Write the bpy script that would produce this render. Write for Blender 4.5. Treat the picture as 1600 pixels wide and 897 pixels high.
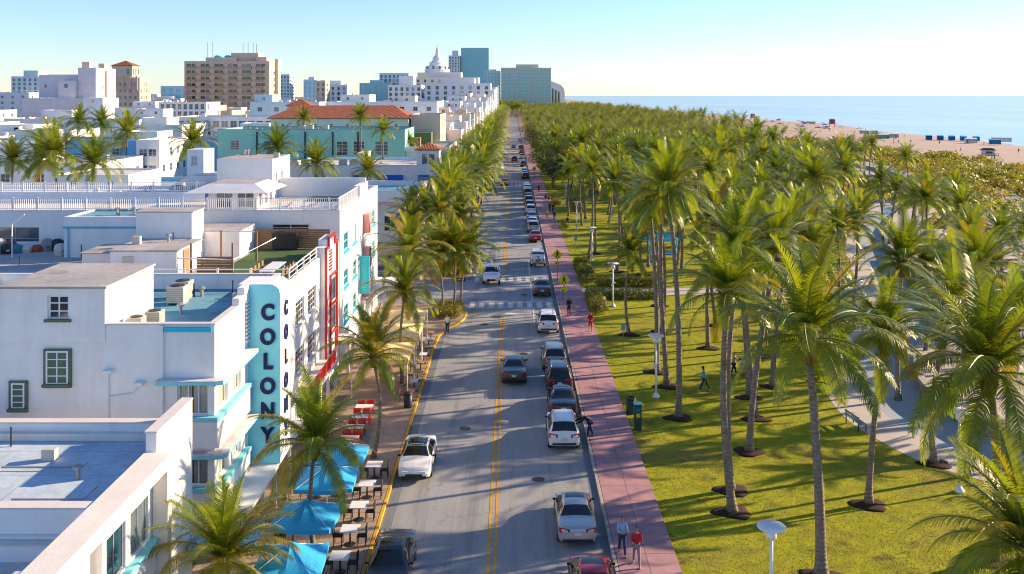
import bpy, math, random
import numpy as np
from mathutils import Vector, Matrix
R = math.radians
random.seed(7)
for o in list(bpy.data.objects):
    bpy.data.objects.remove(o)
SC = bpy.context.scene
COL = SC.collection

# ------------------------------------------------------------------ camera, sky, sun, exposure
cd = bpy.data.cameras.new('camera')
cam = bpy.data.objects.new('camera', cd)
COL.objects.link(cam)
cam.location = (0, 0, 21)
cam.rotation_euler = (R(90), 0, 0)
cd.sensor_width = 36
cd.lens = 33.75
cd.shift_x = -0.0006
cd.shift_y = -0.1872          # a level view camera: verticals stay upright
cd.clip_start = 0.5
cd.clip_end = 60000
SC.camera = cam

SUN_E, SUN_N = R(19.5), R(20)   # elevation; degrees north of east
sdir = Vector((math.cos(SUN_E) * math.cos(SUN_N), math.cos(SUN_E) * math.sin(SUN_N), math.sin(SUN_E)))
W = bpy.data.worlds.new('World')
SC.world = W
W.use_nodes = True
wn, wl = W.node_tree.nodes, W.node_tree.links
wn.clear()
sky = wn.new('ShaderNodeTexSky')
sky.sky_type = 'NISHITA'
sky.sun_disc = False
sky.sun_elevation = SUN_E
sky.sun_rotation = R(90) - SUN_N
sky.altitude = 0
sky.air_density = 1.0
sky.dust_density = 0.05
sky.ozone_density = 4.5
bg = wn.new('ShaderNodeBackground')
bg.inputs['Strength'].default_value = 0.095
wo = wn.new('ShaderNodeOutputWorld')
tint = wn.new('ShaderNodeMix')
tint.data_type = 'RGBA'
tint.blend_type = 'MULTIPLY'
tint.inputs[0].default_value = 1.0
tint.inputs[7].default_value = (0.98, 0.97, 1.08, 1)
sat = wn.new('ShaderNodeHueSaturation')
sat.inputs['Saturation'].default_value = 1.0
wl.new(sky.outputs[0], sat.inputs['Color'])
wl.new(sat.outputs[0], tint.inputs[6])
wl.new(tint.outputs[2], bg.inputs['Color'])
wl.new(bg.outputs[0], wo.inputs['Surface'])

sd = bpy.data.lights.new('sun', 'SUN')
sd.energy = 5.0
sd.angle = R(0.55)
sd.color = (1.0, 0.75, 0.48)
sun = bpy.data.objects.new('sun', sd)
COL.objects.link(sun)
sun.rotation_euler = sdir.to_track_quat('Z', 'Y').to_euler()
sun.location = (200, 80, 200)

SC.view_settings.view_transform = 'Standard'
SC.view_settings.look = 'None'
SC.view_settings.gamma = 1
SC.view_settings.exposure = 1.15
SC.view_settings.use_curve_mapping = False
SC.render.engine = 'CYCLES'
SC.cycles.filter_width = 1.1
SC.cycles.max_bounces = 6
SC.cycles.diffuse_bounces = 3
SC.cycles.glossy_bounces = 3
SC.cycles.transmission_bounces = 4
SC.cycles.transparent_max_bounces = 6

# ------------------------------------------------------------------ materials
MATS = {}
def _nt(name):
    m = bpy.data.materials.new(name)
    m.use_nodes = True
    nt = m.node_tree
    b = nt.nodes.get('Principled BSDF')
    return m, nt, b
def _noise(nt, scale, detail=4, rough=.6, vec=None, stretch=None):
    n = nt.nodes.new('ShaderNodeTexNoise')
    n.inputs['Scale'].default_value = scale
    n.inputs['Detail'].default_value = detail
    n.inputs['Roughness'].default_value = rough
    if stretch:
        mp = nt.nodes.new('ShaderNodeMapping')
        mp.inputs['Scale'].default_value = stretch
        nt.links.new(vec, mp.inputs['Vector'])
        vec = mp.outputs[0]
    if vec is not None:
        nt.links.new(vec, n.inputs['Vector'])
    return n
def _ramp(nt, src, lo, hi, c0, c1):
    r = nt.nodes.new('ShaderNodeValToRGB')
    r.color_ramp.elements[0].position = lo
    r.color_ramp.elements[1].position = hi
    r.color_ramp.elements[0].color = (*c0, 1)
    r.color_ramp.elements[1].color = (*c1, 1)
    nt.links.new(src, r.inputs['Fac'])
    return r
def _mix(nt, fac, a, b, mode='MIX'):
    x = nt.nodes.new('ShaderNodeMix')
    x.data_type = 'RGBA'
    x.blend_type = mode
    for s, v in ((x.inputs[0], fac), (x.inputs[6], a), (x.inputs[7], b)):
        if hasattr(v, 'is_linked'):
            nt.links.new(v, s)
        elif isinstance(v, tuple):
            s.default_value = (*v, 1)
        else:
            s.default_value = v
    return x.outputs[2]
def _coord(nt, kind='Object'):
    if kind == 'World':
        return nt.nodes.new('ShaderNodeNewGeometry').outputs['Position']
    return nt.nodes.new('ShaderNodeTexCoord').outputs[kind]
def _bump(nt, b, h, strength, dist=.05):
    n = nt.nodes.new('ShaderNodeBump')
    n.inputs['Strength'].default_value = strength
    n.inputs['Distance'].default_value = dist
    nt.links.new(h, n.inputs['Height'])
    nt.links.new(n.outputs[0], b.inputs['Normal'])
def sc(c, k):
    return tuple(min(1, max(0, x * k)) for x in c)
def mat(name, col, rough=.6, var=.12, scale=2., bump=0., bscale=30., spec=.4, metal=0., coat=0., rnd=0.):
    if name in MATS:
        return MATS[name]
    m, nt, b = _nt(name)
    b.inputs['Roughness'].default_value = rough
    b.inputs['Specular IOR Level'].default_value = spec
    b.inputs['Metallic'].default_value = metal
    b.inputs['Coat Weight'].default_value = coat
    b.inputs['Coat Roughness'].default_value = .05
    b.inputs['Base Color'].default_value = (*col, 1)
    if var or bump or rnd:
        v = _coord(nt)
    out = None
    if var:
        n = _noise(nt, scale, 5, .65, v)
        out = _ramp(nt, n.outputs[0], .3, .72, sc(col, 1 - var), sc(col, 1 + var * .6)).outputs[0]
    if rnd:
        oi = nt.nodes.new('ShaderNodeObjectInfo')
        r = _ramp(nt, oi.outputs['Random'], 0, 1, (1 - rnd,) * 3, (1, 1, 1))
        out = _mix(nt, 1.0, out if out else col, r.outputs[0], 'MULTIPLY')
    if out:
        nt.links.new(out, b.inputs['Base Color'])
    if bump:
        n2 = _noise(nt, bscale, 3, .6, v)
        _bump(nt, b, n2.outputs[0], bump, .03)
    MATS[name] = m
    return m
def stucco(name, col, dirt=.4, tint=(.42, .38, .34)):
    """painted stucco: blotches, rain streaks and a fine skin"""
    if name in MATS:
        return MATS[name]
    m, nt, b = _nt(name)
    v = _coord(nt)
    b.inputs['Roughness'].default_value = .75
    b.inputs['Specular IOR Level'].default_value = .25
    n = _noise(nt, .55, 7, .7, v)
    base = _ramp(nt, n.outputs[0], .3, .7, sc(col, .88), sc(col, 1.03)).outputs[0]
    s = _noise(nt, 1.0, 5, .7, v, (1.6, 1.6, .12))
    st = _ramp(nt, s.outputs[0], .52, .78, (0, 0, 0), (dirt, dirt, dirt))
    out = _mix(nt, st.outputs[0], base, sc(tuple(c * t * 1.7 for c, t in zip(col, tint)), 1))
    nt.links.new(out, b.inputs['Base Color'])
    n2 = _noise(nt, 14, 4, .6, v)
    _bump(nt, b, n2.outputs[0], .25, .03)
    MATS[name] = m
    return m
def flatroof(name, col, dark, seam=2.4):
    if name in MATS:
        return MATS[name]
    m, nt, b = _nt(name)
    v = _coord(nt)
    b.inputs['Roughness'].default_value = .8
    n = _noise(nt, .35, 7, .7, v)
    a = _ramp(nt, n.outputs[0], .35, .68, dark, col).outputs[0]
    s = _noise(nt, 3., 5, .7, v)
    r2 = _ramp(nt, s.outputs[0], .4, .75, (1, 1, 1), (.8, .78, .76))
    br = nt.nodes.new('ShaderNodeTexBrick')
    br.inputs['Scale'].default_value = 1.0
    br.inputs['Brick Width'].default_value = 7.0
    br.inputs['Row Height'].default_value = seam
    br.inputs['Mortar Size'].default_value = .03
    br.inputs['Mortar Smooth'].default_value = .3
    br.inputs['Color1'].default_value = (1, 1, 1, 1)
    br.inputs['Color2'].default_value = (.9, .9, .91, 1)
    br.inputs['Mortar'].default_value = (.68, .67, .66, 1)
    nt.links.new(v, br.inputs['Vector'])
    pool = _noise(nt, .22, 4, .55, v)
    pr = _ramp(nt, pool.outputs[0], .60, .66, (1, 1, 1), (.72, .70, .68))
    out = _mix(nt, 1., a, r2.outputs[0], 'MULTIPLY')
    out = _mix(nt, 1., out, br.outputs['Color'], 'MULTIPLY')
    out = _mix(nt, 1., out, pr.outputs[0], 'MULTIPLY')
    nt.links.new(out, b.inputs['Base Color'])
    _bump(nt, b, s.outputs[0], .3, .04)
    MATS[name] = m
    return m

WHITE = stucco('white_stucco', (.85, .845, .83))
WARM = stucco('warm_white_stucco', (.80, .75, .68))
PEACH = stucco('peach_stucco', (.72, .55, .42))
TEALW = stucco('teal_stucco', (.27, .60, .53))
LILAC = stucco('pale_lilac_stucco', (.70, .66, .70))
TANW = stucco('tan_concrete', (.66, .52, .39), .3)  # lightened; distance haze over the far blocks is put into the colour
SHADEB = stucco('shade_blue_stucco', (.26, .60, .80))  # white wall as it looks in blue shade, painted as base colour
PALEB = stucco('pale_blue_stucco', (.58, .74, .80))  # paled so far towers look hazy; no real haze in the scene
CREAM = stucco('cream_stucco', (.78, .70, .52))
TURQ = stucco('turquoise_paint', (.04, .58, .74), .12)
SIGNB = stucco('sky_blue_sign_paint', (.24, .72, .88), .1)
TURQL = stucco('light_turquoise_paint', (.24, .68, .76), .12)
COPING = stucco('bleached_coping', (.70, .66, .62), .5)
ROOFG = flatroof('grey_roof_membrane', (.55, .52, .49), (.36, .34, .33))
ROOFB = flatroof('blue_shaded_roof_coating', (.60, .71, .78), (.40, .50, .57))  # white roof coating; the blue of its shade is put into the colour
ROOFW = flatroof('white_roof_coating', (.76, .75, .73), (.60, .58, .57))
ROOFT = flatroof('turquoise_roof_coating', (.16, .42, .54), (.10, .27, .36))
TILE = None
def roof_tile():
    m, nt, b = _nt('red_roof_tiles')
    v = _coord(nt)
    w = nt.nodes.new('ShaderNodeTexWave')
    w.wave_type = 'BANDS'
    w.bands_direction = 'X'
    w.inputs['Scale'].default_value = 1.1
    w.inputs['Distortion'].default_value = .6
    nt.links.new(v, w.inputs['Vector'])
    n = _noise(nt, 1.2, 6, .7, v)
    a = _ramp(nt, n.outputs[0], .3, .75, (.22, .055, .022), (.48, .15, .06)).outputs[0]
    g = _ramp(nt, w.outputs[0], .0, .6, (.55, .5, .5), (1, 1, 1))
    nt.links.new(_mix(nt, .8, a, g.outputs[0], 'MULTIPLY'), b.inputs['Base Color'])
    b.inputs['Roughness'].default_value = .8
    _bump(nt, b, w.outputs[0], .8, .1)
    MATS['red_roof_tiles'] = m
    return m
TILE = roof_tile()
STEELW = mat('white_painted_metal', (.78, .79, .80), .4, .06, 6)
ALU = mat('grey_metal', (.38, .38, .37), .45, .15, 5, metal=.4)
DARK = mat('dark_metal', (.025, .027, .03), .5, .2, 5)
ACM = mat('beige_metal', (.58, .54, .46), .5, .12, 4)
RED = mat('red_paint', (.55, .02, .03), .5, .15, 4)
WOOD = mat('deck_timber', (.34, .19, .09), .7, .3, 3)
GREENW = mat('green_window_paint', (.10, .15, .10), .6, .15, 3)
NAVY = mat('navy_sign_letter', (.008, .015, .09), .5, .1, 8, spec=.2)
YELLOWC = mat('yellow_canvas', (.80, .60, .27), .8, .1, 2)
BLUEC = mat('blue_canvas', (.025, .36, .68), .8, .12, 2.5)
AWNB = mat('blue_awning', (.02, .13, .50), .8, .1, 2)
TURF = mat('artificial_turf', (.05, .11, .03), .9, .2, 4)
CURT = mat('pale_curtain', (.82, .79, .72), .9, .15, 6)
DIM = mat('dim_room_backing', (.06, .055, .05), .9, .2, 3)  # flat dark backing; the unlit room's shade is put into the colour
def glass(name, col, rough=.06):
    m = mat(name, col, rough, .25, .9, spec=.8)
    return m
GLASS = glass('window_glass', (.025, .04, .05))
GLASSB = glass('blue_window_glass', (.015, .06, .10))
GLASST = glass('teal_tower_glass', (.30, .66, .70), .4)  # pale teal that carries the skyline haze in its colour
def clear_glass():
    m, nt, b = _nt('clear_pane')
    o = nt.nodes['Material Output']
    tr = nt.nodes.new('ShaderNodeBsdfTransparent')
    tr.inputs[0].default_value = (.85, .9, .9, 1)
    gl = nt.nodes.new('ShaderNodeBsdfGlossy')
    gl.inputs['Roughness'].default_value = .03
    fr = nt.nodes.new('ShaderNodeFresnel')
    mx = nt.nodes.new('ShaderNodeMixShader')
    nt.links.new(fr.outputs[0], mx.inputs[0])
    nt.links.new(tr.outputs[0], mx.inputs[1])
    nt.links.new(gl.outputs[0], mx.inputs[2])
    nt.links.new(mx.outputs[0], o.inputs[0])
    MATS['clear_pane'] = m
    return m
CLEAR = clear_glass()

# ------------------------------------------------------------------ mesh helpers
class MB:
    def __init__(s):
        s.v, s.f, s.m = [], [], []
    def q(s, *p, m=0):
        i = len(s.v)
        s.v += [tuple(a) for a in p]
        s.f.append(tuple(range(i, i + len(p))))
        s.m.append(m)
        return s
    def box(s, x0, x1, y0, y1, z0, z1, m=0):
        i = len(s.v)
        s.v += [(x, y, z) for z in (z0, z1) for y in (y0, y1) for x in (x0, x1)]
        for f in ((0, 2, 3, 1), (4, 5, 7, 6), (0, 1, 5, 4), (2, 6, 7, 3), (0, 4, 6, 2), (1, 3, 7, 5)):
            s.f.append(tuple(i + k for k in f))
            s.m.append(m)
        return s
    def poly(s, pts, z0, z1, m=0):
        n, i = len(pts), len(s.v)
        s.v += [(x, y, z0) for x, y in pts] + [(x, y, z1) for x, y in pts]
        s.f += [tuple(i + k for k in range(n))[::-1], tuple(i + n + k for k in range(n))]
        s.f += [(i + k, i + (k + 1) % n, i + n + (k + 1) % n, i + n + k) for k in range(n)]
        s.m += [m] * (n + 2)
        return s
    def rings(s, rings, cap=True, m=0, closed=True):
        i, n = len(s.v), len(rings[0])
        for r in rings:
            s.v += [tuple(p) for p in r]
        for a in range(len(rings) - 1):
            for k in range(n if closed else n - 1):
                s.f.append((i + a * n + k, i + a * n + (k + 1) % n, i + (a + 1) * n + (k + 1) % n, i + (a + 1) * n + k))
                s.m.append(m)
        if cap:
            s.f += [tuple(i + k for k in range(n))[::-1], tuple(i + (len(rings) - 1) * n + k for k in range(n))]
            s.m += [m, m]
        return s
    def tube(s, pts, rad, n=8, m=0, cap=True):
        pts = [Vector(p) for p in pts]
        if not hasattr(rad, '__len__'):
            rad = [rad] * len(pts)
        rr = []
        for i, p in enumerate(pts):
            t = (pts[min(i + 1, len(pts) - 1)] - pts[max(i - 1, 0)]).normalized()
            u = t.cross(Vector((0, 1, 0)) if abs(t.y) < .9 else Vector((1, 0, 0))).normalized()
            w = t.cross(u)
            rr.append([p + (u * math.cos(a) + w * math.sin(a)) * rad[i] for a in (2 * math.pi * k / n for k in range(n))])
        return s.rings(rr, cap, m)
    def lathe(s, prof, n=16, cx=0, cy=0, m=0):
        return s.rings([[(cx + r * math.cos(2 * math.pi * k / n), cy + r * math.sin(2 * math.pi * k / n), z) for k in range(n)] for r, z in prof], True, m)
    def add(s, other, M=None):
        i = len(s.v)
        s.v += [tuple(M @ Vector(p)) for p in other.v] if M else other.v
        s.f += [tuple(i + k for k in f) for f in other.f]
        s.m += other.m
        return s
    def mesh(s, name, mats, smooth=False, off=(0, 0, 0)):
        me = bpy.data.meshes.new(name)
        v = s.v if off == (0, 0, 0) else [(a - off[0], b - off[1], c - off[2]) for a, b, c in s.v]
        me.from_pydata(v, [], s.f)
        mats = mats if isinstance(mats, (list, tuple)) else [mats]
        for m in mats:
            me.materials.append(m)
        if len(mats) > 1:
            me.polygons.foreach_set('material_index', s.m)
        if smooth:
            me.polygons.foreach_set('use_smooth', [True] * len(s.f))
        me.update()
        return me
    def build(s, name, mats, parent=None, smooth=False, bevel=0.):
        """mesh in world coordinates; parented pieces are stored relative to the thing's base"""
        off = tuple(ORIGIN.get(parent.name, (0, 0, 0))) if parent else (0, 0, 0)
        o = link(name, s.mesh(name, mats, smooth, off), parent)
        if parent:
            ORIGIN[o.name] = off
        if bevel:
            bv = o.modifiers.new('bevel', 'BEVEL')
            bv.width = bevel
            bv.segments = 2
            bv.limit_method = 'ANGLE'
        return o
ORIGIN = {}
def evaluated(ob):
    """final mesh of a helper object, worked out in a scratch scene so that it stays quick"""
    ts = bpy.data.scenes.new('scratch')
    ts.collection.objects.link(ob)
    vl = ts.view_layers[0]
    vl.update()
    me = bpy.data.meshes.new_from_object(ob.evaluated_get(vl.depsgraph))
    bpy.data.objects.remove(ob)
    bpy.data.scenes.remove(ts)
    return me
def link(name, data, parent=None, loc=None, rz=0.):
    o = bpy.data.objects.new(name, data)
    COL.objects.link(o)
    if parent:
        o.parent = parent
    if loc is not None:
        o.location = loc
    if rz:
        o.rotation_euler = (0, 0, rz)
    return o
def tag(o, label, cat, group=None):
    o['label'] = label
    o['category'] = cat
    if group:
        o['group'] = group
    return o
def thing(name, label, cat, loc=(0, 0, 0), rz=0., group=None):
    o = link(name, None, None, loc, rz)
    ORIGIN[o.name] = loc
    return tag(o, label, cat, group)
def structure(o):
    o['kind'] = 'structure'
    return o
def stuff(o):
    o['kind'] = 'stuff'
    return o
# ------------------------------------------------------------------ the ground and its surfaces
def asphalt(name, c0, c1, tracks=True):
    m, nt, b = _nt(name)
    v = _coord(nt, 'World')
    b.inputs['Roughness'].default_value = .78
    b.inputs['Specular IOR Level'].default_value = .3
    n = _noise(nt, .16, 8, .7, v, (1, .3, 1))
    base = _ramp(nt, n.outputs[0], .32, .7, c0, c1).outputs[0]
    f = _noise(nt, 9, 4, .7, v)
    fr = _ramp(nt, f.outputs[0], .3, .75, (.82, .82, .82), (1.08, 1.08, 1.08))
    out = _mix(nt, 1., base, fr.outputs[0], 'MULTIPLY')
    # oil and tyre streaks along the lanes
    st = _noise(nt, 1., 6, .7, v, (1.1, .035, 1))
    sr = _ramp(nt, st.outputs[0], .50, .76, (1, 1, 1), (.52, .5, .5))
    out = _mix(nt, .8, out, sr.outputs[0], 'MULTIPLY')
    # sealed cracks
    vo = nt.nodes.new('ShaderNodeTexVoronoi')
    vo.feature = 'DISTANCE_TO_EDGE'
    vo.inputs['Scale'].default_value = .16
    wn2 = _noise(nt, .7, 4, .6, v)
    add = nt.nodes.new('ShaderNodeVectorMath')
    add.operation = 'MULTIPLY_ADD'
    nt.links.new(wn2.outputs['Color'], add.inputs[0])
    add.inputs[1].default_value = (3, 3, 0)
    nt.links.new(v, add.inputs[2])
    nt.links.new(add.outputs[0], vo.inputs['Vector'])
    cr = _ramp(nt, vo.outputs['Distance'], .0, .006, (.6, .6, .6), (1, 1, 1))
    out = _mix(nt, .7, out, cr.outputs[0], 'MULTIPLY')
    nt.links.new(out, b.inputs['Base Color'])
    _bump(nt, b, f.outputs[0], .35, .02)
    MATS[name] = m
    return m
ASPH = asphalt('sun_bleached_asphalt', (.27, .285, .30), (.37, .375, .38))
ASPHD = asphalt('dark_patch_asphalt', (.15, .175, .20), (.215, .24, .265))
CONC = mat('grey_concrete', (.42, .39, .36), .8, .2, 1.2, .2, 20)
KERB = mat('kerb_concrete', (.40, .36, .33), .8, .25, 1.5, .2, 20)
KERBY = mat('yellow_kerb_paint', (.66, .36, .02), .7, .3, 2.2)
MARKW = mat('white_road_paint', (.68, .67, .66), .7, .3, 1.6)
MARKY = mat('yellow_road_paint', (.62, .32, .02), .7, .3, 2.)
PINK = mat('pink_tinted_concrete', (.44, .25, .275), .75, .26, .9, .15, 25, rnd=.14)
PINKB = mat('pink_joint_concrete', (.20, .10, .10), .85, .2, 2)
TANS = mat('tan_paving_concrete', (.40, .30, .23), .75, .28, .9, .15, 25, rnd=.16)
TANB = mat('paving_joint_concrete', (.15, .12, .10), .85, .2, 2)
PATHM = mat('promenade_concrete', (.52, .46, .42), .75, .12, .5, .15, 25)
PATHB = mat('shade_blue_promenade', (.36, .42, .46), .7, .15, .6, .1, 25)  # bluish copy of the promenade concrete, with the wall's shade in its colour
MULCH = mat('dark_mulch', (.045, .022, .014), .95, .5, 12, .8, 30)
CITY = flatroof('city_ground_asphalt', (.16, .15, .15), (.09, .09, .095))
def lawn_mat():
    m, nt, b = _nt('lawn_grass')
    v = _coord(nt, 'World')
    b.inputs['Roughness'].default_value = .85
    b.inputs['Specular IOR Level'].default_value = .15
    n1 = _noise(nt, .10, 6, .65, v)
    n2 = _noise(nt, 1.3, 6, .7, v)
    n3 = _noise(nt, 11, 3, .7, v)
    a = _ramp(nt, n2.outputs[0], .3, .72, (.20, .225, .012), (.43, .42, .020)).outputs[0]
    d = _ramp(nt, n1.outputs[0], .52, .68, (0, 0, 0), (.8, .8, .8))
    out = _mix(nt, d.outputs[0], a, (.25, .185, .07))
    soil = _noise(nt, .33, 7, .75, v)
    so = _ramp(nt, soil.outputs[0], .555, .66, (0, 0, 0), (.8, .8, .8))
    out = _mix(nt, so.outputs[0], out, (.10, .065, .035))
    g = _ramp(nt, n3.outputs[0], .25, .75, (.78, .8, .7), (1.12, 1.1, 1.05))
    nt.links.new(_mix(nt, 1., out, g.outputs[0], 'MULTIPLY'), b.inputs['Base Color'])
    _bump(nt, b, n3.outputs[0], .6, .08)
    MATS['lawn_grass'] = m
    return m
LAWN = lawn_mat()
def sand_mat(name, c0, c1, s, bump):
    m, nt, b = _nt(name)
    v = _coord(nt, 'World')
    b.inputs['Roughness'].default_value = .95
    n = _noise(nt, s, 7, .7, v)
    f = _noise(nt, s * 14, 3, .7, v)
    a = _ramp(nt, n.outputs[0], .3, .72, c0, c1).outputs[0]
    g = _ramp(nt, f.outputs[0], .3, .7, (.8, .8, .8), (1.1, 1.1, 1.1))
    nt.links.new(_mix(nt, 1., a, g.outputs[0], 'MULTIPLY'), b.inputs['Base Color'])
    _bump(nt, b, f.outputs[0], bump, .12)
    MATS[name] = m
    return m
SAND = sand_mat('beach_sand', (.40, .30, .235), (.50, .385, .30), .05, .3)
SANDP = sand_mat('trodden_park_sand', (.44, .38, .35), (.60, .53, .48), .35, 1.)
def sea_mat():
    m, nt, b = _nt('sea_water')
    v = _coord(nt, 'World')
    b.inputs['Base Color'].default_value = (.10, .28, .32, 1)
    b.inputs['Roughness'].default_value = .2
    b.inputs['IOR'].default_value = 1.33
    n0 = _noise(nt, .006, 5, .6, v, (1, .35, 1))
    r = _ramp(nt, n0.outputs[0], .35, .7, (.20, .33, .38), (.36, .48, .51))
    nt.links.new(r.outputs[0], b.inputs['Base Color'])
    n = _noise(nt, .35, 6, .6, v, (1, .4, 1))
    _bump(nt, b, n.outputs[0], .10, .3)
    MATS['sea_water'] = m
    return m
SEA = sea_mat()

def sheet(name, pts, z, m, parent=None):
    mb = MB()
    mb.q(*[(x, y, z) for x, y in pts])
    return mb.build(name, m, parent)
KE, KW, CL = 4.5, -6.45, -0.95       # kerb lines and centre line
structure(sheet('ground', [(-9000, -300), (103, -300), (103, 9000), (-9000, 9000)], -.02, CITY))
road = structure(sheet('road', [(KW - 3, -40), (KE + .1, -40), (KE + .1, 1500), (KW - 3, 1500)], 0, ASPH))
lawn = structure(sheet('lawn', [(7.3, -40), (104, -40), (104, 1300), (7.3, 1300)], .05, LAWN))
structure(sheet('side_road', [(-300, 96.5), (KW - 3.02, 96.5), (KW - 3.02, 108.5), (-300, 108.5)], .004, ASPH))
# gutters and darker repair patches
gut = structure(sheet('east_gutter', [(KE - .42, -40), (KE - .02, -40), (KE - .02, 1400), (KE - .42, 1400)], .005, ASPHD))
sheet('gutter_strip', [(KW + .02, -40), (KW + .55, -40), (KW + .55, 89), (KW + .02, 89)], .005, ASPHD, gut)
for x0, x1, y0, y1 in ((-3.2, -2.2, 120, 133),):
    sheet('road_patch', [(x0, y0), (x1, y0 + .3), (x1 - .1, y1), (x0 + .2, y1 + .4)], .006, ASPHD, gut)
# paint
mk = structure(sheet('road_marking', [(CL - .22, -40), (CL - .09, -40), (CL - .09, 90.5), (CL - .22, 90.5)], .010, MARKY))
def strip(x0, x1, y0, y1, m):
    sheet('painted_line', [(x0, y0), (x1, y0), (x1, y1), (x0, y1)], .010, m, mk)
strip(CL + .09, CL + .22, -40, 90.5, MARKY)
for y0, y1 in ((113, 221), (236, 345), (360, 470), (484, 900)):
    strip(CL - .22, CL - .09, y0, y1, MARKY)
    strip(CL + .09, CL + .22, y0, y1, MARKY)
for yc in (96.2, 109.5, 226, 233, 352, 475):
    for k in range(9):
        x = -4.3 + k * .96
        strip(x, x + .5, yc - 1.2, yc + 1.2, MARKW)
    strip(-4.4, KE - .5, yc - 1.5, yc - 1.3, MARKW)
    strip(-4.4, KE - .5, yc + 1.3, yc + 1.5, MARKW)
strip(1.95, 2.07, 88.5, 94.5, MARKW)
strip(1.95, 2.07, 112, 122, MARKW)
strip(1.95, 2.07, 98, 107.8, MARKW)
for y in (99, 102.5, 106):
    sheet('painted_line', [(2.1, y), (2.25, y), (4.05, y - 2.2), (3.9, y - 2.2)], .0102, MARKW, mk)
strip(-4.2, -1.2, 113, 113.5, MARKW)
strip(-.7, 1.8, 92, 92.5, MARKW)
IRON = mat('cast_iron', (.06, .06, .06), .7, .3, 12, .4, 40)
for x, y in ((1.4, 52.5), (-3.0, 60.5), (.9, 78), (-2.6, 88), (1.2, 101), (-3.1, 128), (1.0, 146)):
    m2 = MB()
    m2.lathe([(.36, .008), (.36, .012), (.33, .013), (.05, .014)], 18, x, y)
    m2.build('manhole_cover', IRON, road)
# kerbs
mb = MB()
mb.box(KE, KE + .17, -40, 1400, -.05, .14)
structure(mb.build('east_kerb', KERB, bevel=.02))
def kerb_line(name, pts, m, w=.18):
    mb = MB()
    L = []
    n = len(pts)
    for i, (x, y) in enumerate(pts):
        a, c = Vector(pts[max(i - 1, 0)]), Vector(pts[min(i + 1, n - 1)])
        t = (c - a).normalized()
        L.append((Vector((x, y)), Vector((-t.y, t.x))))
    rr = []
    for p, nn in L:
        a, b2 = p, p + nn * w
        rr.append([(a.x, a.y, -.05), (a.x, a.y, .14), (b2.x, b2.y, .14), (b2.x, b2.y, -.05)])
    mb.rings(rr)
    return structure(mb.build(name, m, bevel=.02))
bulb = [(KW, -40), (KW, 80.5), (KW + .15, 83.5), (KW + .7, 86), (KW + 1.5, 88), (KW + 2.0, 90), (KW + 2.1, 92.5)]
kerb_line('west_kerb', bulb, KERBY)
kerb_line('corner_kerb', [(KW + 2.1, 92.5), (KW + 1.9, 95), (KW + .9, 96.4), (KW - 2, 96.6), (KW - 9, 96.6)], KERB)
kerb_line('corner_kerb', [(KW - 9, 108.4), (KW - 2, 108.4), (KW + .8, 108.7), (KW + 1.9, 110), (KW + 2.1, 112.5), (KW + 2.0, 116), (KW + 1, 119), (KW + .2, 121), (KW, 124)], KERB)
kerb_line('west_kerb', [(KW, 124), (KW, 700)], KERBY)
# pavements: base with one slab per joint field
def slabs(base, xs, y0, y1, dy, z, m, limit):
    cache, n = {}, 0
    y = y0
    while y < y1 and n < limit:
        for a, c in xs:
            w = c - a - .02
            k = round(w, 3)
            if k not in cache:
                b = MB()
                b.box(-w / 2, w / 2, -dy / 2 + .012, dy / 2 - .012, -.02, 0)
                cache[k] = b.mesh('slab', m)
            link('slab', cache[k], base, ((a + c) / 2, y + dy / 2, z + random.uniform(-.003, .003)))
            n += 1
        y += dy
    return y
mb = MB()
mb.box(KE + .17, 7.42, -40, 1300, -.05, .122)
ep = structure(mb.build('east_pavement', PINKB))
yend = slabs(ep, [(KE + .19, 6.05), (6.05, 7.42)], 38, 400, 1.9, .14, PINK, 290)
sheet('far_paving', [(KE + .19, yend), (7.42, yend), (7.42, 1300), (KE + .19, 1300)], .14, PINK, ep)
mb = MB()
mb.poly([(-14.2, -40), (KW - .18, -40), (KW - .18, 80.5), (KW - .03, 83.6), (KW + .5, 86.1), (KW + 1.3, 88.1), (KW + 1.82, 90.1), (KW + 1.92, 92.4), (KW + 1.72, 94.9), (KW + .8, 96.22), (-14.2, 96.42)], -.05, .12)
wp = structure(mb.build('west_pavement', TANB))
slabs(wp, [(-14.1, -11.6), (-11.6, -9.1), (-9.1, KW - .2)], 36, 82, 2.4, .14, TANS, 270)
sheet('corner_paving', [(-14.1, 82.8), (KW - .1, 82.8), (KW + .5, 86.1), (KW + 1.25, 88.1), (KW + 1.8, 90.1), (KW + 1.9, 92.4), (KW + 1.7, 94.9), (KW + .8, 96.2), (-14.1, 96.38)], .139, TANS, wp)
mb = MB()
mb.poly([(-14.2, 108.6), (KW + .6, 108.9), (KW + 1.7, 110.2), (KW + 1.9, 112.6), (KW + 1.8, 116), (KW + .8, 119), (KW, 121), (KW - .18, 124), (KW - .18, 900), (-14.2, 900)], -.05, .139)
structure(mb.build('north_west_pavement', TANS))
# promenade, park sand, beach, sea
def ribbon(name, L, Rr, z, m):
    mb = MB()
    for i in range(len(L) - 1):
        mb.q((*L[i], z), (*Rr[i], z), (*Rr[i + 1], z), (*L[i + 1], z))
    return structure(mb.build(name, m))
def smooth_pts(pts, n=6):
    out = []
    P = [Vector(p) for p in pts]
    for i in range(len(P) - 1):
        a, b2, c, d = P[max(i - 1, 0)], P[i], P[i + 1], P[min(i + 2, len(P) - 1)]
        for k in range(n):
            t = k / n
            out.append(tuple(.5 * ((2 * b2) + (c - a) * t + (2 * a - 5 * b2 + 4 * c - d) * t * t + (3 * b2 - a - 3 * c + d) * t ** 3)))
    return out + [tuple(P[-1])]
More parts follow.
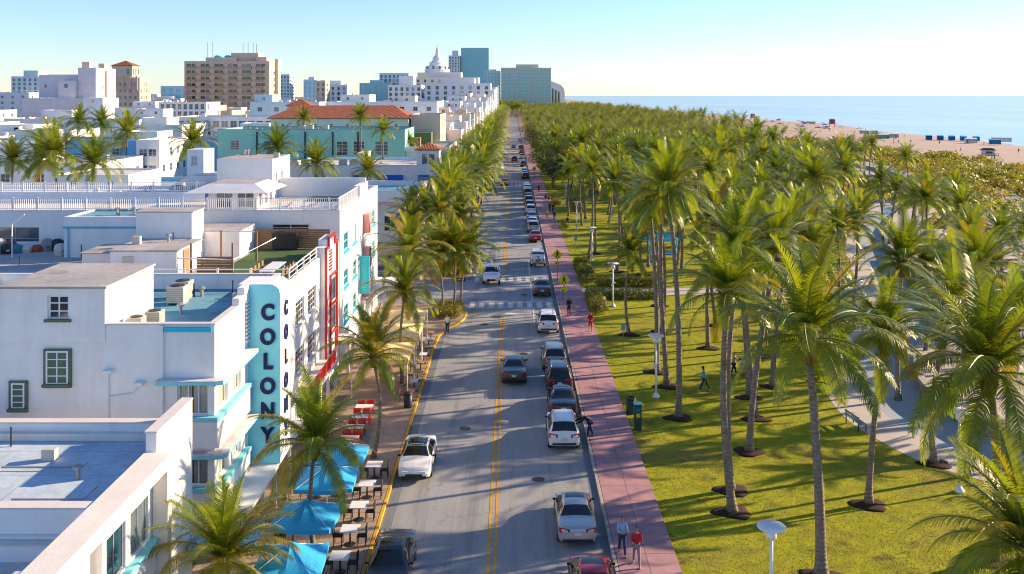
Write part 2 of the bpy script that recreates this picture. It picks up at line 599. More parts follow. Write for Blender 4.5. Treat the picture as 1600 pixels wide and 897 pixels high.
# west edge, edge of the shade-coloured band and east edge (the low stone wall) of the winding promenade
PW = smooth_pts([(40, 28), (35, 40), (29.5, 48.5), (24.2, 53.6), (22.3, 58), (21.6, 63), (22.6, 70), (25.2, 77), (29.5, 84), (34.5, 93), (38, 104), (42, 120), (52, 150), (72, 190), (88, 230), (95, 270), (97, 400), (97, 900)])
PM = smooth_pts([(41.5, 30), (37, 42), (31.5, 49.5), (26.8, 54.0), (24.9, 59), (24.5, 64), (25.6, 71), (28, 77), (32, 83), (37, 92), (40.5, 103), (44.0, 119.3), (53.4, 149), (73.4, 189), (89.8, 229.5), (97, 270), (99, 400), (99, 900)])
PE = smooth_pts([(46, 34), (41, 44), (35.5, 51.5), (30.2, 55.8), (28.8, 60), (28.2, 65), (29.3, 70), (32, 76), (36, 82), (41, 91), (43.4, 102.5), (46.8, 118.5), (56.6, 147), (76.6, 187), (93.6, 228.6), (100.6, 270), (102, 400), (102, 900)])
mb = MB()
rr = []
for x, y in PE:
    xm = max(x + 6, 70)
    rr.append([(x + .38, y, 0), (x + .4, y, .9), (xm, y + 1, .92), (max(x + 9, 104), y + 2, .04)])
mb.rings(rr, False, closed=False)
structure(mb.build('park_sand', SANDP))
ribbon('promenade', PW, PM, .062, PATHM)
ribbon('promenade_shade_band', PM, PE, .062, PATHB)  # same concrete along the wall foot, coloured as if shaded
structure(sheet('cross_path', [(7.4, 100.6), (14, 100.4), (38.5, 101.5), (39.5, 105), (14, 104), (7.4, 104)], .070, PATHM))
# low stone wall along the sand
def stone_mat():
    m, nt, b = _nt('coral_stone')
    v = _coord(nt, 'World')
    vo = nt.nodes.new('ShaderNodeTexVoronoi')
    vo.inputs['Scale'].default_value = 4.5
    nt.links.new(v, vo.inputs['Vector'])
    r = _ramp(nt, vo.outputs['Distance'], .15, .6, (.50, .44, .38), (.17, .15, .14))
    nt.links.new(r.outputs[0], b.inputs['Base Color'])
    b.inputs['Roughness'].default_value = .9
    _bump(nt, b, vo.outputs['Distance'], 1., .08)
    return m
STONE = stone_mat()
seg = [p for p in PE if p[1] < 125]
wall = thing('garden_wall', 'low rough stone wall with pale cap along the winding promenade', 'wall', (30, 56, 0))
def wall_rings(w0, w1, z0, z1):
    rr = []
    for i, p in enumerate(seg):
        a, c = Vector(seg[max(i - 1, 0)]), Vector(seg[min(i + 1, len(seg) - 1)])
        t = (c - a).normalized()
        nn = Vector((t.y, -t.x))
        p = Vector(p)
        a1, b1 = p + nn * w0, p + nn * w1
        rr.append([(a1.x, a1.y, z0), (a1.x, a1.y, z1), (b1.x, b1.y, z1), (b1.x, b1.y, z0)])
    return MB().rings(rr)
wall_rings(.02, .42, 0, 1.06).build('stone_course', STONE, wall)
wall_rings(-.03, .47, 1.06, 1.15).build('cap', CONC, wall)
# beach and sea
def shore(y):
    return 228 + 9 * math.sin(y / 95.) + 5 * math.sin(y / 37. + 1) + (max(0, 420 - y)) * .02 + max(0, y - 1500) * .02
mb = MB()
ys = list(range(-60, 900, 15)) + list(range(900, 3000, 60)) + [3000, 4000, 6000, 9000]
rr = []
for y in ys:
    s = shore(y)
    rr.append([(103, y, .045), (140, y, .3 + .25 * math.sin(y / 23.)), (175, y, .25), (s - 18, y, -.1), (s - 3, y, -.62), (s + 4, y, -.85), (s + 60, y, -3)])
mb.rings(rr, False, closed=False)
structure(mb.build('beach', SAND, smooth=True))
structure(sheet('sea', [(150, -300), (45000, -300), (45000, 45000), (150, 45000)], -.7, SEA))
FOAM = mat('sea_foam', (.8, .8, .8), .7, .1, 3)
mb = MB()
for off, wd in ((1.5, 1.6), (9, .9)):
    L = [shore(y) + off + 1.5 * math.sin(y / 9.) for y in range(150, 1400, 6)]
    for i in range(len(L) - 1):
        y = 150 + 6 * i
        if math.sin(y / 31. + off) > -.55:
            mb.q((L[i], y, -.69), (L[i] + wd * abs(math.sin(y / 17.)), y, -.69), (L[i + 1] + wd * abs(math.sin((y + 6) / 17.)), y + 6, -.69), (L[i + 1], y + 6, -.69))
stuff(tag(mb.build('surf_foam', FOAM), 'thin white foam lines along the water edge', 'foam'))
# mulch discs belong to the lawn
def mulch(x, y, r=.95):
    mb = MB()
    n = 16
    ring = [(r * (1 + .15 * math.sin(3 * 6.283 * a / n + x) + random.uniform(-.07, .07))) for a in range(n)]
    rr = []
    for k, z in ((1, .052), (.8, .11), (.45, .17), (.1, .2)):
        rr.append([(x + ring[i] * k * math.cos(2 * math.pi * i / n), y + ring[i] * k * .85 * math.sin(2 * math.pi * i / n), z + random.uniform(0, .03)) for i in range(n)])
    mb.rings(rr)
    mb.build('mulch_patch', MULCH, lawn, smooth=True)
# ------------------------------------------------------------------ building kit
WCACHE = {}
def wstyle(frame=STEELW, nx=2, nz=2, pane=GLASS, sill=None, dep=.22, curtain=False, t=.07):
    return dict(frame=frame, nx=nx, nz=nz, pane=pane, sill=sill, dep=dep, curtain=curtain, t=t)
PALER = mat('drawn_blind', (.50, .48, .44), .7, .15, 3)
GREYP = glass('sky_grey_glass', (.10, .14, .17))
rw = random.Random(99)
def window(parent, pos, face, w, h, st):
    if st['pane'] in (GLASS, GLASSB) and st['nx'] <= 3:
        u = rw.random()
        st = dict(st, pane=PALER if u < .16 else GREYP if u < .38 else st['pane'])
    key = (round(w, 2), round(h, 2), st['frame'].name, st['nx'], st['nz'], st['pane'].name, st['sill'].name if st['sill'] else '', st['dep'], st['curtain'])
    if key not in WCACHE:
        t, d = st['t'], st['dep']
        y0, y1 = d * .45, d * .45 + .06
        f = MB()
        f.box(-w / 2, w / 2, y0, y1, 0, t).box(-w / 2, w / 2, y0, y1, h - t, h)
        f.box(-w / 2, -w / 2 + t, y0, y1, t, h - t).box(w / 2 - t, w / 2, y0, y1, t, h - t)
        for i in range(1, st['nx']):
            x = -w / 2 + w * i / st['nx']
            f.box(x - t * .35, x + t * .35, y0 + .003, y1 - .003, t, h - t)
        for i in range(1, st['nz']):
            z = h * i / st['nz']
            f.box(-w / 2 + t, w / 2 - t, y0 + .006, y1 - .006, z - t * .3, z + t * .3)
        p = MB().q((-w / 2 + t, y0 + .03, t), (w / 2 - t, y0 + .03, t), (w / 2 - t, y0 + .03, h - t), (-w / 2 + t, y0 + .03, h - t))
        s = c = None
        if st['sill']:
            s = MB().box(-w / 2 - .12, w / 2 + .12, -.12, y0, -.1, .02).mesh('sill', st['sill'])
        if st['curtain']:
            cb, n = MB(), int(w / .07)
            for i in range(n):
                xa, xb = -w / 2 + w * i / n, -w / 2 + w * (i + 1) / n
                if abs((xa + xb) / 2 + w * .05) < w * .03:
                    continue
                ya, yb = d - .07 + .04 * (i % 2), d - .07 + .04 * ((i + 1) % 2)
                cb.q((xa, ya, .02), (xb, yb, .02), (xb, yb, h - .02), (xa, ya, h - .02))
            c = cb.mesh('curtain', CURT)
        WCACHE[key] = (f.mesh('window', st['frame']), p.mesh('pane', st['pane']), s, c)
    f, p, s, c = WCACHE[key]
    org = ORIGIN.get(parent.name, (0, 0, 0))
    o = link('window', f, parent, tuple(a - b for a, b in zip(pos, org)), R(90) if face == 'E' else 0)
    link('pane', p, o)
    if s:
        link('sill', s, o)
    if c:
        link('curtain', c, o)
    return o
def skin(mb, face, c, u0, u1, z0, z1, holes, dep):
    """wall face with window openings: c is the plane, u runs along it"""
    if face == 'S':
        P = lambda u, d, z: (u, c + d, z)
    else:
        P = lambda u, d, z: (c - d, u, z)
    us = sorted({u0, u1} | {h[0] for h in holes} | {h[1] for h in holes})
    zs = sorted({z0, z1} | {h[2] for h in holes} | {h[3] for h in holes})
    for a, b in zip(us, us[1:]):
        for e, g in zip(zs, zs[1:]):
            if not any(h[0] <= a and h[1] >= b and h[2] <= e and h[3] >= g for h in holes):
                mb.q(P(a, 0, e), P(b, 0, e), P(b, 0, g), P(a, 0, g))
    for a, b, e, g in holes:
        mb.q(P(a, dep, e), P(b, dep, e), P(b, dep, g), P(a, dep, g), m=1)
        mb.q(P(a, 0, e), P(b, 0, e), P(b, dep, e), P(a, dep, e))
        mb.q(P(a, dep, g), P(b, dep, g), P(b, 0, g), P(a, 0, g))
        mb.q(P(a, 0, e), P(a, dep, e), P(a, dep, g), P(a, 0, g))
        mb.q(P(b, dep, e), P(b, 0, e), P(b, 0, g), P(b, dep, g))
def block(T, x0, x1, y0, y1, z0, z1, m, S=(), E=(), par=.5, roofm=None, name='wall', cop=None, st=None, sts=None, ste=None, pt=.25):
    """walled volume with recessed windows, a parapet of height par and a flat roof at z1"""
    st = st or wstyle()
    sts, ste = sts or st, ste or st
    mb = MB()
    zt = z1 + par
    skin(mb, 'S', y0, x0, x1, z0, zt, [h[:4] for h in S], sts['dep'])
    skin(mb, 'E', x1, y0, y1, z0, zt, [h[:4] for h in E], ste['dep'])
    mb.q((x1, y1, z0), (x0, y1, z0), (x0, y1, zt), (x1, y1, zt))
    mb.q((x0, y1, z0), (x0, y0, z0), (x0, y0, zt), (x0, y1, zt))
    t = pt
    if par > 0:
        a0, a1, b0, b1 = x0 + t, x1 - t, y0 + t, y1 - t
        mb.q((x0, y0, zt), (x1, y0, zt), (a1, b0, zt), (a0, b0, zt)).q((x1, y0, zt), (x1, y1, zt), (a1, b1, zt), (a1, b0, zt))
        mb.q((x1, y1, zt), (x0, y1, zt), (a0, b1, zt), (a1, b1, zt)).q((x0, y1, zt), (x0, y0, zt), (a0, b0, zt), (a0, b1, zt))
        mb.q((a0, b0, z1), (a0, b0, zt), (a1, b0, zt), (a1, b0, z1)).q((a1, b0, z1), (a1, b0, zt), (a1, b1, zt), (a1, b1, z1))
        mb.q((a1, b1, z1), (a1, b1, zt), (a0, b1, zt), (a0, b1, z1)).q((a0, b1, z1), (a0, b1, zt), (a0, b0, zt), (a0, b0, z1))
    else:
        a0, a1, b0, b1 = x0, x1, y0, y1
    w = mb.build(name, [m, DIM], T)
    MB().q((a0, b0, z1), (a1, b0, z1), (a1, b1, z1), (a0, b1, z1)).build('roof', roofm or ROOFG, T)
    if cop and par > 0:
        c = MB()
        e = .04
        c.box(x0 - e, x1 + e, y0 - e, y0 + t + e, zt, zt + .07).box(x0 - e, x1 + e, y1 - t - e, y1 + e, zt, zt + .07)
        c.box(x0 - e, x0 + t + e, y0 + t + e, y1 - t - e, zt, zt + .07).box(x1 - t - e, x1 + e, y0 + t + e, y1 - t - e, zt, zt + .07)
        c.build('coping', cop, T)
    for h in S:
        s = h[4] if len(h) > 4 else sts
        if s:
            window(T, ((h[0] + h[1]) / 2, y0, h[2]), 'S', h[1] - h[0], h[3] - h[2], s)
    for h in E:
        s = h[4] if len(h) > 4 else ste
        if s:
            window(T, (x1, (h[0] + h[1]) / 2, h[2]), 'E', h[1] - h[0], h[3] - h[2], s)
    return w
def grid(u0, u1, n, w, zs, h, skip=()):
    """n windows of width w between u0 and u1 at each sill height in zs"""
    out = []
    for z in zs:
        for i in range(n):
            if (i, z) in skip:
                continue
            c = u0 + (u1 - u0) * (i + .5) / n
            out.append((round(c - w / 2, 3), round(c + w / 2, 3), z, z + h))
    return out
def railing(T, p0, p1, z, h=1., pick=.14, post=1.6, m=None, name='railing', bars=0):
    mb = MB()
    p0, p1 = Vector((*p0, 0)), Vector((*p1, 0))
    d = p1 - p0
    L = d.length
    d.normalize()
    n = Vector((-d.y, d.x, 0))
    def bar(s0, s1, za, zb, w):
        a, b = p0 + d * s0, p0 + d * s1
        pts = [a - n * w, b - n * w, b + n * w, a + n * w]
        mb.poly([(p.x, p.y) for p in pts], za, zb)
    bar(0, L, z + h - .06, z + h, .035)
    if bars:
        for k in range(bars):
            zz = z + h * (k + .6) / (bars + .6)
            bar(0, L, zz - .02, zz + .02, .02)
    else:
        bar(0, L, z + .08, z + .13, .028)
        k = pick
        while k < L:
            bar(k - .02, k + .02, z + .13, z + h - .06, .02)
            k += pick
    k = 0
    while k <= L + .01:
        bar(k - .05, k + .05, z, z + h + .04, .05)
        k += post
    return mb.build(name, m or STEELW, T)
def ac_unit(loc, label, big=1., rz=0.):
    t = thing('air_conditioner', label, 'air conditioner', loc, rz, 'rooftop air conditioners')
    w = .45 * big
    h = .85 * big
    b = MB().box(-w, w, -w, w, .12, .12 + h)
    b.build('cabinet', ACM, None).parent = t
    g = MB()
    for k in range(7):
        z = .2 + h * .85 * k / 7
        g.box(-w - .012, w + .012, -w - .012, w + .012, z, z + .035)
    o = g.build('louvre', ALU); o.parent = t
    f = MB().lathe([(w * .8, .12 + h), (w * .82, .17 + h), (w * .3, .18 + h), (w * .28, .2 + h)], 14)
    o = f.build('fan_guard', DARK); o.parent = t
    s = MB().box(-w, -w + .1, -w, w, 0, .12).box(w - .1, w, -w, w, 0, .12)
    o = s.build('stand', ALU); o.parent = t
    return t
def letters(T, text, x, y, z, size, gap, face, m, depth=.08):
    for i, ch in enumerate(text):
        cu = bpy.data.curves.new('letter', 'FONT')
        cu.body = ch
        cu.size = size
        cu.extrude = depth / 2
        cu.offset = size * .034
        cu.bevel_depth = .008
        cu.align_x = 'CENTER'
        tmp = bpy.data.objects.new('letter', cu)
        me = evaluated(tmp)
        me.materials.clear()
        me.materials.append(m)
        org = ORIGIN.get(T.name, (0, 0, 0))
        o = link('letter', me, T, (x - org[0], y - org[1], z - gap * i - org[2]))
        o.rotation_euler = (R(90), 0, 0 if face == 'S' else R(90))
        o.scale = (.86, 1, 1)
def pyramid(T, x0, x1, y0, y1, z, h, m, ov=.4, ridge=0.):
    x0, x1, y0, y1 = x0 - ov, x1 + ov, y0 - ov, y1 + ov
    cy, r = (y0 + y1) / 2, ridge / 2
    cx = (x0 + x1) / 2
    a, b = (cx - r, cy, z + h), (cx + r, cy, z + h)
    mb = MB()
    A, B, C, D = (x0, y0, z), (x1, y0, z), (x1, y1, z), (x0, y1, z)
    mb.q(A, B, b, a).q(C, D, a, b)
    mb.q(B, C, b).q(D, A, a).q(D, C, B, A)
    mb.box(x0, x1, y0, y1, z - .18, z - .01)
    return mb.build('tiled_roof', m, T)
def awning(T, x, y, z, w, d, h, face, m):
    mb, n = MB(), 6
    rr = []
    for k in range(n + 1):
        a = R(90) * k / n
        rr.append((d * math.sin(a), h * math.cos(a)))
    def P(u, o, zz):
        return (x + u, y - o, z + zz) if face == 'S' else (x + o, y + u, z + zz)
    for (o0, z0), (o1, z1) in zip(rr, rr[1:]):
        mb.q(P(-w / 2, o0, z0), P(w / 2, o0, z0), P(w / 2, o1, z1), P(-w / 2, o1, z1))
    for s in (-1, 1):
        mb.q(*([P(s * w / 2, o, zz) for o, zz in rr] + [P(s * w / 2, 0, 0)]))
    return mb.build('awning', m, T, smooth=False)
def pipe(T, pts, r=.05, m=None):
    return MB().tube(pts, r, 6).build('pipe', m or STEELW, T)

F = -13.5     # street front of the west side
# ------------------------------------------------------------------ foreground hotel, bottom left
t = thing('white_hotel', 'white flat-roofed hotel with tall end fin and framed window bay, nearest on the left', 'hotel', (-18, 36, 0))
wst = wstyle(ALU, 2, 1, GLASSB, None, .2)
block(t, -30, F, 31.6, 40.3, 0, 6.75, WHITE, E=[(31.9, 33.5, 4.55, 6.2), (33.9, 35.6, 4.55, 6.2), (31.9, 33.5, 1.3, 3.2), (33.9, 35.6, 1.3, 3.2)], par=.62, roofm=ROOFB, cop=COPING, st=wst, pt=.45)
block(t, -30, F - .3, 22, 31.3, 0, 5.9, WHITE, E=grid(23, 31, 2, 1.7, (3.2,), 1.6), par=.5, roofm=ROOFW, cop=COPING, st=wst)
MB().box(-30, F - .46, 31.42, 31.58, 6.2, 6.55).build('cornice_band', WHITE, t)
MB().box(-30, F - .3, 39.55, 39.85, 6.76, 7.05).build('inner_ledge', WARM, t)
MB().box(F - .42, F + .012, 36.4, 40.45, 0, 8.2).build('fin_wall', WHITE, t, bevel=.03)
MB().box(F - .45, F + .03, 36.37, 40.48, 8.2, 8.26).build('fin_coping', COPING, t)
MB().box(F - .46, F + .62, 20, 36.36, 6.98, 7.48).box(F + .02, F + .6, 35.9, 36.35, 0, 6.98).build('bay_frame', WARM, t, bevel=.03)
MB().box(F + .01, F + .3, 31.4, 35.85, 4.3, 4.5).build('bay_sill', TURQL, t)
MB().box(F + .01, F + .2, 31.4, 35.85, 3.3, 4.29).build('bay_apron', WHITE, t)
# ------------------------------------------------------------------ hotel with the blue vertical sign
t = thing('art_deco_hotel', 'white art deco hotel with turquoise eyebrows and blue vertical sign', 'hotel', (-18, 49, 0))
cst = wstyle(STEELW, 3, 1, CLEAR, None, .30, True)
gst = wstyle(STEELW, 2, 3, GLASS, GREENW, .22)
gst['t'] = .09
S = [(-15.2, -13.8, 6.5, 7.9, cst), (-15.2, -13.8, 3.3, 4.6, cst)]
E = []
for z0, z1 in ((6.5, 7.9), (3.3, 4.6)):
    E += [(43.8, 45.6, z0, z1, cst), (46.0, 47.8, z0, z1, cst), (51.9, 53.3, z0, z1, cst), (53.7, 55.3, z0, z1, cst)]
E += [(44, 47.6, .9, 2.3, wstyle(ALU, 3, 1)), (52, 55.3, .9, 2.3, wstyle(ALU, 3, 1))]
block(t, -30, F, 43.5, 55.8, 0, 9.8, WHITE, S=S, E=E, par=.8, roofm=ROOFT, cop=COPING, st=cst)
# roof bulkhead with its slab roof
block(t, -23.2, -18.45, 43.44, 49.3, 9.81, 12.25, WHITE, S=[(-21.05, -20.08, 10.85, 11.95, gst)], par=0, roofm=ROOFG)
MB().box(-23.3, -18.35, 43.34, 49.4, 12.252, 12.36).build('roof_slab', ROOFG, t, bevel=.03)
# wall plane under the bulkhead carries the other two green-framed windows
for x0, x1, z0, z1 in ((-21.08, -20.08, 7.95, 9.45), (-22.65, -22.05, 6.85, 8.0)):
    mb = MB().box(x0 - .12, x1 + .12, 43.36, 43.49, z0 - .18, z1 + .08)
    mb.build('green_surround', GREENW, t)
    window(t, ((x0 + x1) / 2, 43.28, z0), 'S', x1 - x0, z1 - z0, wstyle(STEELW, 2 if x1 - x0 > .8 else 1, 4, GLASSB, GREENW, .12))
# turquoise edge and pilaster strip on the corner bay
MB().box(-15.75, -13.6, 43.38, 43.46, 10.30, 10.5).build('turquoise_edge', TURQ, t)
MB().box(-15.95, -15.8, 43.36, 43.49, 0, 10.58).build('pilaster', WHITE, t)
def eyebrow(z, y1):
    mb = MB()
    pts = [(-16.0, 42.95), (-13.3, 42.95), (-12.98, 43.08), (-12.86, 43.4), (-12.86, y1), (-13.48, y1), (-13.48, 43.48), (-16.0, 43.48)]
    mb.poly(pts, z, z + .16, 0)
    mb.build('eyebrow', TURQL, t, bevel=.02)
    MB().poly(pts, z + .162, z + .2).build('eyebrow_top', ROOFW, t)
for z in (8.0, 4.68):
    eyebrow(z, 48.6)
    MB().box(F + .003, F + .5, 51.6, 55.6, z, z + .18).build('eyebrow', TURQL, t)
for z in (6.28, 3.08):
    MB().poly([(-15.6, 43.2), (-13.3, 43.2), (-13.2, 43.4), (-13.2, 48.6), (-13.49, 48.6), (-13.49, 43.49), (-15.6, 43.49)], z, z + .2).build('sill_band', TURQL, t)
    MB().poly([(-15.6, 43.26), (-13.3, 43.26), (-13.26, 43.34), (-13.26, 48.6), (-13.49, 48.6), (-13.49, 43.49), (-15.6, 43.49)], z - 1.2, z - .002).build('apron_wall', WHITE, t)
# stepped parapet towards the sign, ribbed
MB().box(F - .3, F + .05, 47.2, 49.0, 10.61, 11.0).box(F - .3, F + .06, 48.1, 49.0, 11.0, 11.35).build('parapet_step', WHITE, t, bevel=.02)
mb = MB()
for k in range(11):
    mb.box(F + .01, F + .09, 48.5, 48.98, 8.5 + k * .2, 8.6 + k * .2)
mb.build('ribbed_panel', WHITE, t)
# sign pylon
sg = MB()
prof = [(F - .5, 2.2), (-11.86, 2.2), (-11.86, 10.85)] + [(-11.86 - .5 * (1 - math.cos(a)), 10.85 + .5 * math.sin(a)) for a in (R(25), R(50), R(75), R(90))] + [(F - .5, 11.35)]
n = len(prof)
sg.v = [(x, 49.0, z) for x, z in prof] + [(x, 51.2, z) for x, z in prof]
sg.f = [tuple(range(n)), tuple(range(2 * n - 1, n - 1, -1))] + [(i, i + n, (i + 1) % n + n, (i + 1) % n) for i in range(n)]
sg.m = [1] + [0] * (n + 1)
sg.build('sign_pylon', [WHITE, SIGNB], t)
MB().box(-13.6, -12.0, 48.9, 51.4, 2.0, 2.19).build('sign_foot', WHITE, t)
letters(t, 'COLONY', -12.5, 48.96, 9.58, 1.08, 1.256, 'S', NAVY, .1)
letters(t, 'COLONY', -11.82, 50.1, 9.58, 1.02, 1.256, 'E', NAVY, .06)
# porch with red and white canopy in front of the ground floor
for ya, yb in ((43.6, 48.8), (51.5, 55.6)):
    MB().box(F, -11.9, ya, yb, 2.02, 2.2).build('porch_roof', WHITE, t, bevel=.02)
for y in (43.8, 46.2, 48.6, 51.7, 55.4):
    MB().box(-12.1, -11.95, y - .07, y + .07, 0, 2.02).build('porch_post', WHITE, t)
pipe(t, [(-18.3, 43.42, 6.0), (-18.3, 43.42, 8.35), (-18.1, 43.3, 8.5)], .04)
pipe(t, [(-18.25, 43.42, 7.35), (-17.2, 43.42, 7.5), (-16.9, 43.42, 7.9)], .03)
for x, z in ((-18.35, 8.5), (-16.95, 7.95)):
    MB().box(x - .12, x + .3, 43.12, 43.44, z - .05, z + .12).build('flood_light', STEELW, t, bevel=.03)
for i, (x, y, b) in enumerate(((-17.75, 45.3, .75), (-17.3, 46.4, .8), (-18.0, 51.6, 1.0), (-18.2, 53.0, 1.0))):
    ac_unit((x, y, 9.8), ['low beige air conditioner at the bulkhead foot, front one', 'low beige air conditioner at the bulkhead foot, rear one', 'beige air conditioner on a stand on the blue roof, nearer', 'beige air conditioner on a stand on the blue roof, farther'][i], b)
# ------------------------------------------------------------------ hotel with the red framed sign
t = thing('roof_deck_hotel', 'white hotel with red framed sign tower and timber roof deck', 'hotel', (-20, 66, 0))
w2 = wstyle(STEELW, 4, 4, GLASS, WHITE, .25)
E = [(59.6, 62.2, 6.5, 8.05, w2), (63.2, 65.9, 6.5, 8.05, w2), (59.6, 62.2, 3.4, 5.0, w2), (63.2, 65.9, 3.4, 5.0, w2), (71.9, 73.2, 6.5, 8.05, w2), (71.9, 73.2, 3.4, 5.0, w2), (60, 66, .6, 2.3, wstyle(ALU, 4, 1))]
block(t, -45, F, 58.4, 74.6, 0, 9.2, WHITE, S=[], E=E, par=.45, roofm=ROOFG, cop=None, st=w2)
MB().box(-19.5, F - .3, 59.4, 73.5, 9.203, 9.25).build('roof_turf', TURF, t)
railing(t, (-24, 58.55), (F - .15, 58.55), 9.66, .75, .14, 2.0, bars=2)
railing(t, (F - .15, 58.6), (F - .15, 67.2), 9.66, .75, .14, 2.0, bars=2)
railing(t, (-27, 74.2), (F - .4, 74.2), 9.66, .9, .14, 2.4, bars=2)
# stair house and machine rooms
block(t, -26.0, -21.7, 62.0, 67.0, 9.21, 10.9, WHITE, par=0, roofm=ROOFG)
block(t, -28.0, -26.05, 62.4, 66, 9.21, 10.7, WARM, par=0, roofm=ROOFG)
block(t, -26.3, -22.4, 67.05, 69.6, 9.21, 12.8, WHITE, par=0, roofm=ROOFG)
block(t, -23.6, -19.8, 69.65, 73.8, 9.21, 11.1, WHITE, par=0, roofm=ROOFG)
for q in ((-26.1, -21.6, 61.9, 67.02, 10.902, 11.0), (-28.1, -26.12, 62.3, 66.1, 10.702, 10.78), (-26.4, -22.3, 67.04, 69.62, 12.802, 12.88), (-23.7, -19.7, 69.64, 73.9, 11.102, 11.2)):
    MB().box(*q).build('roof_slab', ROOFG, t)
MB().box(-25.2, -24.5, 61.93, 61.99, 9.9, 10.6).build('vent_panel', ACM, t)
MB().box(-21.69, -21.63, 63.2, 64.3, 9.25, 10.8).build('timber_door', WOOD, t)
def plank_fence(x0, x1, y, z, h, along='x', x=None):
    n = int(h / .16)
    for k in range(n):
        mb = MB()
        za = z + k * h / n
        if along == 'x':
            mb.box(x0, x1, y + random.uniform(-.008, .008), y + .05, za, za + h / n - .02)
        else:
            mb.box(x, x + .05, x0, x1, za, za + h / n - .02)
        mb.build('plank', WOOD, t)
plank_fence(-20.2, F - .5, 73.6, 9.25, 1.5)
plank_fence(-20.6, -18.2, 62.6, 9.25, 1.25)
for x, y in ((-20.9, 62.4), (-20.7, 68.2), (-18.2, 68.2), (-18.2, 62.4)):
    MB().box(x - .06, x + .06, y - .06, y + .06, 9.25, 11.4).build('pergola_post', WOOD, t)
pipe(t, [(-21.6, 61.9, 10.5), (-18.2, 62.4, 10.3), (-16.8, 68, 10.9)], .05)
pipe(t, [(-20.7, 68.2, 11.4), (-18.2, 68.2, 11.3)], .05)
MB().box(-18.3, -16.4, 73.0, 73.5, 9.3, 10.5).build('grill_cabinet', DARK, t, bevel=.03)
# red framed sign tower
MB().box(F - .3, F + .35, 67.3, 71.6, 2.4, 10.3).box(F - .3, F + .35, 68.2, 70.7, 10.3, 10.75).build('sign_tower', WHITE, t)
mb = MB()
for a, b, c, d in ((67.25, 67.42, 2.4, 10.3), (71.5, 71.66, 2.4, 10.3), (67.42, 68.4, 10.1, 10.3), (70.5, 71.5, 10.1, 10.3), (68.2, 68.4, 10.3, 10.75), (70.5, 70.7, 10.3, 10.75), (68.2, 70.7, 10.75, 10.93), (68.88, 69.0, 2.4, 8.1), (71.0, 71.12, 2.4, 8.1), (69.0, 71.0, 7.95, 8.1), (69.0, 71.0, 5.8, 5.93), (69.0, 71.0, 3.75, 3.88)):
    mb.box(F + .34, F + .5, a, b, c, d)
mb.build('red_frame', RED, t)
for z in (3.95, 6.0):
    window(t, (F + .45, 70.0, z), 'E', 2.0, 1.75, wstyle(STEELW, 2, 1, GLASSB, None, .1))
mb = MB()
for k in range(7):
    mb.box(F + .36, F + .44, 68.6 + .05 * (k % 2), 69.5 + .1 * (k % 3), 8.45 + k * .22, 8.56 + k * .22)
mb.build('faded_sign_strokes', RED, t)
for ya, yb in ((58.6, 67.0), (71.8, 74.4)):
    MB().box(F + .01, -12.2, ya, yb, 2.4, 2.55).build('porch_roof', WARM, t)
for y in (58.8, 61.5, 64.2, 66.8, 72, 74.2):
    MB().box(-12.45, -12.25, y - .1, y + .1, 0, 2.4).build('porch_post', WHITE, t)
railing(t, (-12.3, 58.7), (-12.3, 66.9), 2.55, .8, .25, 1.5, RED, 'red_railing')
tb = thing('dining_table', 'long white table on the green roof deck', 'table', (-15.4, 61.6, 9.25))
MB().box(-15.85, -14.95, 59.9, 63.4, 9.97, 10.02).build('table_top', STEELW, tb)
for x in (-15.75, -15.05):
    for y in (60.1, 63.2):
        MB().box(x - .04, x + .04, y - .04, y + .04, 9.25, 9.97).build('leg', STEELW, tb)
CHAIRM = {}
def chair(x, y, z, rz, label, group, m, seat=.45):
    key = m.name
    if key not in CHAIRM:
        a = MB().box(-.22, .22, -.22, .22, seat - .04, seat).mesh('seat', m)
        b = MB().box(-.22, .22, .19, .24, seat + .02, seat + .45).mesh('backrest', m)
        c = MB().box(-.02, .02, -.02, .02, 0, seat - .04).mesh('leg', m)
        CHAIRM[key] = (a, b, c)
    a, b, c = CHAIRM[key]
    o = thing('chair', label, 'chair', (x, y, z), rz, group)
    link('seat', a, o)
    link('backrest', b, o)
    for i in (-.19, .19):
        for j in (-.19, .19):
            link('leg', c, o, (i, j, 0))
    return o
for k in range(4):
    for s in (-1, 1):
        chair(-15.4 + s * .8, 60.3 + k * .88, 9.25, R(90) * -s, 'dark timber chair drawn up to the long white roof deck table', 'chairs at the roof deck table', WOOD)
# ------------------------------------------------------------------ hotel with teal windows and the long terrace
t = thing('terrace_hotel', 'large white hotel with teal windows and picket-railed roof terrace', 'hotel', (-25, 85, 0))
tst = wstyle(TURQL, 2, 2, GLASSB, TURQ, .22)
tst['t'] = .16
E = []
for z0, z1 in ((8.4, 9.95), (5.5, 6.95), (2.7, 4.1)):
    E += [(76.7, 79.0, z0, z1), (80.9, 83.0, z0, z1), (92.2, 94, z0, z1)]
S = [(-24.3, -22.6, 10.0, 10.9, wstyle(STEELW, 2, 3)), (-18.8, -15.9, 9.7, 10.95, wstyle(STEELW, 2, 4)), (-40.8, -37.0, 8.9, 10.7, wstyle(ALU, 2, 2)), (-33.4, -31.7, 8.9, 10.7, wstyle(ALU, 2, 2))]
block(t, -60, F, 75, 95.8, 0, 11.7, WHITE, S=S, E=E, par=.25, roofm=ROOFW, cop=COPING, st=tst)
railing(t, (-60, 75.15), (F - .15, 75.15), 12.02, .95, .16, 1.9)
railing(t, (F - .15, 75.2), (F - .15, 84.6), 12.02, .95, .16, 1.9)
MB().box(-60, -27, 84.0, 84.3, 11.71, 12.55).build('terrace_wall', WHITE, t)
railing(t, (-60, 84.15), (-27, 84.15), 12.55, .85, .18, 1.9)
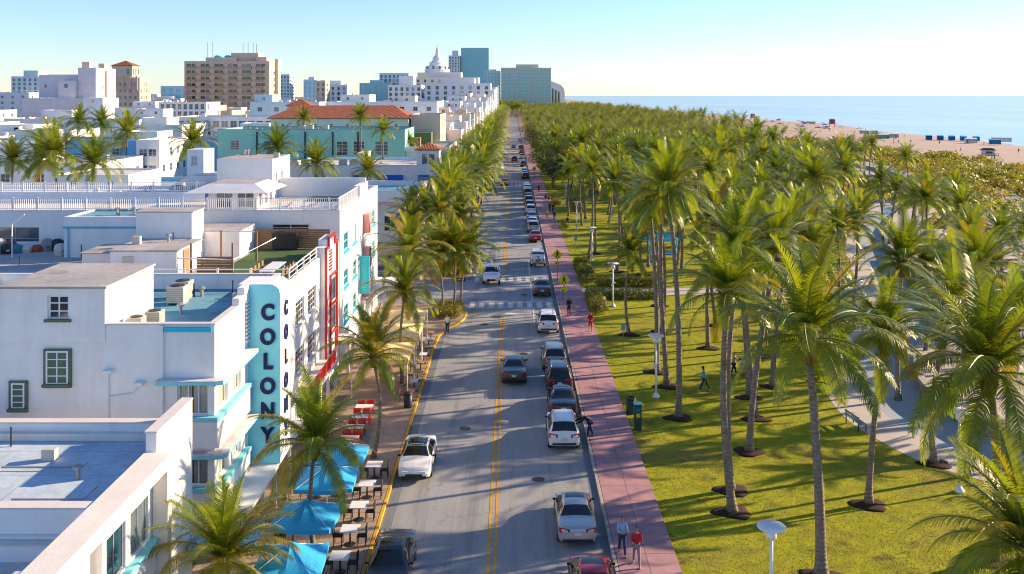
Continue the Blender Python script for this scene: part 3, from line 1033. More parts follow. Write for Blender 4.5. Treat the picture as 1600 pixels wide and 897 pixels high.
MB().box(F - 8.2, F - .02, 88.2, 88.6, 11.71, 13.4).box(F - .5, F + .03, 84.7, 89.4, 0, 13.0).build('end_wall', WHITE, t)
railing(t, (-21.4, 88.0), (F - 8.3, 88.0), 11.72, 1.2, .16, 1.6)
MB().box(-18.2, F - .6, 84, 87.6, 11.705, 11.78).build('roof_turf', TURF, t)
block(t, -26.5, -21.5, 86, 92.7, 11.71, 15.3, WHITE, par=0, roofm=ROOFG, E=[(87, 87.8, 12.2, 14), (89, 90.2, 12.2, 14)])
block(t, -31.2, -29.6, 92, 95.2, 11.71, 15.8, WHITE, S=[(-30.8, -30.2, 14.2, 15.2)], par=0, roofm=ROOFW)
block(t, -29.5, -26.55, 88, 93, 11.71, 13.6, WHITE, par=0, roofm=ROOFW)
# glazed pavilion with the flared eaves
pst = wstyle(STEELW, 2, 2, GLASS, None, .2)
block(t, -24.6, -20.6, 77.6, 81.4, 11.71, 13.3, WHITE, S=[(-24.0, -22.6, 11.9, 13.15, pst), (-22.3, -20.9, 11.9, 13.15, pst)], E=[(78.0, 79.2, 11.9, 13.15, pst), (79.7, 80.9, 11.9, 13.15, pst)], par=0, roofm=ROOFG)
mb = MB()
x0, x1, y0, y1 = -26.2, -19.5, 76.4, 83.0
a0, a1, b0, b1 = -24.6, -20.9, 77.8, 82.0
z0, z1 = 13.2, 13.85
A = [(x0, y0, z0), (x1, y0, z0), (x1, y1, z0), (x0, y1, z0)]
B = [(a0, b0, z1), (a1, b0, z1), (a1, b1, z1), (a0, b1, z1)]
for i in range(4):
    j = (i + 1) % 4
    mb.q(A[i], A[j], B[j], B[i])
mb.q(*A[::-1])
mb.build('flared_eaves', WHITE, t)
MB().q(*[(x, y, z + .002) for x, y, z in B]).build('roof', ROOFG, t)
# lower wing in front with its roofs (turquoise patch) and service rooms
block(t, -32.6, -26.35, 69.8, 74.95, 9.0, 12.05, WHITE, par=.12, roofm=ROOFT)
MB().tube([(-32.7, 69.7, 11.4), (-26.4, 69.7, 11.4)], .07, 6).build('pipe', TURQ, t)
MB().tube([(-32.3, 69.72, 9.2), (-32.3, 69.72, 11.3)], .08, 6).build('pipe', SHADEB, t)
# bay boxes, banner
for z, y in ((8.6, 86.2), (5.5, 86.0), (2.9, 86.0)):
    MB().box(F + .03, F + .6, y + .2, y + 1.9, z, z + 1.7).build('bay_box', mat('coral_paint', (.70, .30, .28), .6), t)
    window(t, (F + .69, y + 1.05, z + .2), 'E', 1.4, 1.3, wstyle(STEELW, 2, 2, GLASSB, None, .2))
bn = tag(MB().box(F + .06, F + .95, 84.1, 84.25, 3.6, 6.9).build('banner', TURQ), 'turquoise vertical banner sign with pale strokes on white hotel front', 'banner')
mb = MB()
for k in range(12):
    z = 6.55 - k * .24
    mb.box(F + .3 + .08 * (k % 3), F + .62 + .05 * (k % 2), 84.08, 84.098, z, z + .09)
    mb.box(F + .32 + .1 * (k % 2), F + .38 + .1 * (k % 2), 84.08, 84.097, z - .1, z + .15)
mb.build('pale_strokes', TURQL, bn)
MB().poly([(F + .04, 86), (-9.8, 92.5), (-9.8, 95.6), (F + .04, 95.6)], 2.7, 2.9).build('porch_roof', WHITE, t)
for p in ((-10.2, 92.8), (-10.2, 95.2), (-12, 90)):
    MB().box(p[0] - .12, p[0] + .12, p[1] - .12, p[1] + .12, 0, 2.7).build('porch_post', WHITE, t)
LOUNG = None
def lounger(x, y, z, rz, label, group, m=None):
    o = thing('sun_lounger', label, 'sun lounger', (x, y, z), rz, group)
    m = m or STEELW
    for nm, b in (('seat', MB().box(-.3, .3, -.9, .35, .28, .36)), ('frame', MB().box(-.32, -.28, -.9, .9, .2, .28).box(.28, .32, -.9, .9, .2, .28))):
        link(nm, b.mesh(nm, m), o)
    b = MB().q((-.3, .35, .32), (.3, .35, .32), (.3, .9, .75), (-.3, .9, .75)).q((-.3, .9, .69), (.3, .9, .69), (.3, .35, .26), (-.3, .35, .26))
    link('backrest', b.mesh('backrest', m), o)
    lg = MB().box(-.03, .03, -.03, .03, 0, .2).mesh('leg', m)
    for i in (-.28, .28):
        for j in (-.8, .8):
            link('leg', lg, o, (i, j, 0))
    return o
for i, x in enumerate((-18.6, -16.9, -15.2)):
    lounger(x, 77.2, 11.7, R(-70), ['white sun lounger on the roof terrace nearest the glazed pavilion', 'white sun lounger on the roof terrace, middle one behind the railing', 'white sun lounger on the roof terrace nearest the street corner'][i], 'loungers on the white hotel terrace')
# stored furniture on the low roof at far left
jm = [mat('rust_fabric', (.35, .09, .05), .9, .2), mat('grey_tarp', (.30, .29, .29), .8, .2), DARK, mat('teal_tarp', (.05, .22, .28), .8), ACM]
for i in range(16):
    o = thing('stored_furniture', 'stacked furniture under tarps on the low blue roof at the left edge', 'furniture', (-39 + i * .62 % 8.4, 71 + (i * 37 % 9) * .3, 9.2), random.uniform(0, 3), 'furniture stored on the low roof')
    h = random.uniform(.5, 1.3)
    MB().lathe([(.42, 0), (.5, h * .5), (.42, h * .85), (.2, h)], 7).build('tarp', jm[i % 5]).parent = o
    MB().box(-.5, .5, -.12, .12, h * .3, h * .45).build('plank', jm[(i + 2) % 5]).parent = o
for x in (-38.5, -36.5, -32.5):
    MB().tube([(x, 70, 9.2), (x, 70, 11.6), (x + .9, 70, 12.3)], .05, 6).build('awning_pole', STEELW, t)
# ------------------------------------------------------------------ buildings beyond the cross street
def dw(n, x0, x1, zs, w=1.3, h=1.4):
    return grid(x0, x1, n, w, zs, h)
bst = wstyle(STEELW, 2, 2, GLASSB, None, .2)
# low canopy building on the far corner
t = thing('corner_pavilion', 'low white corner building with deep flat canopy beyond the cross street', 'building', (-20, 140, 0))
block(t, -36, -15.4, 137, 152, 0, 5.6, WHITE, S=dw(5, -30, -16, (1.6,), 1.9, 2.2), E=dw(3, 138, 151, (1.6,), 2.4, 2.2), par=.3, roofm=ROOFG, st=bst)
block(t, -36, F, 135.5, 152.2, 5.95, 6.7, WHITE, par=.75, roofm=ROOFT, cop=COPING)
for y in (136.2, 143, 151.4):
    MB().box(F - .9, F - .4, y - .25, y + .25, 0, 5.95).build('canopy_column', WHITE, t)
# blue awning hotel with the little tiled tower
t = thing('awning_hotel', 'pale blue-white hotel with blue awnings and red-tiled corner turret', 'hotel', (-26, 186, 0))
ast = wstyle(STEELW, 3, 2, GLASS, None, .2)
S = [(-28.9, -27.5, 3.9, 5.6), (-23.9, -20.6, 3.9, 5.6), (-17.1, -15.6, 3.9, 5.6), (-17.2, -15.4, .6, 2.2)]
E = grid(177, 199, 4, 1.8, (1.0, 3.9), 1.7)
block(t, -42, F, 176, 200, 0, 7.6, WHITE, S=S, E=E, par=.55, roofm=ROOFW, st=ast, cop=TURQ)
block(t, -17.6, F + .02, 175.95, 181, 8.2, 10.9, WHITE, S=[(-16.6, -15.6, 8.35, 10.2, wstyle(AWNB, 1, 3, GLASS)), (-15.3, -14.3, 8.35, 10.2, wstyle(AWNB, 1, 3, GLASS))], E=[(177, 178, 8.35, 10.2, wstyle(AWNB, 1, 3, GLASS))], par=0)
pyramid(t, -17.6, F, 175.95, 181, 11.1, 1.2, TILE, .35)
block(t, -28.6, -27.2, 177, 184, 8.2, 10.4, WHITE, par=0, roofm=ROOFW)
for x, w in ((-28.2, 2.2), (-22.2, 4.2), (-16.3, 2.0)):
    awning(t, x, 175.98, 5.5, w, .9, .9, 'S', AWNB)
awning(t, -16.3, 175.98, 2.2, 2.6, .9, .7, 'S', AWNB)
for y in (180, 185.5, 191, 196.5):
    awning(t, F + .02, y, 5.4, 2.6, 1.1, 1.0, 'E', BLUEC)
    awning(t, F + .02, y, 2.4, 2.6, 1.1, 1.0, 'E', BLUEC)
for i in range(6):
    ac_unit((-40.5 + i * 2.0 + (i > 2) * 3, 178.2, 7.6), 'grey rooftop air conditioner in the row behind the blue awning hotel parapet', 1.5)
# teal long building
t = thing('teal_building', 'long flat teal-green building with sash windows behind the blue awnings', 'building', (-43, 212, 0))
tw = wstyle(STEELW, 2, 4, GLASS, None, .2)
S = [(-60.2, -58.4, 9.3, 11.4, tw), (-53.2, -50.0, 9.3, 11.3, tw), (-37.6, -35.2, 8.2, 11.2, tw), (-34.0, -31.6, 8.2, 11.2, tw), (-29.4, -26.6, 8.2, 11.2, tw)]
block(t, -63, -23, 205, 224, 0, 13.2, TEALW, S=S, E=grid(206, 223, 3, 1.6, (8.5,), 2), par=.5, roofm=ROOFG, cop=mat('dark_teal_trim', (.05, .18, .17), .7), st=tw)
for x in (-54.6, -44.3, -38.4, -33.0):
    MB().box(x - .15, x + .15, 204.8, 204.99, 0, 13.2).build('down_pipe', DARK, t)
for i, x in enumerate((-45.6, -43.8, -40.5)):
    ac_unit((x, 208, 13.2), 'dark air conditioner on the teal building roof', 1.4)
# red tiled hall
t = thing('tiled_roof_building', 'cream building under a long red-tiled hip roof', 'building', (-41, 238, 0))
block(t, -58, -25, 230, 248, 0, 15.4, WARM, S=grid(-57, -26, 8, .7, (13.4,), .8), E=grid(231, 247, 3, 1.4, (9.5, 12.6), 1.6), par=0, st=bst)
pyramid(t, -58, -25, 230, 248, 15.6, 2.9, TILE, .7, 24)
awning(t, -24.98, 234, 12.2, 3.4, 1.6, 1.3, 'E', mat('yellow_awning', (.75, .55, .05), .8))
# peach building at its right, roof garden in front
t = thing('peach_building', 'pale peach block beside the red-tiled roof, with a green roof garden below', 'building', (-20, 235, 0))
block(t, -24.6, -17.5, 232, 252, 0, 15.9, PEACH, S=[(-22.8, -20.2, 10.2, 12.0, bst)], E=grid(233, 251, 4, 1.4, (3, 6.4, 9.8, 13), 1.5), par=.5, st=bst)
block(t, -24, F, 206, 231.6, 0, 9.4, WARM, S=dw(3, -23, -14, (3, 6.2)), E=grid(207, 231, 6, 1.6, (2.6, 5.8), 1.7), par=.6, st=bst, roofm=ROOFG)
MB().box(-23.4, -19.2, 226, 231.4, 9.41, 12.2).build('green_screen_wall', mat('olive_panel', (.10, .15, .07), .8), t)
MB().box(-23.6, -20.6, 214, 216, 9.41, 11.6).build('timber_box', WOOD, t)
# street front row to the vanishing point
FRONT = [(252.5, 279, 11.2, 22, WHITE, 0), (279.6, 305, 12.6, 16, WARM, 1), (305.4, 336, 10.4, 26, WHITE, 0), (336.5, 352, 13.8, 20, PEACH, 2), (366, 392, 12.0, 24, WHITE, 1), (392.5, 430, 15.4, 18, WHITE, 2), (430.6, 468, 12.6, 30, WARM, 0), (486, 520, 17.5, 24, WHITE, 1), (520.6, 572, 15.0, 32, WHITE, 2), (573, 628, 19.5, 26, WARM, 0), (640, 700, 17.0, 36, WHITE, 1), (701, 790, 24.5, 40, WHITE, 2), (800, 900, 27.0, 60, PALEB, 0)]
names = ['white flat-roofed', 'cream stepped', 'white ribbed', 'peach finned', 'white terraced', 'tall white finned', 'wide cream', 'white five-storey', 'broad white', 'tall cream', 'far white', 'tall far white', 'farthest pale blue']
for i, (y0, y1, z, dpt, m, k) in enumerate(FRONT):
    t = thing('street_front_hotel', names[i] + ' hotel in the receding street front, ' + ['just past the peach block', 'second past the peach block', 'third past the peach block', 'fourth past the peach block', 'fifth past the peach block', 'sixth past the peach block', 'seventh past the peach block', 'eighth past the peach block', 'ninth past the peach block', 'tenth past the peach block', 'eleventh past the peach block', 'twelfth past the peach block', 'last before the towers'][i], 'hotel', (F - dpt / 2, (y0 + y1) / 2, 0), 0, 'hotels along the street front')
    ne = max(2, int((y1 - y0) / 6))
    ns = max(2, int(dpt / 5))
    zs = [round(2.8 + 3.2 * q, 2) for q in range(int((z - 2.4) / 3.2))]
    block(t, F - dpt, F, y0, y1, 0, z, m, S=grid(F - dpt + 1, F - 1, ns, 1.5, zs[-2:], 1.5), E=grid(y0 + .5, y1 - .5, ne, 2.2, zs, 1.5), par=.6, st=bst, roofm=[ROOFW, ROOFG, ROOFT][k], cop=COPING if k != 1 else TURQL)
    MB().box(F - .05, F + .7, y0 + (y1 - y0) * .42, y0 + (y1 - y0) * .58, 0, z + 2.6).build('fin_tower', m, t)
    for q in zs:
        MB().box(F + .005, F + .5, y0 + .4, y0 + (y1 - y0) * .4, q + 1.62, q + 1.78).box(F + .005, F + .5, y0 + (y1 - y0) * .6, y1 - .4, q + 1.62, q + 1.78).build('eyebrow', m, t)
    block(t, F - dpt * .8, F - dpt * .45, y0 + 3, y0 + (y1 - y0) * .6, z + .01, z + 2.8, m, S=grid(F - dpt * .78, F - dpt * .47, 2, 1., (z + 1.,), 1.1), par=.2, roofm=ROOFG, name='roof_house')
    block(t, F - dpt * .35, F - dpt * .15, y0 + (y1 - y0) * .3, y1 - 4, z + .01, z + 2.0, m, par=.2, roofm=ROOFW, name='roof_house')
    for q in range(3):
        x = F - dpt * (.2 + .22 * q)
        MB().box(x, x + 1.2, y0 + 1.2, y0 + 2.4, z + .02, z + 1.2 + .3 * q).build('roof_plant', ACM, t)
# ------------------------------------------------------------------ buildings of the blocks to the west
def low(label, x0, x1, y0, y1, z, m, rows=1, ns=6, par=.6, roofm=None, extra=(), cop=COPING, st=None, w=1.6, h=1.5, name='town_building', ne=4, cat='building'):
    t = thing(name, label, cat, ((x0 + x1) / 2, (y0 + y1) / 2, 0))
    zs = [round(z - 2.6 - 3.2 * q, 2) for q in range(rows) if z - 2.6 - 3.2 * q > .8]
    block(t, x0, x1, y0, y1, 0, z, m, S=grid(x0 + .5, x1 - .5, ns, w, zs, h) if ns else (), E=grid(y0 + .5, y1 - .5, ne, min(w, (y1 - y0) / ne * .6), zs, h), par=par, roofm=roofm or ROOFG, cop=cop, st=st or bst)
    for a0, a1, b0, b1, za, mm in extra:
        block(t, a0, a1, b0, b1, z + .01, za, mm, par=.25, roofm=ROOFW, name='roof_house', S=grid(a0, a1, max(1, int((a1 - a0) / 5)), 1., (round(za - 1.6, 2),), 1.) if za - z > 2.2 else ())
    for q in range(int((x1 - x0) / 7)):
        px, py = random.uniform(x0 + 1.5, x1 - 2), random.uniform(y0 + 1.5, y1 - 2)
        MB().box(px, px + random.uniform(.7, 1.6), py, py + 1.2, z + .02, z + random.uniform(.8, 1.5)).build('roof_plant', random.choice([ACM, ALU, STEELW]), t)
    return t
low('white sunlit hotel with roof terrace left of the teal building', -132, -72, 165, 187, 8.6, WHITE, 2, 10, extra=[(-96, -84, 170, 180, 12.4, WHITE)], ne=5)
low('blue-shaded white block with balconies behind the sunlit hotel', -73.7, -69.2, 188, 205, 11.6, WHITE, 3, 2)
low('low building with shade-blue walls and roof behind the terrace hotel', -66, -38, 118, 150, 7.6, SHADEB, 2, 5, roofm=ROOFB, extra=[(-62, -52, 130, 142, 10, WHITE)])
low('low white building at the left edge behind the picket terrace', -125, -70, 118, 152, 6.4, WARM, 1, 9, roofm=ROOFG, extra=[(-110, -98, 128, 140, 9, WHITE)])
low('long building with shade-blue walls and flat turquoise roof beyond the tall palms', -118, -64, 212, 232, 10.4, SHADEB, 1, 8, roofm=ROOFT, extra=[(-112, -104, 216, 226, 13, WARM), (-88, -80, 216, 226, 12.6, WHITE)])
low('long low grey-white building at the left edge in the middle distance', -190, -120, 210, 236, 10.8, WARM, 2, 12, extra=[(-150, -140, 215, 225, 13.2, WHITE)])
low('white arcaded building with pale columns in front of the brown block', -102, -64, 290, 312, 13.9, WHITE, 2, 14, w=2.0, h=2.0)
low('pale blue house with dark windows beside the brown block', -87, -64, 318, 336, 18.2, PALEB, 2, 4, extra=[(-86, -80, 320, 330, 21, PALEB)])
low('light grey-white building behind the red-tiled roof', -64, -26, 330, 360, 18.2, WHITE, 1, 8, extra=[(-60, -50, 335, 350, 21, WHITE), (-40, -34, 335, 345, 20.6, WARM)])
t = thing('turret_house', 'peach tower with small red pyramid roof behind the long tiled roof', 'tower', (-67, 300, 0))
block(t, -70.5, -63.5, 300, 308, 0, 17.6, PEACH, S=grid(-70, -64, 2, 1.2, (14.6,), 1.6), par=0, st=bst)
pyramid(t, -70.5, -63.5, 300, 308, 17.8, 2.2, TILE, .6)
low('white arcaded terrace building left of the brown block', -155, -134, 420, 440, 17.4, WHITE, 2, 8, w=1.6, h=2.4)
low('white stepped block right of the mission tower', -190, -152, 430, 455, 14.6, WHITE, 2, 6, extra=[(-172, -162, 435, 445, 18, WHITE)])
low('low white building below the theatre block', -175, -120, 330, 352, 12.4, WHITE, 1, 10, extra=[(-150, -143, 335, 345, 20, WHITE), (-132, -122, 335, 345, 16, WHITE)])
low('wide low lilac-white building left of the theatre block', -300, -222, 400, 430, 14, LILAC, 2, 14)
low('white building at the far left edge under the skyline', -330, -262, 520, 550, 22, WHITE, 3, 12)
# theatre block
t = thing('theatre_block', 'large windowless pale lilac block with sunlit east tower', 'building', (-205, 460, 0))
block(t, -229, -194.4, 448, 474, 0, 19.2, LILAC, par=.5, roofm=ROOFW)
MB().box(-229.2, -194.3, 447.7, 447.98, 9.5, 11.0).build('brown_band', mat('brown_band', (.34, .22, .18), .8), t)
block(t, -226, -206.1, 458, 473.8, 19.8, 30.4, LILAC, S=[(-223.5, -222.2, 24.5, 26.2, bst)], par=.5, roofm=ROOFW)
block(t, -214, -206.2, 452, 457.9, 19.8, 27.5, LILAC, S=[(-211.2, -209.4, 24.5, 26.4, bst)], par=.4, roofm=ROOFW)
block(t, -206, -197.5, 455, 478, 19.75, 33.6, LILAC, E=[(462, 463.6, 24, 25.6), (470, 471.6, 28, 29.6)], par=.5, roofm=ROOFW, st=bst)
MB().box(-205, -201.5, 457, 461, 33.6, 36.9).box(-201, -198.2, 466, 472, 33.6, 36.4).box(-197.45, -196.4, 465, 469, 19.8, 33).build('roof_tower', PEACH, t)
# mission tower
t = thing('mission_tower', 'tan stepped tower with arched belvedere and red hip roof', 'tower', (-211, 525, 0))
zs = [round(8 + 3.6 * q, 2) for q in range(6)]
block(t, -217, -202, 520, 536, 0, 30, TANW, S=grid(-216.5, -203, 5, 1.3, zs, 1.9), E=grid(521, 535, 4, 1.3, zs, 1.9), par=.8, roofm=ROOFG, st=bst)
block(t, -217, -206, 519.8, 530, 30.81, 37, TANW, S=grid(-216.6, -206.6, 3, 1.7, (32.2,), 3.2), E=grid(520, 530, 3, 1.6, (32.2,), 3.2), par=0, st=bst)
pyramid(t, -217, -206, 519.8, 530, 37.2, 2.8, TILE, .5)
for x in (-215, -211, -207, -203.5):
    MB().box(x - .5, x + .5, 519.3, 519.79, 24, 31.5).build('buttress', TANW, t)
# brown balcony block
t = thing('balcony_apartment_block', 'tall tan apartment block with grid of dark balconies', 'building', (-167, 575, 0))
S = []
cols = [-188.5 + 8.1 * q for q in range(6)]
zs = [round(40 - 3.75 * (q + 1) + .6, 2) for q in range(10)]
dk = wstyle(ALU, 2, 1, GLASS, None, 1.1)
for c in cols:
    for z in zs:
        S += [(c - 1.6, c + .9, z, z + 2.5), (c + 1.3, c + 3.5, z, z + 2.5)]
block(t, -191.5, -142, 560, 588, 0, 40.2, TANW, S=S, E=[(570, 573, z, z + 2.2) for z in zs], par=.8, roofm=ROOFG, sts=dk, ste=bst)
bal = MB().box(-2.9, 2.9, -1.3, 0, 0, .25).box(-2.9, 2.9, -1.3, -1.2, .25, 1.25).box(-2.9, -2.8, -1.2, 0, .25, 1.25).box(2.8, 2.9, -1.2, 0, .25, 1.25).mesh('balcony', mat('balcony_concrete', (.44, .35, .27), .8))
for c in cols:
    for z in zs:
        link('balcony', bal, t, (c + .95 + 167, 559.98 - 575, z - .4))
MB().box(-150, -144, 562, 570, 40.9, 43.5).box(-180, -162, 563, 575, 40.9, 43.2).box(-166, -150, 566, 580, 40.9, 46).build('roof_house', PEACH, t)
MB().box(-142.02, -140.2, 574, 580, 0, 42.6).build('east_stair_tower', PEACH, t)
for x in (-160, -157, -154, -152, -181, -178):
    MB().tube([(x, 570, 41), (x, 570, 50.5 + (x % 3))], .16, 5).build('antenna_mast', ALU, t)
for x in (-174, -168):
    MB().lathe([(1.6, 41), (2.2, 42.5), (2.2, 44), (1.2, 44.6)], 12, x, 567).build('cooling_fan', TURQ, t)
# distant skyline
def tower(label, x0, x1, y, z, m, ns, rows, dep=30, gl=GLASSB, wf=.62, top=0., name='skyline_tower', ne=3):
    t = thing(name, label, 'tower', ((x0 + x1) / 2, y, 0), 0, 'towers on the skyline')
    fh = z / (rows + .6)
    w = (x1 - x0) / ns * wf
    st = wstyle(m, 1, 1, gl, None, .8)
    zs = [round(fh * (q + .6), 2) for q in range(rows) if fh * (q + .6) > 12]
    block(t, x0, x1, y, y + dep, 0, z, m, S=grid(x0, x1, ns, w, zs, fh * .7), E=grid(y, y + dep, ne, dep / ne * .5, zs, fh * .6), par=.8, roofm=ROOFG, st=st)
    if top:
        block(t, x0 + (x1 - x0) * .3, x1 - (x1 - x0) * .25, y + 5, y + dep - 5, z + .81, z + top, m, par=.4, roofm=ROOFG, name='roof_house')
    return t
tower('broad teal-windowed condominium at the end of the palm avenue', -12, 40, 1000, 49, mat('condo_cream', (.62, .60, .50), .7), 9, 13, 40, GLASST, .82, 4, ne=4)
tower('blue glass wing left of the broad condominium', -30, -13, 1010, 46, PALEB, 5, 12, 40, GLASST, .7, 2)
tower('tall teal glass tower highest on the skyline', -78, -36, 1450, 92, GLASST, 8, 20, 40, GLASST, .86)
tower('pale stepped tower left of the tall glass tower', -96, -79, 1440, 80, WHITE, 4, 18, 30, GLASSB, .5, 8)
tower('white slab hotel with blue windows below the domed tower', -150, -118, 1100, 43, WHITE, 7, 11, 40, GLASSB, .5, 3)
tower('pale blue gridded block left of the white slab hotel', -118, -92, 850, 40, PALEB, 7, 11, 30, GLASSB, .5)
tower('cream broad block below the glass tower', -92, -30, 840, 36, WARM, 10, 9, 40, GLASSB, .35, 5)
tower('white building stepping up right of the domed tower', -64, -16, 700, 29, WHITE, 8, 7, 40, GLASSB, .4, 4)
tower('teal office block in the mid skyline', -134, -106, 840, 31, mat('teal_office', (.34, .60, .64), .6), 6, 7, 30, GLASST, .7, 3)
tower('grey-white stepped building right of the teal office', -104, -76, 800, 29, WHITE, 6, 6, 30, GLASSB, .5, 8)
tower('narrow dark tower right of the brown block', -218, -209, 900, 40, PALEB, 3, 12, 20, GLASS, .6)
tower('small teal tower in the skyline gap', -196, -184, 900, 35, PALEB, 3, 8, 20, GLASST, .6, 3)
tower('white twin block in the skyline gap', -176, -150, 870, 30, WHITE, 5, 6, 25, GLASSB, .4, 4)
tower('peach low tower in the skyline gap', -168, -160, 820, 33, PEACH, 2, 7, 20, GLASSB, .4)
tower('pale cluster building at the far left skyline', -470, -440, 900, 38, PALEB, 6, 9, 30, GLASSB, .5, 6)
tower('low teal block left of the brown apartment block', -330, -290, 900, 29, PALEB, 6, 5, 30, GLASST, .6)
tower('pale blue wide block just left of the brown apartments', -286, -262, 860, 27, PALEB, 5, 4, 30, GLASSB, .5)
# domed stepped tower
t = thing('domed_tower', 'white stepped tower with lantern dome and spire', 'tower', (-88, 1150, 0), 0, 'towers on the skyline')
block(t, -112, -70, 1130, 1165, 0, 47, CREAM, S=grid(-111, -71, 7, 2.6, (30, 35, 40), 2.6), par=.8, st=bst)
mb = MB()
mb.lathe([(15, 47.8), (15, 52), (13, 52.2), (13, 56), (9.5, 56.5), (9.5, 60), (6, 62), (5.5, 66), (2.5, 69), (1.6, 76), (.5, 80), (.2, 86)], 20, -90, 1148)
mb.build('lantern_dome', WHITE, t)
for k in range(10):
    a = 2 * math.pi * k / 10
    MB().box(-90 + 13.1 * math.cos(a) - .9, -90 + 13.1 * math.cos(a) + .9, 1148 + 13.1 * math.sin(a) - .6, 1148 + 13.1 * math.sin(a) + .6, 52.4, 55.4).build('arched_opening', GLASSB, t)
# rounded white hotel at the beach end
t = thing('curved_tower', 'white rounded tower at the beach end of the skyline', 'tower', (58, 1300, 0), 0, 'towers on the skyline')
mb = MB()
rr = []
for k in range(9):
    z = 40 * k / 8
    w = 12 if z < 26 else 12 * math.sqrt(max(.02, 1 - ((z - 26) / 14.5) ** 2))
    rr.append([(58 - 12, 1290, z), (58 - 12 + 2 * w, 1290, z), (58 - 12 + 2 * w, 1330, z), (58 - 12, 1330, z)])
mb.rings(rr).build('wall', WHITE, t)
for k in range(4):
    MB().box(49 + k * 4, 51 + k * 4, 1289.5, 1289.95, 6, 32 - k * 2).build('window', GLASSB, t)
# scattered roofs that fill the blocks behind
rs = random.Random(3)
fillers = ['white', 'cream', 'pale blue', 'peach', 'lilac-white']
fm = [WHITE, WARM, PALEB, PEACH, LILAC]
n = 0
for row, (yy, xa, xb) in enumerate(((262, -62, -300), (372, -40, -330), (470, -34, -170), (520, -40, -140), (600, -34, -135), (640, -200, -420), (690, -44, -380), (760, -30, -420), (880, -200, -500), (960, -150, -430))):
    x = xa
    while x > xb:
        w = rs.uniform(16, 34)
        k = rs.randrange(5) if rs.random() < .5 else 0
        z = rs.uniform(8, 13) + max(0, yy - 450) * .014
        d = rs.uniform(16, 30)
        t = thing('background_building', 'small flat-roofed building among the white roofs of the town behind', 'building', (x - w / 2, yy + 10, 0), 0, 'town roofs in the background')
        y0 = yy + rs.uniform(-10, 10)
        zz = [round(z - 2.8 - 3.3 * q, 2) for q in range(2)]
        block(t, x - w, x, y0, y0 + d, 0, z, fm[k], S=grid(x - w + 1, x - 1, int(w / 4.5), 1.5, zz, 1.5), E=grid(y0 + 1, y0 + d - 1, 4, 1.5, zz, 1.5), par=.5, roofm=rs.choice([ROOFG, ROOFW, ROOFW, ROOFT]), st=bst)
        block(t, x - w * .7, x - w * .3, y0 + 4, y0 + d * .6, z + .01, z + rs.uniform(1.8, 4), fm[k], par=.2, roofm=ROOFW, name='roof_house')
        for q in range(3):
            px = x - w * rs.uniform(.05, .95)
            MB().box(px - .7, px + .7, y0 + 1.5, y0 + 3, z + .02, z + rs.uniform(.8, 2)).build('roof_plant', rs.choice([ACM, ALU, STEELW]), t)
        x -= w + rs.uniform(2, 14)
        n += 1

# ------------------------------------------------------------------ roof clutter on the near roofs
def clutter(name, x0, x1, y0, y1, z, n, seed):
    T = next(o for o in bpy.data.objects if o.name == name)
    r = random.Random(seed)
    for i in range(n):
        x, y = r.uniform(x0, x1), r.uniform(y0, y1)
        k = i % 4
        if k == 0:
            MB().lathe([(.09, z), (.09, z + .4), (.2, z + .42), (.2, z + .5), (.03, z + .58)], 10, x, y).build('roof_vent', ALU, T)
        elif k == 1:
            L = r.uniform(1.5, 4)
            MB().tube([(x, y, z + .12), (min(x + L, x1), y, z + .12), (min(x + L, x1), y + r.uniform(.4, 1.2), z + .12)], .035, 5).build('conduit', ALU, T)
        elif k == 2:
            MB().box(x, x + .5, y, y + .35, z + .004, z + .25 + r.random() * .3).build('equipment_box', ACM, T)
        else:
            MB().tube([(x, y, z), (x, y, z + r.uniform(.5, 1.1))], .04, 6).build('vent_pipe', DARK, T)
clutter('art_deco_hotel', -17.8, -14.2, 45, 55, 9.8, 9, 1)
clutter('art_deco_hotel', -29, -24, 45, 55, 9.8, 6, 2)
clutter('white_hotel', -22, -15, 32.6, 39, 6.75, 7, 3)
clutter('roof_deck_hotel', -36, -28.3, 59.5, 73, 9.2, 10, 4)
clutter('roof_deck_hotel', -25.6, -22.2, 62.4, 66.6, 11.0, 4, 5)
clutter('terrace_hotel', -52, -27.5, 85, 95, 11.7, 22, 6)
clutter('terrace_hotel', -21, -14.5, 89.2, 95, 11.7, 9, 7)
clutter('terrace_hotel', -26.3, -21.8, 86.4, 92, 15.3, 5, 8)
clutter('terrace_hotel', -31.8, -27, 70.2, 74.5, 12.05, 6, 9)
clutter('corner_pavilion', -34, -15, 137, 151, 6.7, 14, 10)
clutter('awning_hotel', -40, -19, 179, 198, 7.6, 20, 11)
clutter('teal_building', -61, -25, 207, 222, 13.2, 22, 12)
# cooling units and dark furniture behind the terrace railing
for i in range(5):
    ac_unit((-30.6 + i * 1.5, 87.4 + (i % 2), 11.7), 'grey air conditioner in the cluster behind the terrace hotel wall', 1.1, .2 * i)
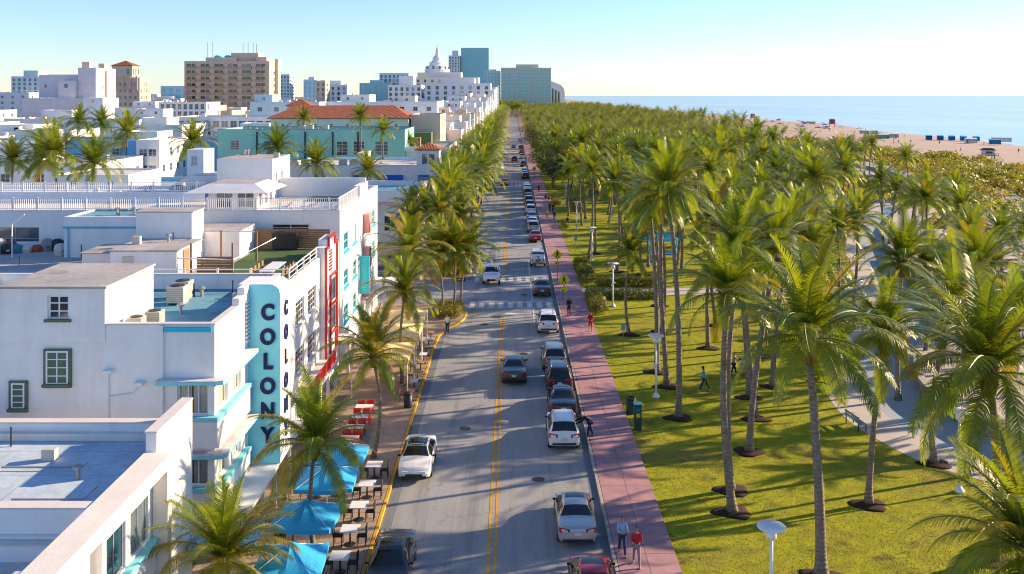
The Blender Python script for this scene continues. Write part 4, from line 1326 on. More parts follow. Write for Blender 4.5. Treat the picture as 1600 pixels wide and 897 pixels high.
# ------------------------------------------------------------------ palms
def leaf_mat(name, c0, c1, trans, rough=.38):
    m, nt, b = _nt(name)
    o = nt.nodes['Material Output']
    oi = nt.nodes.new('ShaderNodeObjectInfo')
    r = _ramp(nt, oi.outputs['Random'], 0, 1, c0, c1)
    v = _coord(nt)
    n = _noise(nt, 1.6, 3, .6, v)
    k = _ramp(nt, n.outputs[0], .3, .75, (.65, .7, .6), (1.25, 1.2, 1.1))
    col = _mix(nt, 1., r.outputs[0], k.outputs[0], 'MULTIPLY')
    nt.links.new(col, b.inputs['Base Color'])
    b.inputs['Roughness'].default_value = rough
    b.inputs['Specular IOR Level'].default_value = .25
    tr = nt.nodes.new('ShaderNodeBsdfTranslucent')
    t2 = _mix(nt, 1., col, (trans[0], trans[1], trans[2]), 'MULTIPLY')
    nt.links.new(t2, tr.inputs[0])
    ad = nt.nodes.new('ShaderNodeAddShader')
    nt.links.new(b.outputs[0], ad.inputs[0])
    nt.links.new(tr.outputs[0], ad.inputs[1])
    nt.links.new(ad.outputs[0], o.inputs[0])
    MATS[name] = m
    return m
FG = leaf_mat('palm_leaf_green', (.062, .102, .010), (.136, .162, .014), (1.3, 1.2, .33))
FY = leaf_mat('palm_leaf_yellow', (.15, .145, .012), (.24, .19, .015), (.9, .8, .3))
FD = leaf_mat('palm_leaf_dry', (.22, .14, .06), (.34, .22, .10), (.6, .5, .4), .7)
STALK = mat('palm_stalk', (.24, .20, .05), .5, .2, 3)
FIBRE = mat('palm_fibre', (.20, .10, .045), .9, .4, 8, .6, 25)
def trunk_mat():
    m, nt, b = _nt('palm_bark')
    v = _coord(nt)
    w = nt.nodes.new('ShaderNodeTexWave')
    w.bands_direction = 'Z'
    w.inputs['Scale'].default_value = 1.6
    w.inputs['Distortion'].default_value = 6
    w.inputs['Detail'].default_value = 3
    nt.links.new(v, w.inputs['Vector'])
    n = _noise(nt, 3, 5, .7, v)
    a = _ramp(nt, n.outputs[0], .3, .72, (.13, .105, .085), (.30, .25, .205)).outputs[0]
    g = _ramp(nt, w.outputs[0], .1, .7, (.72, .70, .68), (1.05, 1.05, 1.05))
    nt.links.new(_mix(nt, .6, a, g.outputs[0], 'MULTIPLY'), b.inputs['Base Color'])
    b.inputs['Roughness'].default_value = .9
    _bump(nt, b, w.outputs[0], .6, .03)
    return m
BARK = trunk_mat()
def frond_geo(rs, L, a0, curl, nl, leafL, droop, side=0., wide=1.):
    """one pinnate frond: arching stalk along +x with leaflets on both sides, as MB (0 leaf, 1 stalk)"""
    n = 14
    a0, curl = R(a0), R(curl)
    pts = [Vector((0, 0, 0))]
    tan = []
    for i in range(n):
        t = (i + .5) / n
        a = a0 - curl * t ** 1.25
        d = Vector((math.cos(a), side * t * t, math.sin(a))).normalized()
        tan.append(d)
        pts.append(pts[-1] + d * (L / n))
    tan.append(tan[-1])
    mb = MB()
    mb.tube(pts, [.045 * (1 - .88 * i / n) * L / 4.5 + .004 for i in range(n + 1)], 4, 1)
    down = Vector((0, 0, -1))
    for s in (-1, 1):
        for i in range(nl):
            t = .10 + .895 * (i + rs.uniform(-.3, .3)) / (nl - 1)
            t = min(max(t, .08), .995)
            f = t * n
            k = min(int(f), n - 1)
            p = pts[k].lerp(pts[k + 1], f - k)
            T = tan[min(k, n - 1)].lerp(tan[min(k + 1, n)], f - k).normalized()
            B = Vector((-T.y, T.x, 0))
            B = B.normalized() if B.length > 1e-3 else Vector((0, 1, 0))
            N = T.cross(B)
            if N.z < 0:
                N = -N
            prof = (math.sin(math.pi * min(1, (t * .93 + .07)) ** .8)) ** .55
            ln = leafL * (.22 + .78 * prof) * rs.uniform(.85, 1.1)
            d = (B * s * 1.0 + T * (.42 + .65 * t) + N * (.34 - .35 * droop + rs.uniform(-.16, .16))).normalized()
            q = p
            w0 = (.018 + .008 * prof) * L / 4.5 * wide
            W0 = (T - d * T.dot(d)).normalized()
            ii = len(mb.v)
            dr = droop * rs.uniform(.75, 1.25)
            for j, (fr, wk) in enumerate(((.38, .9), (.36, .75))):
                mb.v += [tuple(q - W0 * w0 * wk), tuple(q + W0 * w0 * wk)]
                q = q + d * ln * fr
                d = (d + down * dr * (.55 + .25 * j)).normalized()
            mb.v += [tuple(q - W0 * w0 * .45), tuple(q + W0 * w0 * .45)]
            q = q + d * ln * .26
            mb.v.append(tuple(q))
            mb.f += [(ii, ii + 1, ii + 3, ii + 2), (ii + 2, ii + 3, ii + 5, ii + 4), (ii + 4, ii + 5, ii + 6)]
            mb.m += [0, 0, 0]
    return mb
rp = random.Random(11)
CLS = [(84, 18, .14, .96), (72, 42, .36, 1.08), (61, 62, .55, 1.08), (43, 84, .75, 1.04), (20, 88, .95, 1.0), (-4, 70, 1.1, .97), (-34, 42, 1.2, .9)]
FR = {}
for c, (a0, cu, dr, ls) in enumerate(CLS):
    for v in range(3):
        g = frond_geo(rp, 4.5 * ls, a0 + rp.uniform(-6, 6), cu + rp.uniform(-10, 12), 84, .86, dr, rp.uniform(-.35, .35))
        FR[c, v] = (g, g.mesh('frond', [FG, STALK]), g.mesh('frond', [FY, STALK]), g.mesh('frond', [FD, STALK]))
FRL = {}
for c, (a0, cu, dr, ls) in enumerate(CLS):
    for v in range(2):
        FRL[c, v] = frond_geo(rp, 4.5 * ls, a0 + rp.uniform(-6, 6), cu + rp.uniform(-10, 12), 40, 1.0, dr, rp.uniform(-.35, .35), 1.7)
def heart(rs):
    mb = MB()
    mb.lathe([(.2, -1.05), (.3, -.75), (.38, -.4), (.36, -.05), (.26, .2), (.10, .5), (.03, .8)], 9)
    for k in range(9):
        a = k * 2.4
        mb.tube([(0, 0, -.35), (.33 * math.cos(a), .33 * math.sin(a), -.25 + .3 * (k % 3)), (.62 * math.cos(a), .62 * math.sin(a), -.1 + .4 * (k % 3))], [.09, .07, .02], 5)
    for k in range(5):
        a = k * 1.26 + rs.random()
        x, y, z = .34 * math.cos(a), .34 * math.sin(a), -.42 - .1 * (k % 2)
        mb.lathe([(.02, z - .13), (.11, z - .06), (.13, z + .03), (.08, z + .12), (.01, z + .15)], 7, x, y)
    return mb.mesh('crown', FIBRE, True)
HEARTS = [heart(rp) for _ in range(3)]
COUNTS = [3, 6, 7, 7, 5, 3, 1]
def crown_layout(rs, full=1.):
    out, k = [], 0
    for c, n in enumerate(COUNTS):
        n = max(1, round(n * full))
        for i in range(n):
            out.append((c, k * 2.399 + rs.uniform(-.25, .25), rs.uniform(-.10, .10), rs.uniform(.88, 1.08)))
            k += 1
    return out
def trunk_mesh(h, dx, dy, r, rs, bend=.5):
    mb = MB()
    n = max(8, int(h * 1.6))
    pts, rad = [], []
    kx, ky = rs.uniform(-.42, .42), rs.uniform(-.3, .3)
    for i in range(n + 1):
        t = i / n
        e = t ** (1 + bend)
        pts.append((dx * e + kx * math.sin(math.pi * t), dy * e + ky * math.sin(math.pi * t), h * t - .1 * (1 - t)))
        fl = 1 + .75 * math.exp(-t * h / .45)
        rad.append(r * fl * (1 - .38 * t) * (1 + .025 * (i % 2)))
    mb.tube(pts, rad, 9)
    return mb.mesh('trunk', BARK, True)
NP = 0
def palm(x, y, h, dx=0., dy=0., s=1., r=.2, label='', group=None, seed=None, full=1., yellow=.12, z=.05, name='palm_tree'):
    """near palm: every frond an object under the crown"""
    global NP
    NP += 1
    rs = random.Random(seed if seed is not None else NP * 17)
    o = thing(name, label, 'palm tree', (x, y, z), 0, group)
    link('trunk', trunk_mesh(h, dx, dy, r, rs), o)
    c = link('crown', HEARTS[NP % 3], o, (dx, dy, h))
    k = (.75 + .25 * s) * (.6 if r < .15 else 1.)
    c.scale = (k, k, k)
    off = rs.uniform(0, 6.3)
    for cl, az, tilt, sz in crown_layout(rs, full):
        g, m1, m2, m3 = FR[cl, rs.randrange(3)]
        u = rs.random()
        me = m1 if u > yellow * (1 + cl * .35) else (m2 if u > .006 * cl else m3)
        f = link('frond', me, c)
        q = s * sz / k
        f.scale = (q, q * rs.choice((-1, 1)), q)
        f.rotation_euler = (rs.uniform(-.12, .12), -tilt, az + off)
    return o
# joined crowns for palms farther off
def joined_crown(rs, src, nv, full, thin=1):
    mb = MB()
    for cl, az, tilt, sz in crown_layout(rs, full):
        g = src[cl, rs.randrange(nv)]
        g = g[0] if isinstance(g, tuple) else g
        M = Matrix.Rotation(az, 4, 'Z') @ Matrix.Rotation(-tilt, 4, 'Y') @ Matrix.Diagonal((sz, sz * rs.choice((-1, 1)), sz, 1))
        i = len(mb.m)
        mb.add(g, M)
        if cl >= 5 and rs.random() < .2 or rs.random() < .04:
            mb.m[i:] = [2 if q == 0 else q for q in mb.m[i:]]
    mb.lathe([(.14, -.6), (.22, -.3), (.27, 0), (.15, .3), (.03, .7)], 7, m=3)
    return mb
JC = [joined_crown(random.Random(50 + i), FRL, 2, .95).mesh('crown', [FG, STALK, FY, FIBRE]) for i in range(7)]
JT = []
for i in range(6):
    rs = random.Random(90 + i)
    dx, dy = rs.uniform(-.9, .9), rs.uniform(-.9, .9)
    JT.append((trunk_mesh(9, dx, dy, .17, rs), dx, dy))
def far_palm(x, y, h, s, label, group, rs, z=.05, name='palm_tree', k=None):
    o = thing(name, label, 'palm tree', (x, y, z), 0, group)
    me, dx, dy = JT[rs.randrange(6)]
    a = rs.uniform(0, 6.3)
    t = link('trunk', me, o, None, a)
    t.scale = (1, 1, h / 9)
    c = link('crown', JC[rs.randrange(7)], o, (dx * math.cos(a) - dy * math.sin(a), dx * math.sin(a) + dy * math.cos(a), h))
    c.rotation_euler = (rs.uniform(-.1, .1), rs.uniform(-.1, .1), rs.uniform(0, 6.3))
    c.scale = (s, s, s)
    return o

# west pavement palms
palm(-8.65, 42.4, 5.35, -.1, .1, .76, .125, 'coconut palm over the blue umbrellas, nearest the white car', seed=1, full=1.05, yellow=.14)
palm(-8.05, 55.2, 5.85, .0, .1, .72, .125, 'coconut palm beside the red chairs, second from the front on the left pavement', seed=2, yellow=.14)
palm(-7.95, 69.5, 6.5, .1, .2, .72, .125, 'coconut palm standing against the yellow canopies', seed=3, yellow=.14)
palm(-11.0, 36.3, 3.3, .1, 0, .74, .14, 'short palm at the foot of the white fin wall, bottom left', seed=4, full=1.1)
palm(-6.7, 92.0, 5.4, -.5, .2, .9, .12, 'left palm of the three in the corner planter', 'palms in the corner planter', 5)
palm(-5.8, 92.6, 5.8, .0, .3, .88, .12, 'middle palm of the three in the corner planter', 'palms in the corner planter', 6)
palm(-5.0, 93.8, 5.6, .6, .2, .86, .12, 'right palm of the three in the corner planter', 'palms in the corner planter', 7, yellow=.16)
palm(-9.6, 88, 6.6, .2, 0, .95, .12, 'palm left of the corner planter in front of the porch ramp', seed=8)
palm(-12.0, 112, 5.6, .1, 0, .85, .14, 'bushy palm beside the coral bay windows beyond the cross street', seed=9)
palm(-8.9, 113, 7.2, .3, 0, .88, .13, 'tall palm on the far corner of the cross street', seed=10, yellow=.16)
palm(-7.0, 117, 6.0, .5, .2, .85, .13, 'kerbside palm on the far corner of the cross street', seed=11, yellow=.16)
palm(-10.6, 121, 6.4, -.2, 0, .85, .13, 'palm against the low canopy building', seed=12)
palm(-13.0, 126, 6.0, -.2, 0, .85, .13, 'palm left of the low canopy building entrance', seed=13)
rs = random.Random(21)
y = 126.5
while y < 330:
    far_palm((-8.2 if y < 160 else -7.0) + rs.uniform(-.8, 1.0), y, rs.uniform(5.6, 8.4) + (.8 if y > 160 else 0), rs.uniform(.95, 1.2) + (.12 if y > 160 else 0), 'coconut palm in the row along the left pavement beyond the cross street', 'palms along the left pavement', rs)
    if rs.random() < .45:
        far_palm(-10.8 + rs.uniform(-.6, .6), y + 3, rs.uniform(5.2, 7.4), rs.uniform(.9, 1.1), 'coconut palm in the row along the left pavement beyond the cross street', 'palms along the left pavement', rs)
    y += rs.uniform(6.2, 9.0) + (12 if 222 < y < 230 else 0)
# garden palms among the roofs at left: x, y, crown height, size, label
for x, y, h, s, lb in ((-56.8, 120, 13.4, 1.15, 'largest shaggy palm left of the sunlit hotel'), (-53.0, 121, 12.4, 1.05, 'palm leaning right of the largest shaggy palm'), (-60.0, 122, 12.6, .95, 'palm just left of the largest shaggy palm'), (-63.2, 121, 12.6, .8, 'slim palm at the left edge by the picket terrace'), (-79, 195, 13.2, 1.2, 'palm rising behind the sunlit hotel terrace'), (-104, 228, 14.6, 1.1, 'left palm of the pair below the theatre block'), (-97.5, 226, 14.4, 1.05, 'right palm of the pair below the theatre block'), (-50.6, 152, 13.4, 1.0, 'dark palm left of the teal building'), (-41.5, 171, 11.6, 1.1, 'palm in front of the teal building middle'), (-34.2, 166, 9.2, 1.1, 'palm above the air conditioners of the blue awning hotel'), (-25.4, 164, 7.8, .95, 'palm before the white wall of the blue awning hotel'), (-46, 211, 15.8, .75, 'small palm over the teal building roof'), (-32.2, 201, 16.2, .8, 'tall fan palm with dry skirt before the red-tiled roof'), (-27.2, 200, 13.6, .8, 'fan palm right of the tall one before the red-tiled roof'), (-22, 211, 11.0, .6, 'small garden palm on the peach building roof')):
    far_palm(x, y, h, s, lb, None, random.Random(int(x * 7)), 0)

# park palms, nearest ones one by one (base x, y, height, lean)
PARK = [
    (11.05, 48.2, 10.9, -.25, .1, 0.77, .21, 'thick-trunked palm in double mulch bed beside the red-pink pavement', 31),
    (11.6, 50.9, 12.4, .6, .8, 0.76, .17, 'palm directly behind the thick-trunked one in the double mulch bed', 32),
    (13.4, 41.7, 10.3, -.55, .1, 0.98, .24, 'tall palm with fibrous crown base right of the nearest lamp post', 33),
    (18.2, 49.1, 8.6, .9, .2, 0.80, .17, 'palm leaning right in its own mulch bed on the open lawn', 34),
    (13.9, 56.4, 11.4, 1.7, .6, 0.80, .2, 'leaning palm in front of the stroller, trunk bending right', 35),
    (15.75, 62.2, 10.6, -.8, .4, 0.76, .17, 'palm behind the leaning one, trunk bending left', 36),
    (10.75, 62.3, 14.6, -.6, .3, 0.80, .2, 'very tall palm beside the parking kiosk lawn', 37),
    (10.9, 72.6, 12.6, -.5, .3, 0.80, .2, 'tall palm by the second lamp post, left of its pair', 38),
    (11.1, 69.0, 13.2, -.4, .2, 0.76, .19, 'tall palm by the second lamp post, right of its pair', 39),
    (18.7, 69.0, 10.4, 1.4, .6, 0.80, .2, 'palm leaning right beside the stroller', 40),
    (16.4, 66.6, 10.0, -.7, .2, 0.76, .17, 'slender palm just left of the stroller', 41),
    (21.6, 43.2, 8.4, -.1, .1, 1.14, .22, 'big spreading palm at the right edge with long arching fronds', 42),
    (24.0, 54.6, 8.4, 1.3, .4, 0.80, .19, 'palm leaning over the promenade at the lawn tip', 43),
    (27.8, 53.8, 8.2, .2, 0, 0.76, .16, 'palm by the stone wall behind the big spreading one', 44),
    (19.2, 36.2, 3.7, .2, 0, .98, .2, 'low palm cut by the right frame edge, bottom corner', 45),
    (22.6, 70.5, 8.8, -.5, .3, 0.80, .17, 'palm at the promenade bend right of the stroller', 46),
    (26.5, 66, 9.4, .4, .2, 0.80, .17, 'palm on the sand beyond the promenade bend', 47),
    (31.5, 64, 9.0, -.3, .3, 0.80, .17, 'palm on the sand beyond the stone wall', 48),
    (18.5, 87.3, 9.4, -.4, .3, 0.76, .16, 'palm near the cross path with its own mulch bed, right one', 49),
    (14.6, 95.5, 10.4, -.5, .2, 0.76, .16, 'palm in front of the teal play shelter', 50),
    (16.2, 79.5, 10.8, .5, .2, 0.80, .17, 'palm in the middle lawn behind the slender one', 51),
    (19.8, 77, 10.2, -.3, .2, 0.80, .17, 'palm at the middle lawn near the promenade', 52),
    (23.8, 80, 9.8, .4, .2, 0.80, .17, 'palm on the lawn tip inside the promenade curve', 53),
    (13.2, 85, 11.2, -.3, .3, 0.80, .17, 'palm beyond the dark soil patches on the lawn', 54),
    (10.2, 84, 7.0, .2, .2, 0.63, .14, 'shorter palm near the hedge end', 55),
    (12.4, 114, 10.6, -.2, .2, 0.71, .16, 'palm right of the third lamp post with mulch bed', 56),
    (15.2, 112, 6.2, .3, .2, 0.63, .15, 'low palm left of the tall grove past the cross path', 57),
    (10.9, 127, 9.4, -.1, .2, 0.67, .15, 'palm beside the fourth lamp post', 58),
    (12.4, 163, 12.8, -.4, .2, 0.80, .17, 'tall lone palm on the bright lawn beside the far walkers', 59),
    (16.6, 146, 6.8, .3, .2, 0.67, .15, 'short palm with dry fronds on the bright lawn', 60),
]
for x, y, h, dx, dy, s, r, lb, sd in PARK:
    palm(x, y, h, dx, dy, s * 1.06, r, lb, None, sd, full=1.15 if s > .9 else 1., yellow=.06)
    if y < 130 and x < 24.5 and sd != 45:
        mulch(x, y)
# the grove: a loose field of palms to the dunes
rs = random.Random(77)
def path_x(y):
    for (xa, ya), (xb, yb) in zip(PW, PW[1:]):
        if ya <= y <= yb:
            return xa + (xb - xa) * (y - ya) / (yb - ya + 1e-6)
    return 97
pts = [(p[0], p[1]) for p in PARK]
def grove_edge(y):
    return 62 if y < 215 else min(99, 62 + (y - 215) * .14)
def free(x, y, d):
    return all((x - a) ** 2 + (y - b) ** 2 > d * d for a, b in pts)
cand = []
tries = 0
while tries < 90000 and len(cand) < 2000:
    tries += 1
    y = 60 + 1040 * rs.random() ** 1.6
    x = rs.uniform(8.8, 103)
    if abs(x) / y > .58:
        continue
    if y < 92 and x < 26:
        continue
    if 98 < y < 106 and x < 44:
        continue
    if y < 215 and x < 15.5 and rs.random() < .93:
        continue
    if 104 < y < 215 and x < 24 and rs.random() < .72:
        continue
    px = path_x(y)
    if -.8 < x - px < (7.2 if y < 110 else 5.2):
        continue
    if x > grove_edge(y) and not (225 < y < 300 and 78 < x < 100 and rs.random() < .14):
        continue
    if x > px and y < 190 and rs.random() < .78:
        continue
    if (math.sin(x * .11 + 1.3) * math.sin(y * .047 + .5) + math.sin(x * .06 - y * .031)) * .42 + .72 < rs.random():
        continue
    if 24 < x and y < 200 and rs.random() < .3:
        continue
    if not free(x, y, 4.6 if y < 200 else 4.3):
        continue
    pts.append((x, y))
    cand.append((x, y))
cand.sort(key=lambda p: p[0] ** 2 + p[1] ** 2)
NEAR = 14
for i, (x, y) in enumerate(cand[:235]):
    sand = x > path_x(y)
    h = rs.uniform(7.0, 12.6) if y < 160 else rs.uniform(5.2, 8.5) + (3.8 * rs.random() if math.sin(x * .17) * math.sin(y * .09 + 1) > 0 else 0)
    if sand:
        h = rs.uniform(4.6, 7.4)
    g = 'palms on the sand beyond the promenade' if sand else 'palms of the park grove'
    lb = 'coconut palm standing on the trodden sand beyond the winding promenade' if sand else 'coconut palm in the dense park grove between street and promenade'
    if i < NEAR:
        palm(x, y, h, rs.uniform(-.8, .8), rs.uniform(-.3, .6), rs.uniform(.74, .9), .17, lb, g, None, yellow=.1)
    else:
        far_palm(x, y, h, rs.uniform(.64, .92), lb, g, rs, .9 if sand else .05)
# the rest of the grove reads as one mass
def mass(name, items, label, cat):
    V, Fc, Mi = [], [], []
    nv = 0
    lo = {}
    for i in range(4):
        mb = MB()
        r2 = random.Random(200 + i)
        for k in range(17):
            c = [1, 2, 2, 3, 3, 4, 5][k % 7]
            a0, cu, dr, ls = CLS[c]
            g = frond_geo(r2, 4.5 * ls, a0, cu, 11, 1.15, dr, r2.uniform(-.3, .3), 3.2)
            M = Matrix.Rotation(k * 2.399, 4, 'Z')
            j = len(mb.m)
            mb.add(g, M)
            if r2.random() < .25:
                mb.m[j:] = [2 if q == 0 else q for q in mb.m[j:]]
        lo[i] = mb
    r2 = random.Random(5)
    arr = {}
    for i, mb in lo.items():
        v = np.array(mb.v)
        arr[i] = (v, mb.f, np.array(mb.m))
    loops, starts, tot = [], [], 0
    for x, y, h, s in items:
        i = r2.randrange(4)
        v, f, m = arr[i]
        a = r2.uniform(0, 6.3)
        ca, sa = math.cos(a), math.sin(a)
        vv = v * s
        V.append(np.stack([vv[:, 0] * ca - vv[:, 1] * sa + x, vv[:, 0] * sa + vv[:, 1] * ca + y, vv[:, 2] + h], 1))
        Fc.append((nv, i))
        Mi.append(m)
        nv += len(v)
        # trunk: a three-sided tapering post
        tr = np.array([(x + .2 * math.cos(q * 2.09), y + .2 * math.sin(q * 2.09), 0) for q in range(3)] + [(x + .12 * math.cos(q * 2.09), y + .12 * math.sin(q * 2.09), h) for q in range(3)])
        V.append(tr)
        Fc.append((nv, 'T'))
        Mi.append(np.array([3, 3, 3]))
        nv += 6
    TF = [(0, 1, 4, 3), (1, 2, 5, 4), (2, 0, 3, 5)]
    flat = {k: (np.concatenate([np.array(f) for f in (arr[k][1] if k != 'T' else TF)]), np.array([len(f) for f in (arr[k][1] if k != 'T' else TF)])) for k in list(arr) + ['T']}
    loops = np.concatenate([flat[k][0] + o for o, k in Fc])
    cnt = np.concatenate([flat[k][1] for o, k in Fc])
    V = np.concatenate(V)
    me = bpy.data.meshes.new(name)
    me.vertices.add(len(V))
    me.vertices.foreach_set('co', V.ravel())
    me.loops.add(len(loops))
    me.loops.foreach_set('vertex_index', loops.astype(np.int32))
    me.polygons.add(len(cnt))
    st = np.concatenate([[0], np.cumsum(cnt)[:-1]])
    me.polygons.foreach_set('loop_start', st.astype(np.int32))
    me.polygons.foreach_set('material_index', np.concatenate(Mi).astype(np.int32))
    for m in (FG, STALK, FY, BARK):
        me.materials.append(m)
    me.update(calc_edges=True)
    me.validate()
    return stuff(tag(link(name, me), label, cat))
items = [(x, y, rs.uniform(5.2, 9.5) + (4 * rs.random() if math.sin(x * .13) * math.sin(y * .05 + 1) > 0 else 0), rs.uniform(.66, .98)) for x, y in cand[235:]]
yy = 330
while yy < 900:
    items.append((-7.0 + rs.uniform(-1.5, 1.5), yy, rs.uniform(6, 9.6), rs.uniform(1.0, 1.4)))
    yy += rs.uniform(6, 9)
for _ in range(60):
    items.append((rs.uniform(-13, 12), rs.uniform(880, 985), rs.uniform(7, 13), rs.uniform(1.1, 1.5)))
mass('far_palm_grove', items, 'distant palm grove running as one mass to the end of the beach', 'grove')
# ------------------------------------------------------------------ leafy trees, hedges, dune plants
LEAFD = leaf_mat('dark_tree_leaf', (.030, .052, .010), (.055, .080, .014), (.9, .9, .4), .5)
LEAFH = leaf_mat('hedge_leaf', (.07, .085, .012), (.13, .12, .016), (1., .9, .4), .5)
LEAFS = leaf_mat('sea_grape_leaf', (.10, .13, .015), (.17, .17, .018), (1., .85, .3), .5)
LEAFO = leaf_mat('orange_sea_grape_leaf', (.17, .15, .012), (.22, .17, .02), (.9, .75, .3), .5)
def leaf_cloud(rs, n, blobs, size):
    """n leaf faces spread over and through lumpy blobs (x, y, z, rx, ry, rz)"""
    mb = MB()
    wts = [b[3] * b[4] for b in blobs]
    for _ in range(n):
        bx, by, bz, rx, ry, rz = rs.choices(blobs, wts)[0]
        d = Vector((rs.gauss(0, 1), rs.gauss(0, 1), rs.gauss(0, 1))).normalized()
        k = rs.uniform(.62, 1.06) * (1 + .16 * math.sin(5 * d.x + bx * 3) * math.sin(4 * d.y + by * 2))
        p = Vector((bx + d.x * rx * k, by + d.y * ry * k, bz + d.z * rz * k))
        if p.z < .08:
            continue
        nn = (d + Vector((rs.gauss(0, .55), rs.gauss(0, .55), rs.gauss(.2, .55)))).normalized()
        u = nn.cross(Vector((0, 0, 1)) if abs(nn.z) < .9 else Vector((1, 0, 0))).normalized()
        w = nn.cross(u)
        a = rs.uniform(0, 6.3)
        u, w = u * math.cos(a) + w * math.sin(a), w * math.cos(a) - u * math.sin(a)
        s = size * rs.uniform(.6, 1.3)
        mb.q(p - u * s, p + w * s * .45, p + u * s, p - w * s * .45)
    return mb
def tree(x, y, h, rad, label, seed, m=LEAFD, group=None, n=2600):
    rs = random.Random(seed)
    o = thing('leafy_tree', label, 'tree', (x, y, .05), 0, group)
    mb = MB()
    mb.tube([(0, 0, -.1), (.1, 0, h * .25), (.0, .1, h * .5)], [.22, .17, .12], 8)
    blobs = []
    for k in range(9):
        a = k * 2.4
        r = rad * (.25 + .5 * rs.random())
        bx, by, bz = r * math.cos(a), r * math.sin(a), h * rs.uniform(.5, .85)
        blobs.append((bx, by, bz, rad * rs.uniform(.35, .5), rad * rs.uniform(.35, .5), h * rs.uniform(.14, .22)))
        mb.tube([(.05, 0, h * .3), (bx * .5, by * .5, h * .45), (bx, by, bz)], [.10, .07, .02], 5)
    link('trunk', mb.mesh('trunk', BARK, True), o)
    link('crown', leaf_cloud(rs, n, blobs, .20).mesh('crown', m), o)
    return o
for i, (x, y, h, r, lb) in enumerate(((9.2, 218, 6.2, 4.2, 'dark round tree at the pavement edge nearest the far walkers'), (9.6, 232, 6.8, 4.6, 'dark round tree second along the park edge'), (9.2, 250, 7.2, 4.8, 'dark round tree third along the park edge'), (9.6, 270, 7.4, 5, 'dark round tree fourth along the park edge'), (9.2, 294, 7.6, 5, 'dark round tree fifth along the park edge'), (9.2, 320, 8, 5.2, 'dark round tree sixth along the park edge'), (8.8, 352, 8.2, 5.6, 'dark round tree seventh along the park edge'), (8.8, 385, 8.6, 6, 'dark round tree eighth along the park edge'), (8.8, 420, 9, 6, 'dark round tree farthest along the park edge'), (18, 205, 5, 3.4, 'dark tree under the palms behind the bright lawn, left one'), (25, 212, 5, 3.6, 'dark tree under the palms behind the bright lawn, middle one'), (33, 204, 5, 3.6, 'dark tree under the palms behind the bright lawn, right one'), (-9.4, 168, 7, 3.0, 'yellow-green leafy street tree by the turquoise awnings'), (-8.0, 205, 8, 3.2, 'yellow-green leafy street tree beyond the turquoise awnings'), (-8.2, 246, 8.4, 3.4, 'yellow-green leafy street tree beside the peach hotel'))):
    tree(x, y, h, r, lb, 300 + i, LEAFH if x < 0 else LEAFD, 'leafy trees')
rs = random.Random(61)
for i in range(26):
    y = 225 + i * 13 + rs.uniform(-5, 5)
    x = rs.uniform(12, grove_edge(y) * .8)
    tree(x, y, rs.uniform(6, 10), rs.uniform(3, 4.6), 'dark leafy tree rising among the palms of the far grove', 400 + i, rs.choice([LEAFD, LEAFD, LEAFH]), 'leafy trees in the far grove', 1500)
def hedge(x0, x1, y0, y1, h, label, seed, m=LEAFH, z=.05, name='hedge'):
    rs = random.Random(seed)
    o = thing(name, label, 'hedge', ((x0 + x1) / 2, (y0 + y1) / 2, z))
    w, d = (x1 - x0) / 2, (y1 - y0) / 2
    nx, ny = max(1, round(w * 2 / .9)), max(1, round(d * 2 / .9))
    bl = [(-w + (i + .5) * 2 * w / nx, -d + (j + .5) * 2 * d / ny, h * .5, .62, .62, h * .52) for i in range(nx) for j in range(ny)]
    link('foliage', leaf_cloud(rs, min(5200, 260 * nx * ny), bl, .10).mesh('foliage', m), o)
    mb = MB()
    for i in range(nx * ny):
        b = bl[i]
        mb.tube([(b[0], b[1], 0), (b[0] + rs.uniform(-.2, .2), b[1] + rs.uniform(-.2, .2), h * .7)], [.04, .015], 4)
    link('stems', mb.mesh('stems', BARK), o)
    return o
hedge(7.6, 9.2, 106.5, 119, 1.15, 'clipped hedge along the park edge beyond the cross path', 1)
hedge(9.2, 16, 105.0, 106.4, 1.0, 'low hedge bordering the far side of the cross path', 2)
hedge(7.6, 9.0, 91.5, 99.6, 1.2, 'clipped hedge along the park edge before the cross path', 3)
hedge(9.0, 15.5, 98.4, 99.8, 1.0, 'low hedge bordering the near side of the cross path', 4)
hedge(7.7, 9.0, 150, 156, 1.0, 'small hedge clump beside the far walkers', 5)
hedge(7.7, 9.2, 182, 190, 1.2, 'hedge clump at the pavement edge before the dark trees', 6)
hedge(10, 13.2, 172, 180, 2.4, 'loose flowering shrub on the lawn before the dark trees', 7)
hedge(-7.3, -4.95, 89.5, 94.6, .9, 'yellow-green shrubs filling the corner planter', 8, LEAFH, .14, 'planter_shrub')
hedge(-8.6, -5.2, 110.5, 116, .9, 'yellow-green shrubs filling the opposite corner planter', 9, LEAFH, .14, 'planter_shrub')
def dunes():
    rs = random.Random(8)
    bl, bo = [], []
    for _ in range(330):
        y = rs.uniform(135, 430)
        xa = 66 if y < 205 else (104 if y > 228 else 80)
        xa = max(xa, 66)
        xb = 146 if y < 330 else 136
        x = xa + rs.random() * (xb - xa)
        r = rs.uniform(1.8, 4.2)
        (bl if rs.random() < .8 else bo).append((x, y, rs.uniform(.5, 1.5), r, r, rs.uniform(1.0, 2.2)))
    for b, m, lb in ((bl, LEAFS, 'green sea-grape scrub covering the dunes before the beach'), (bo, LEAFO, 'orange-tinged sea-grape scrub scattered over the dunes')):
        stuff(tag(leaf_cloud(rs, 64000 if m is LEAFS else 16000, b, .42).build('dune_scrub', m), lb, 'scrub'))
dunes()
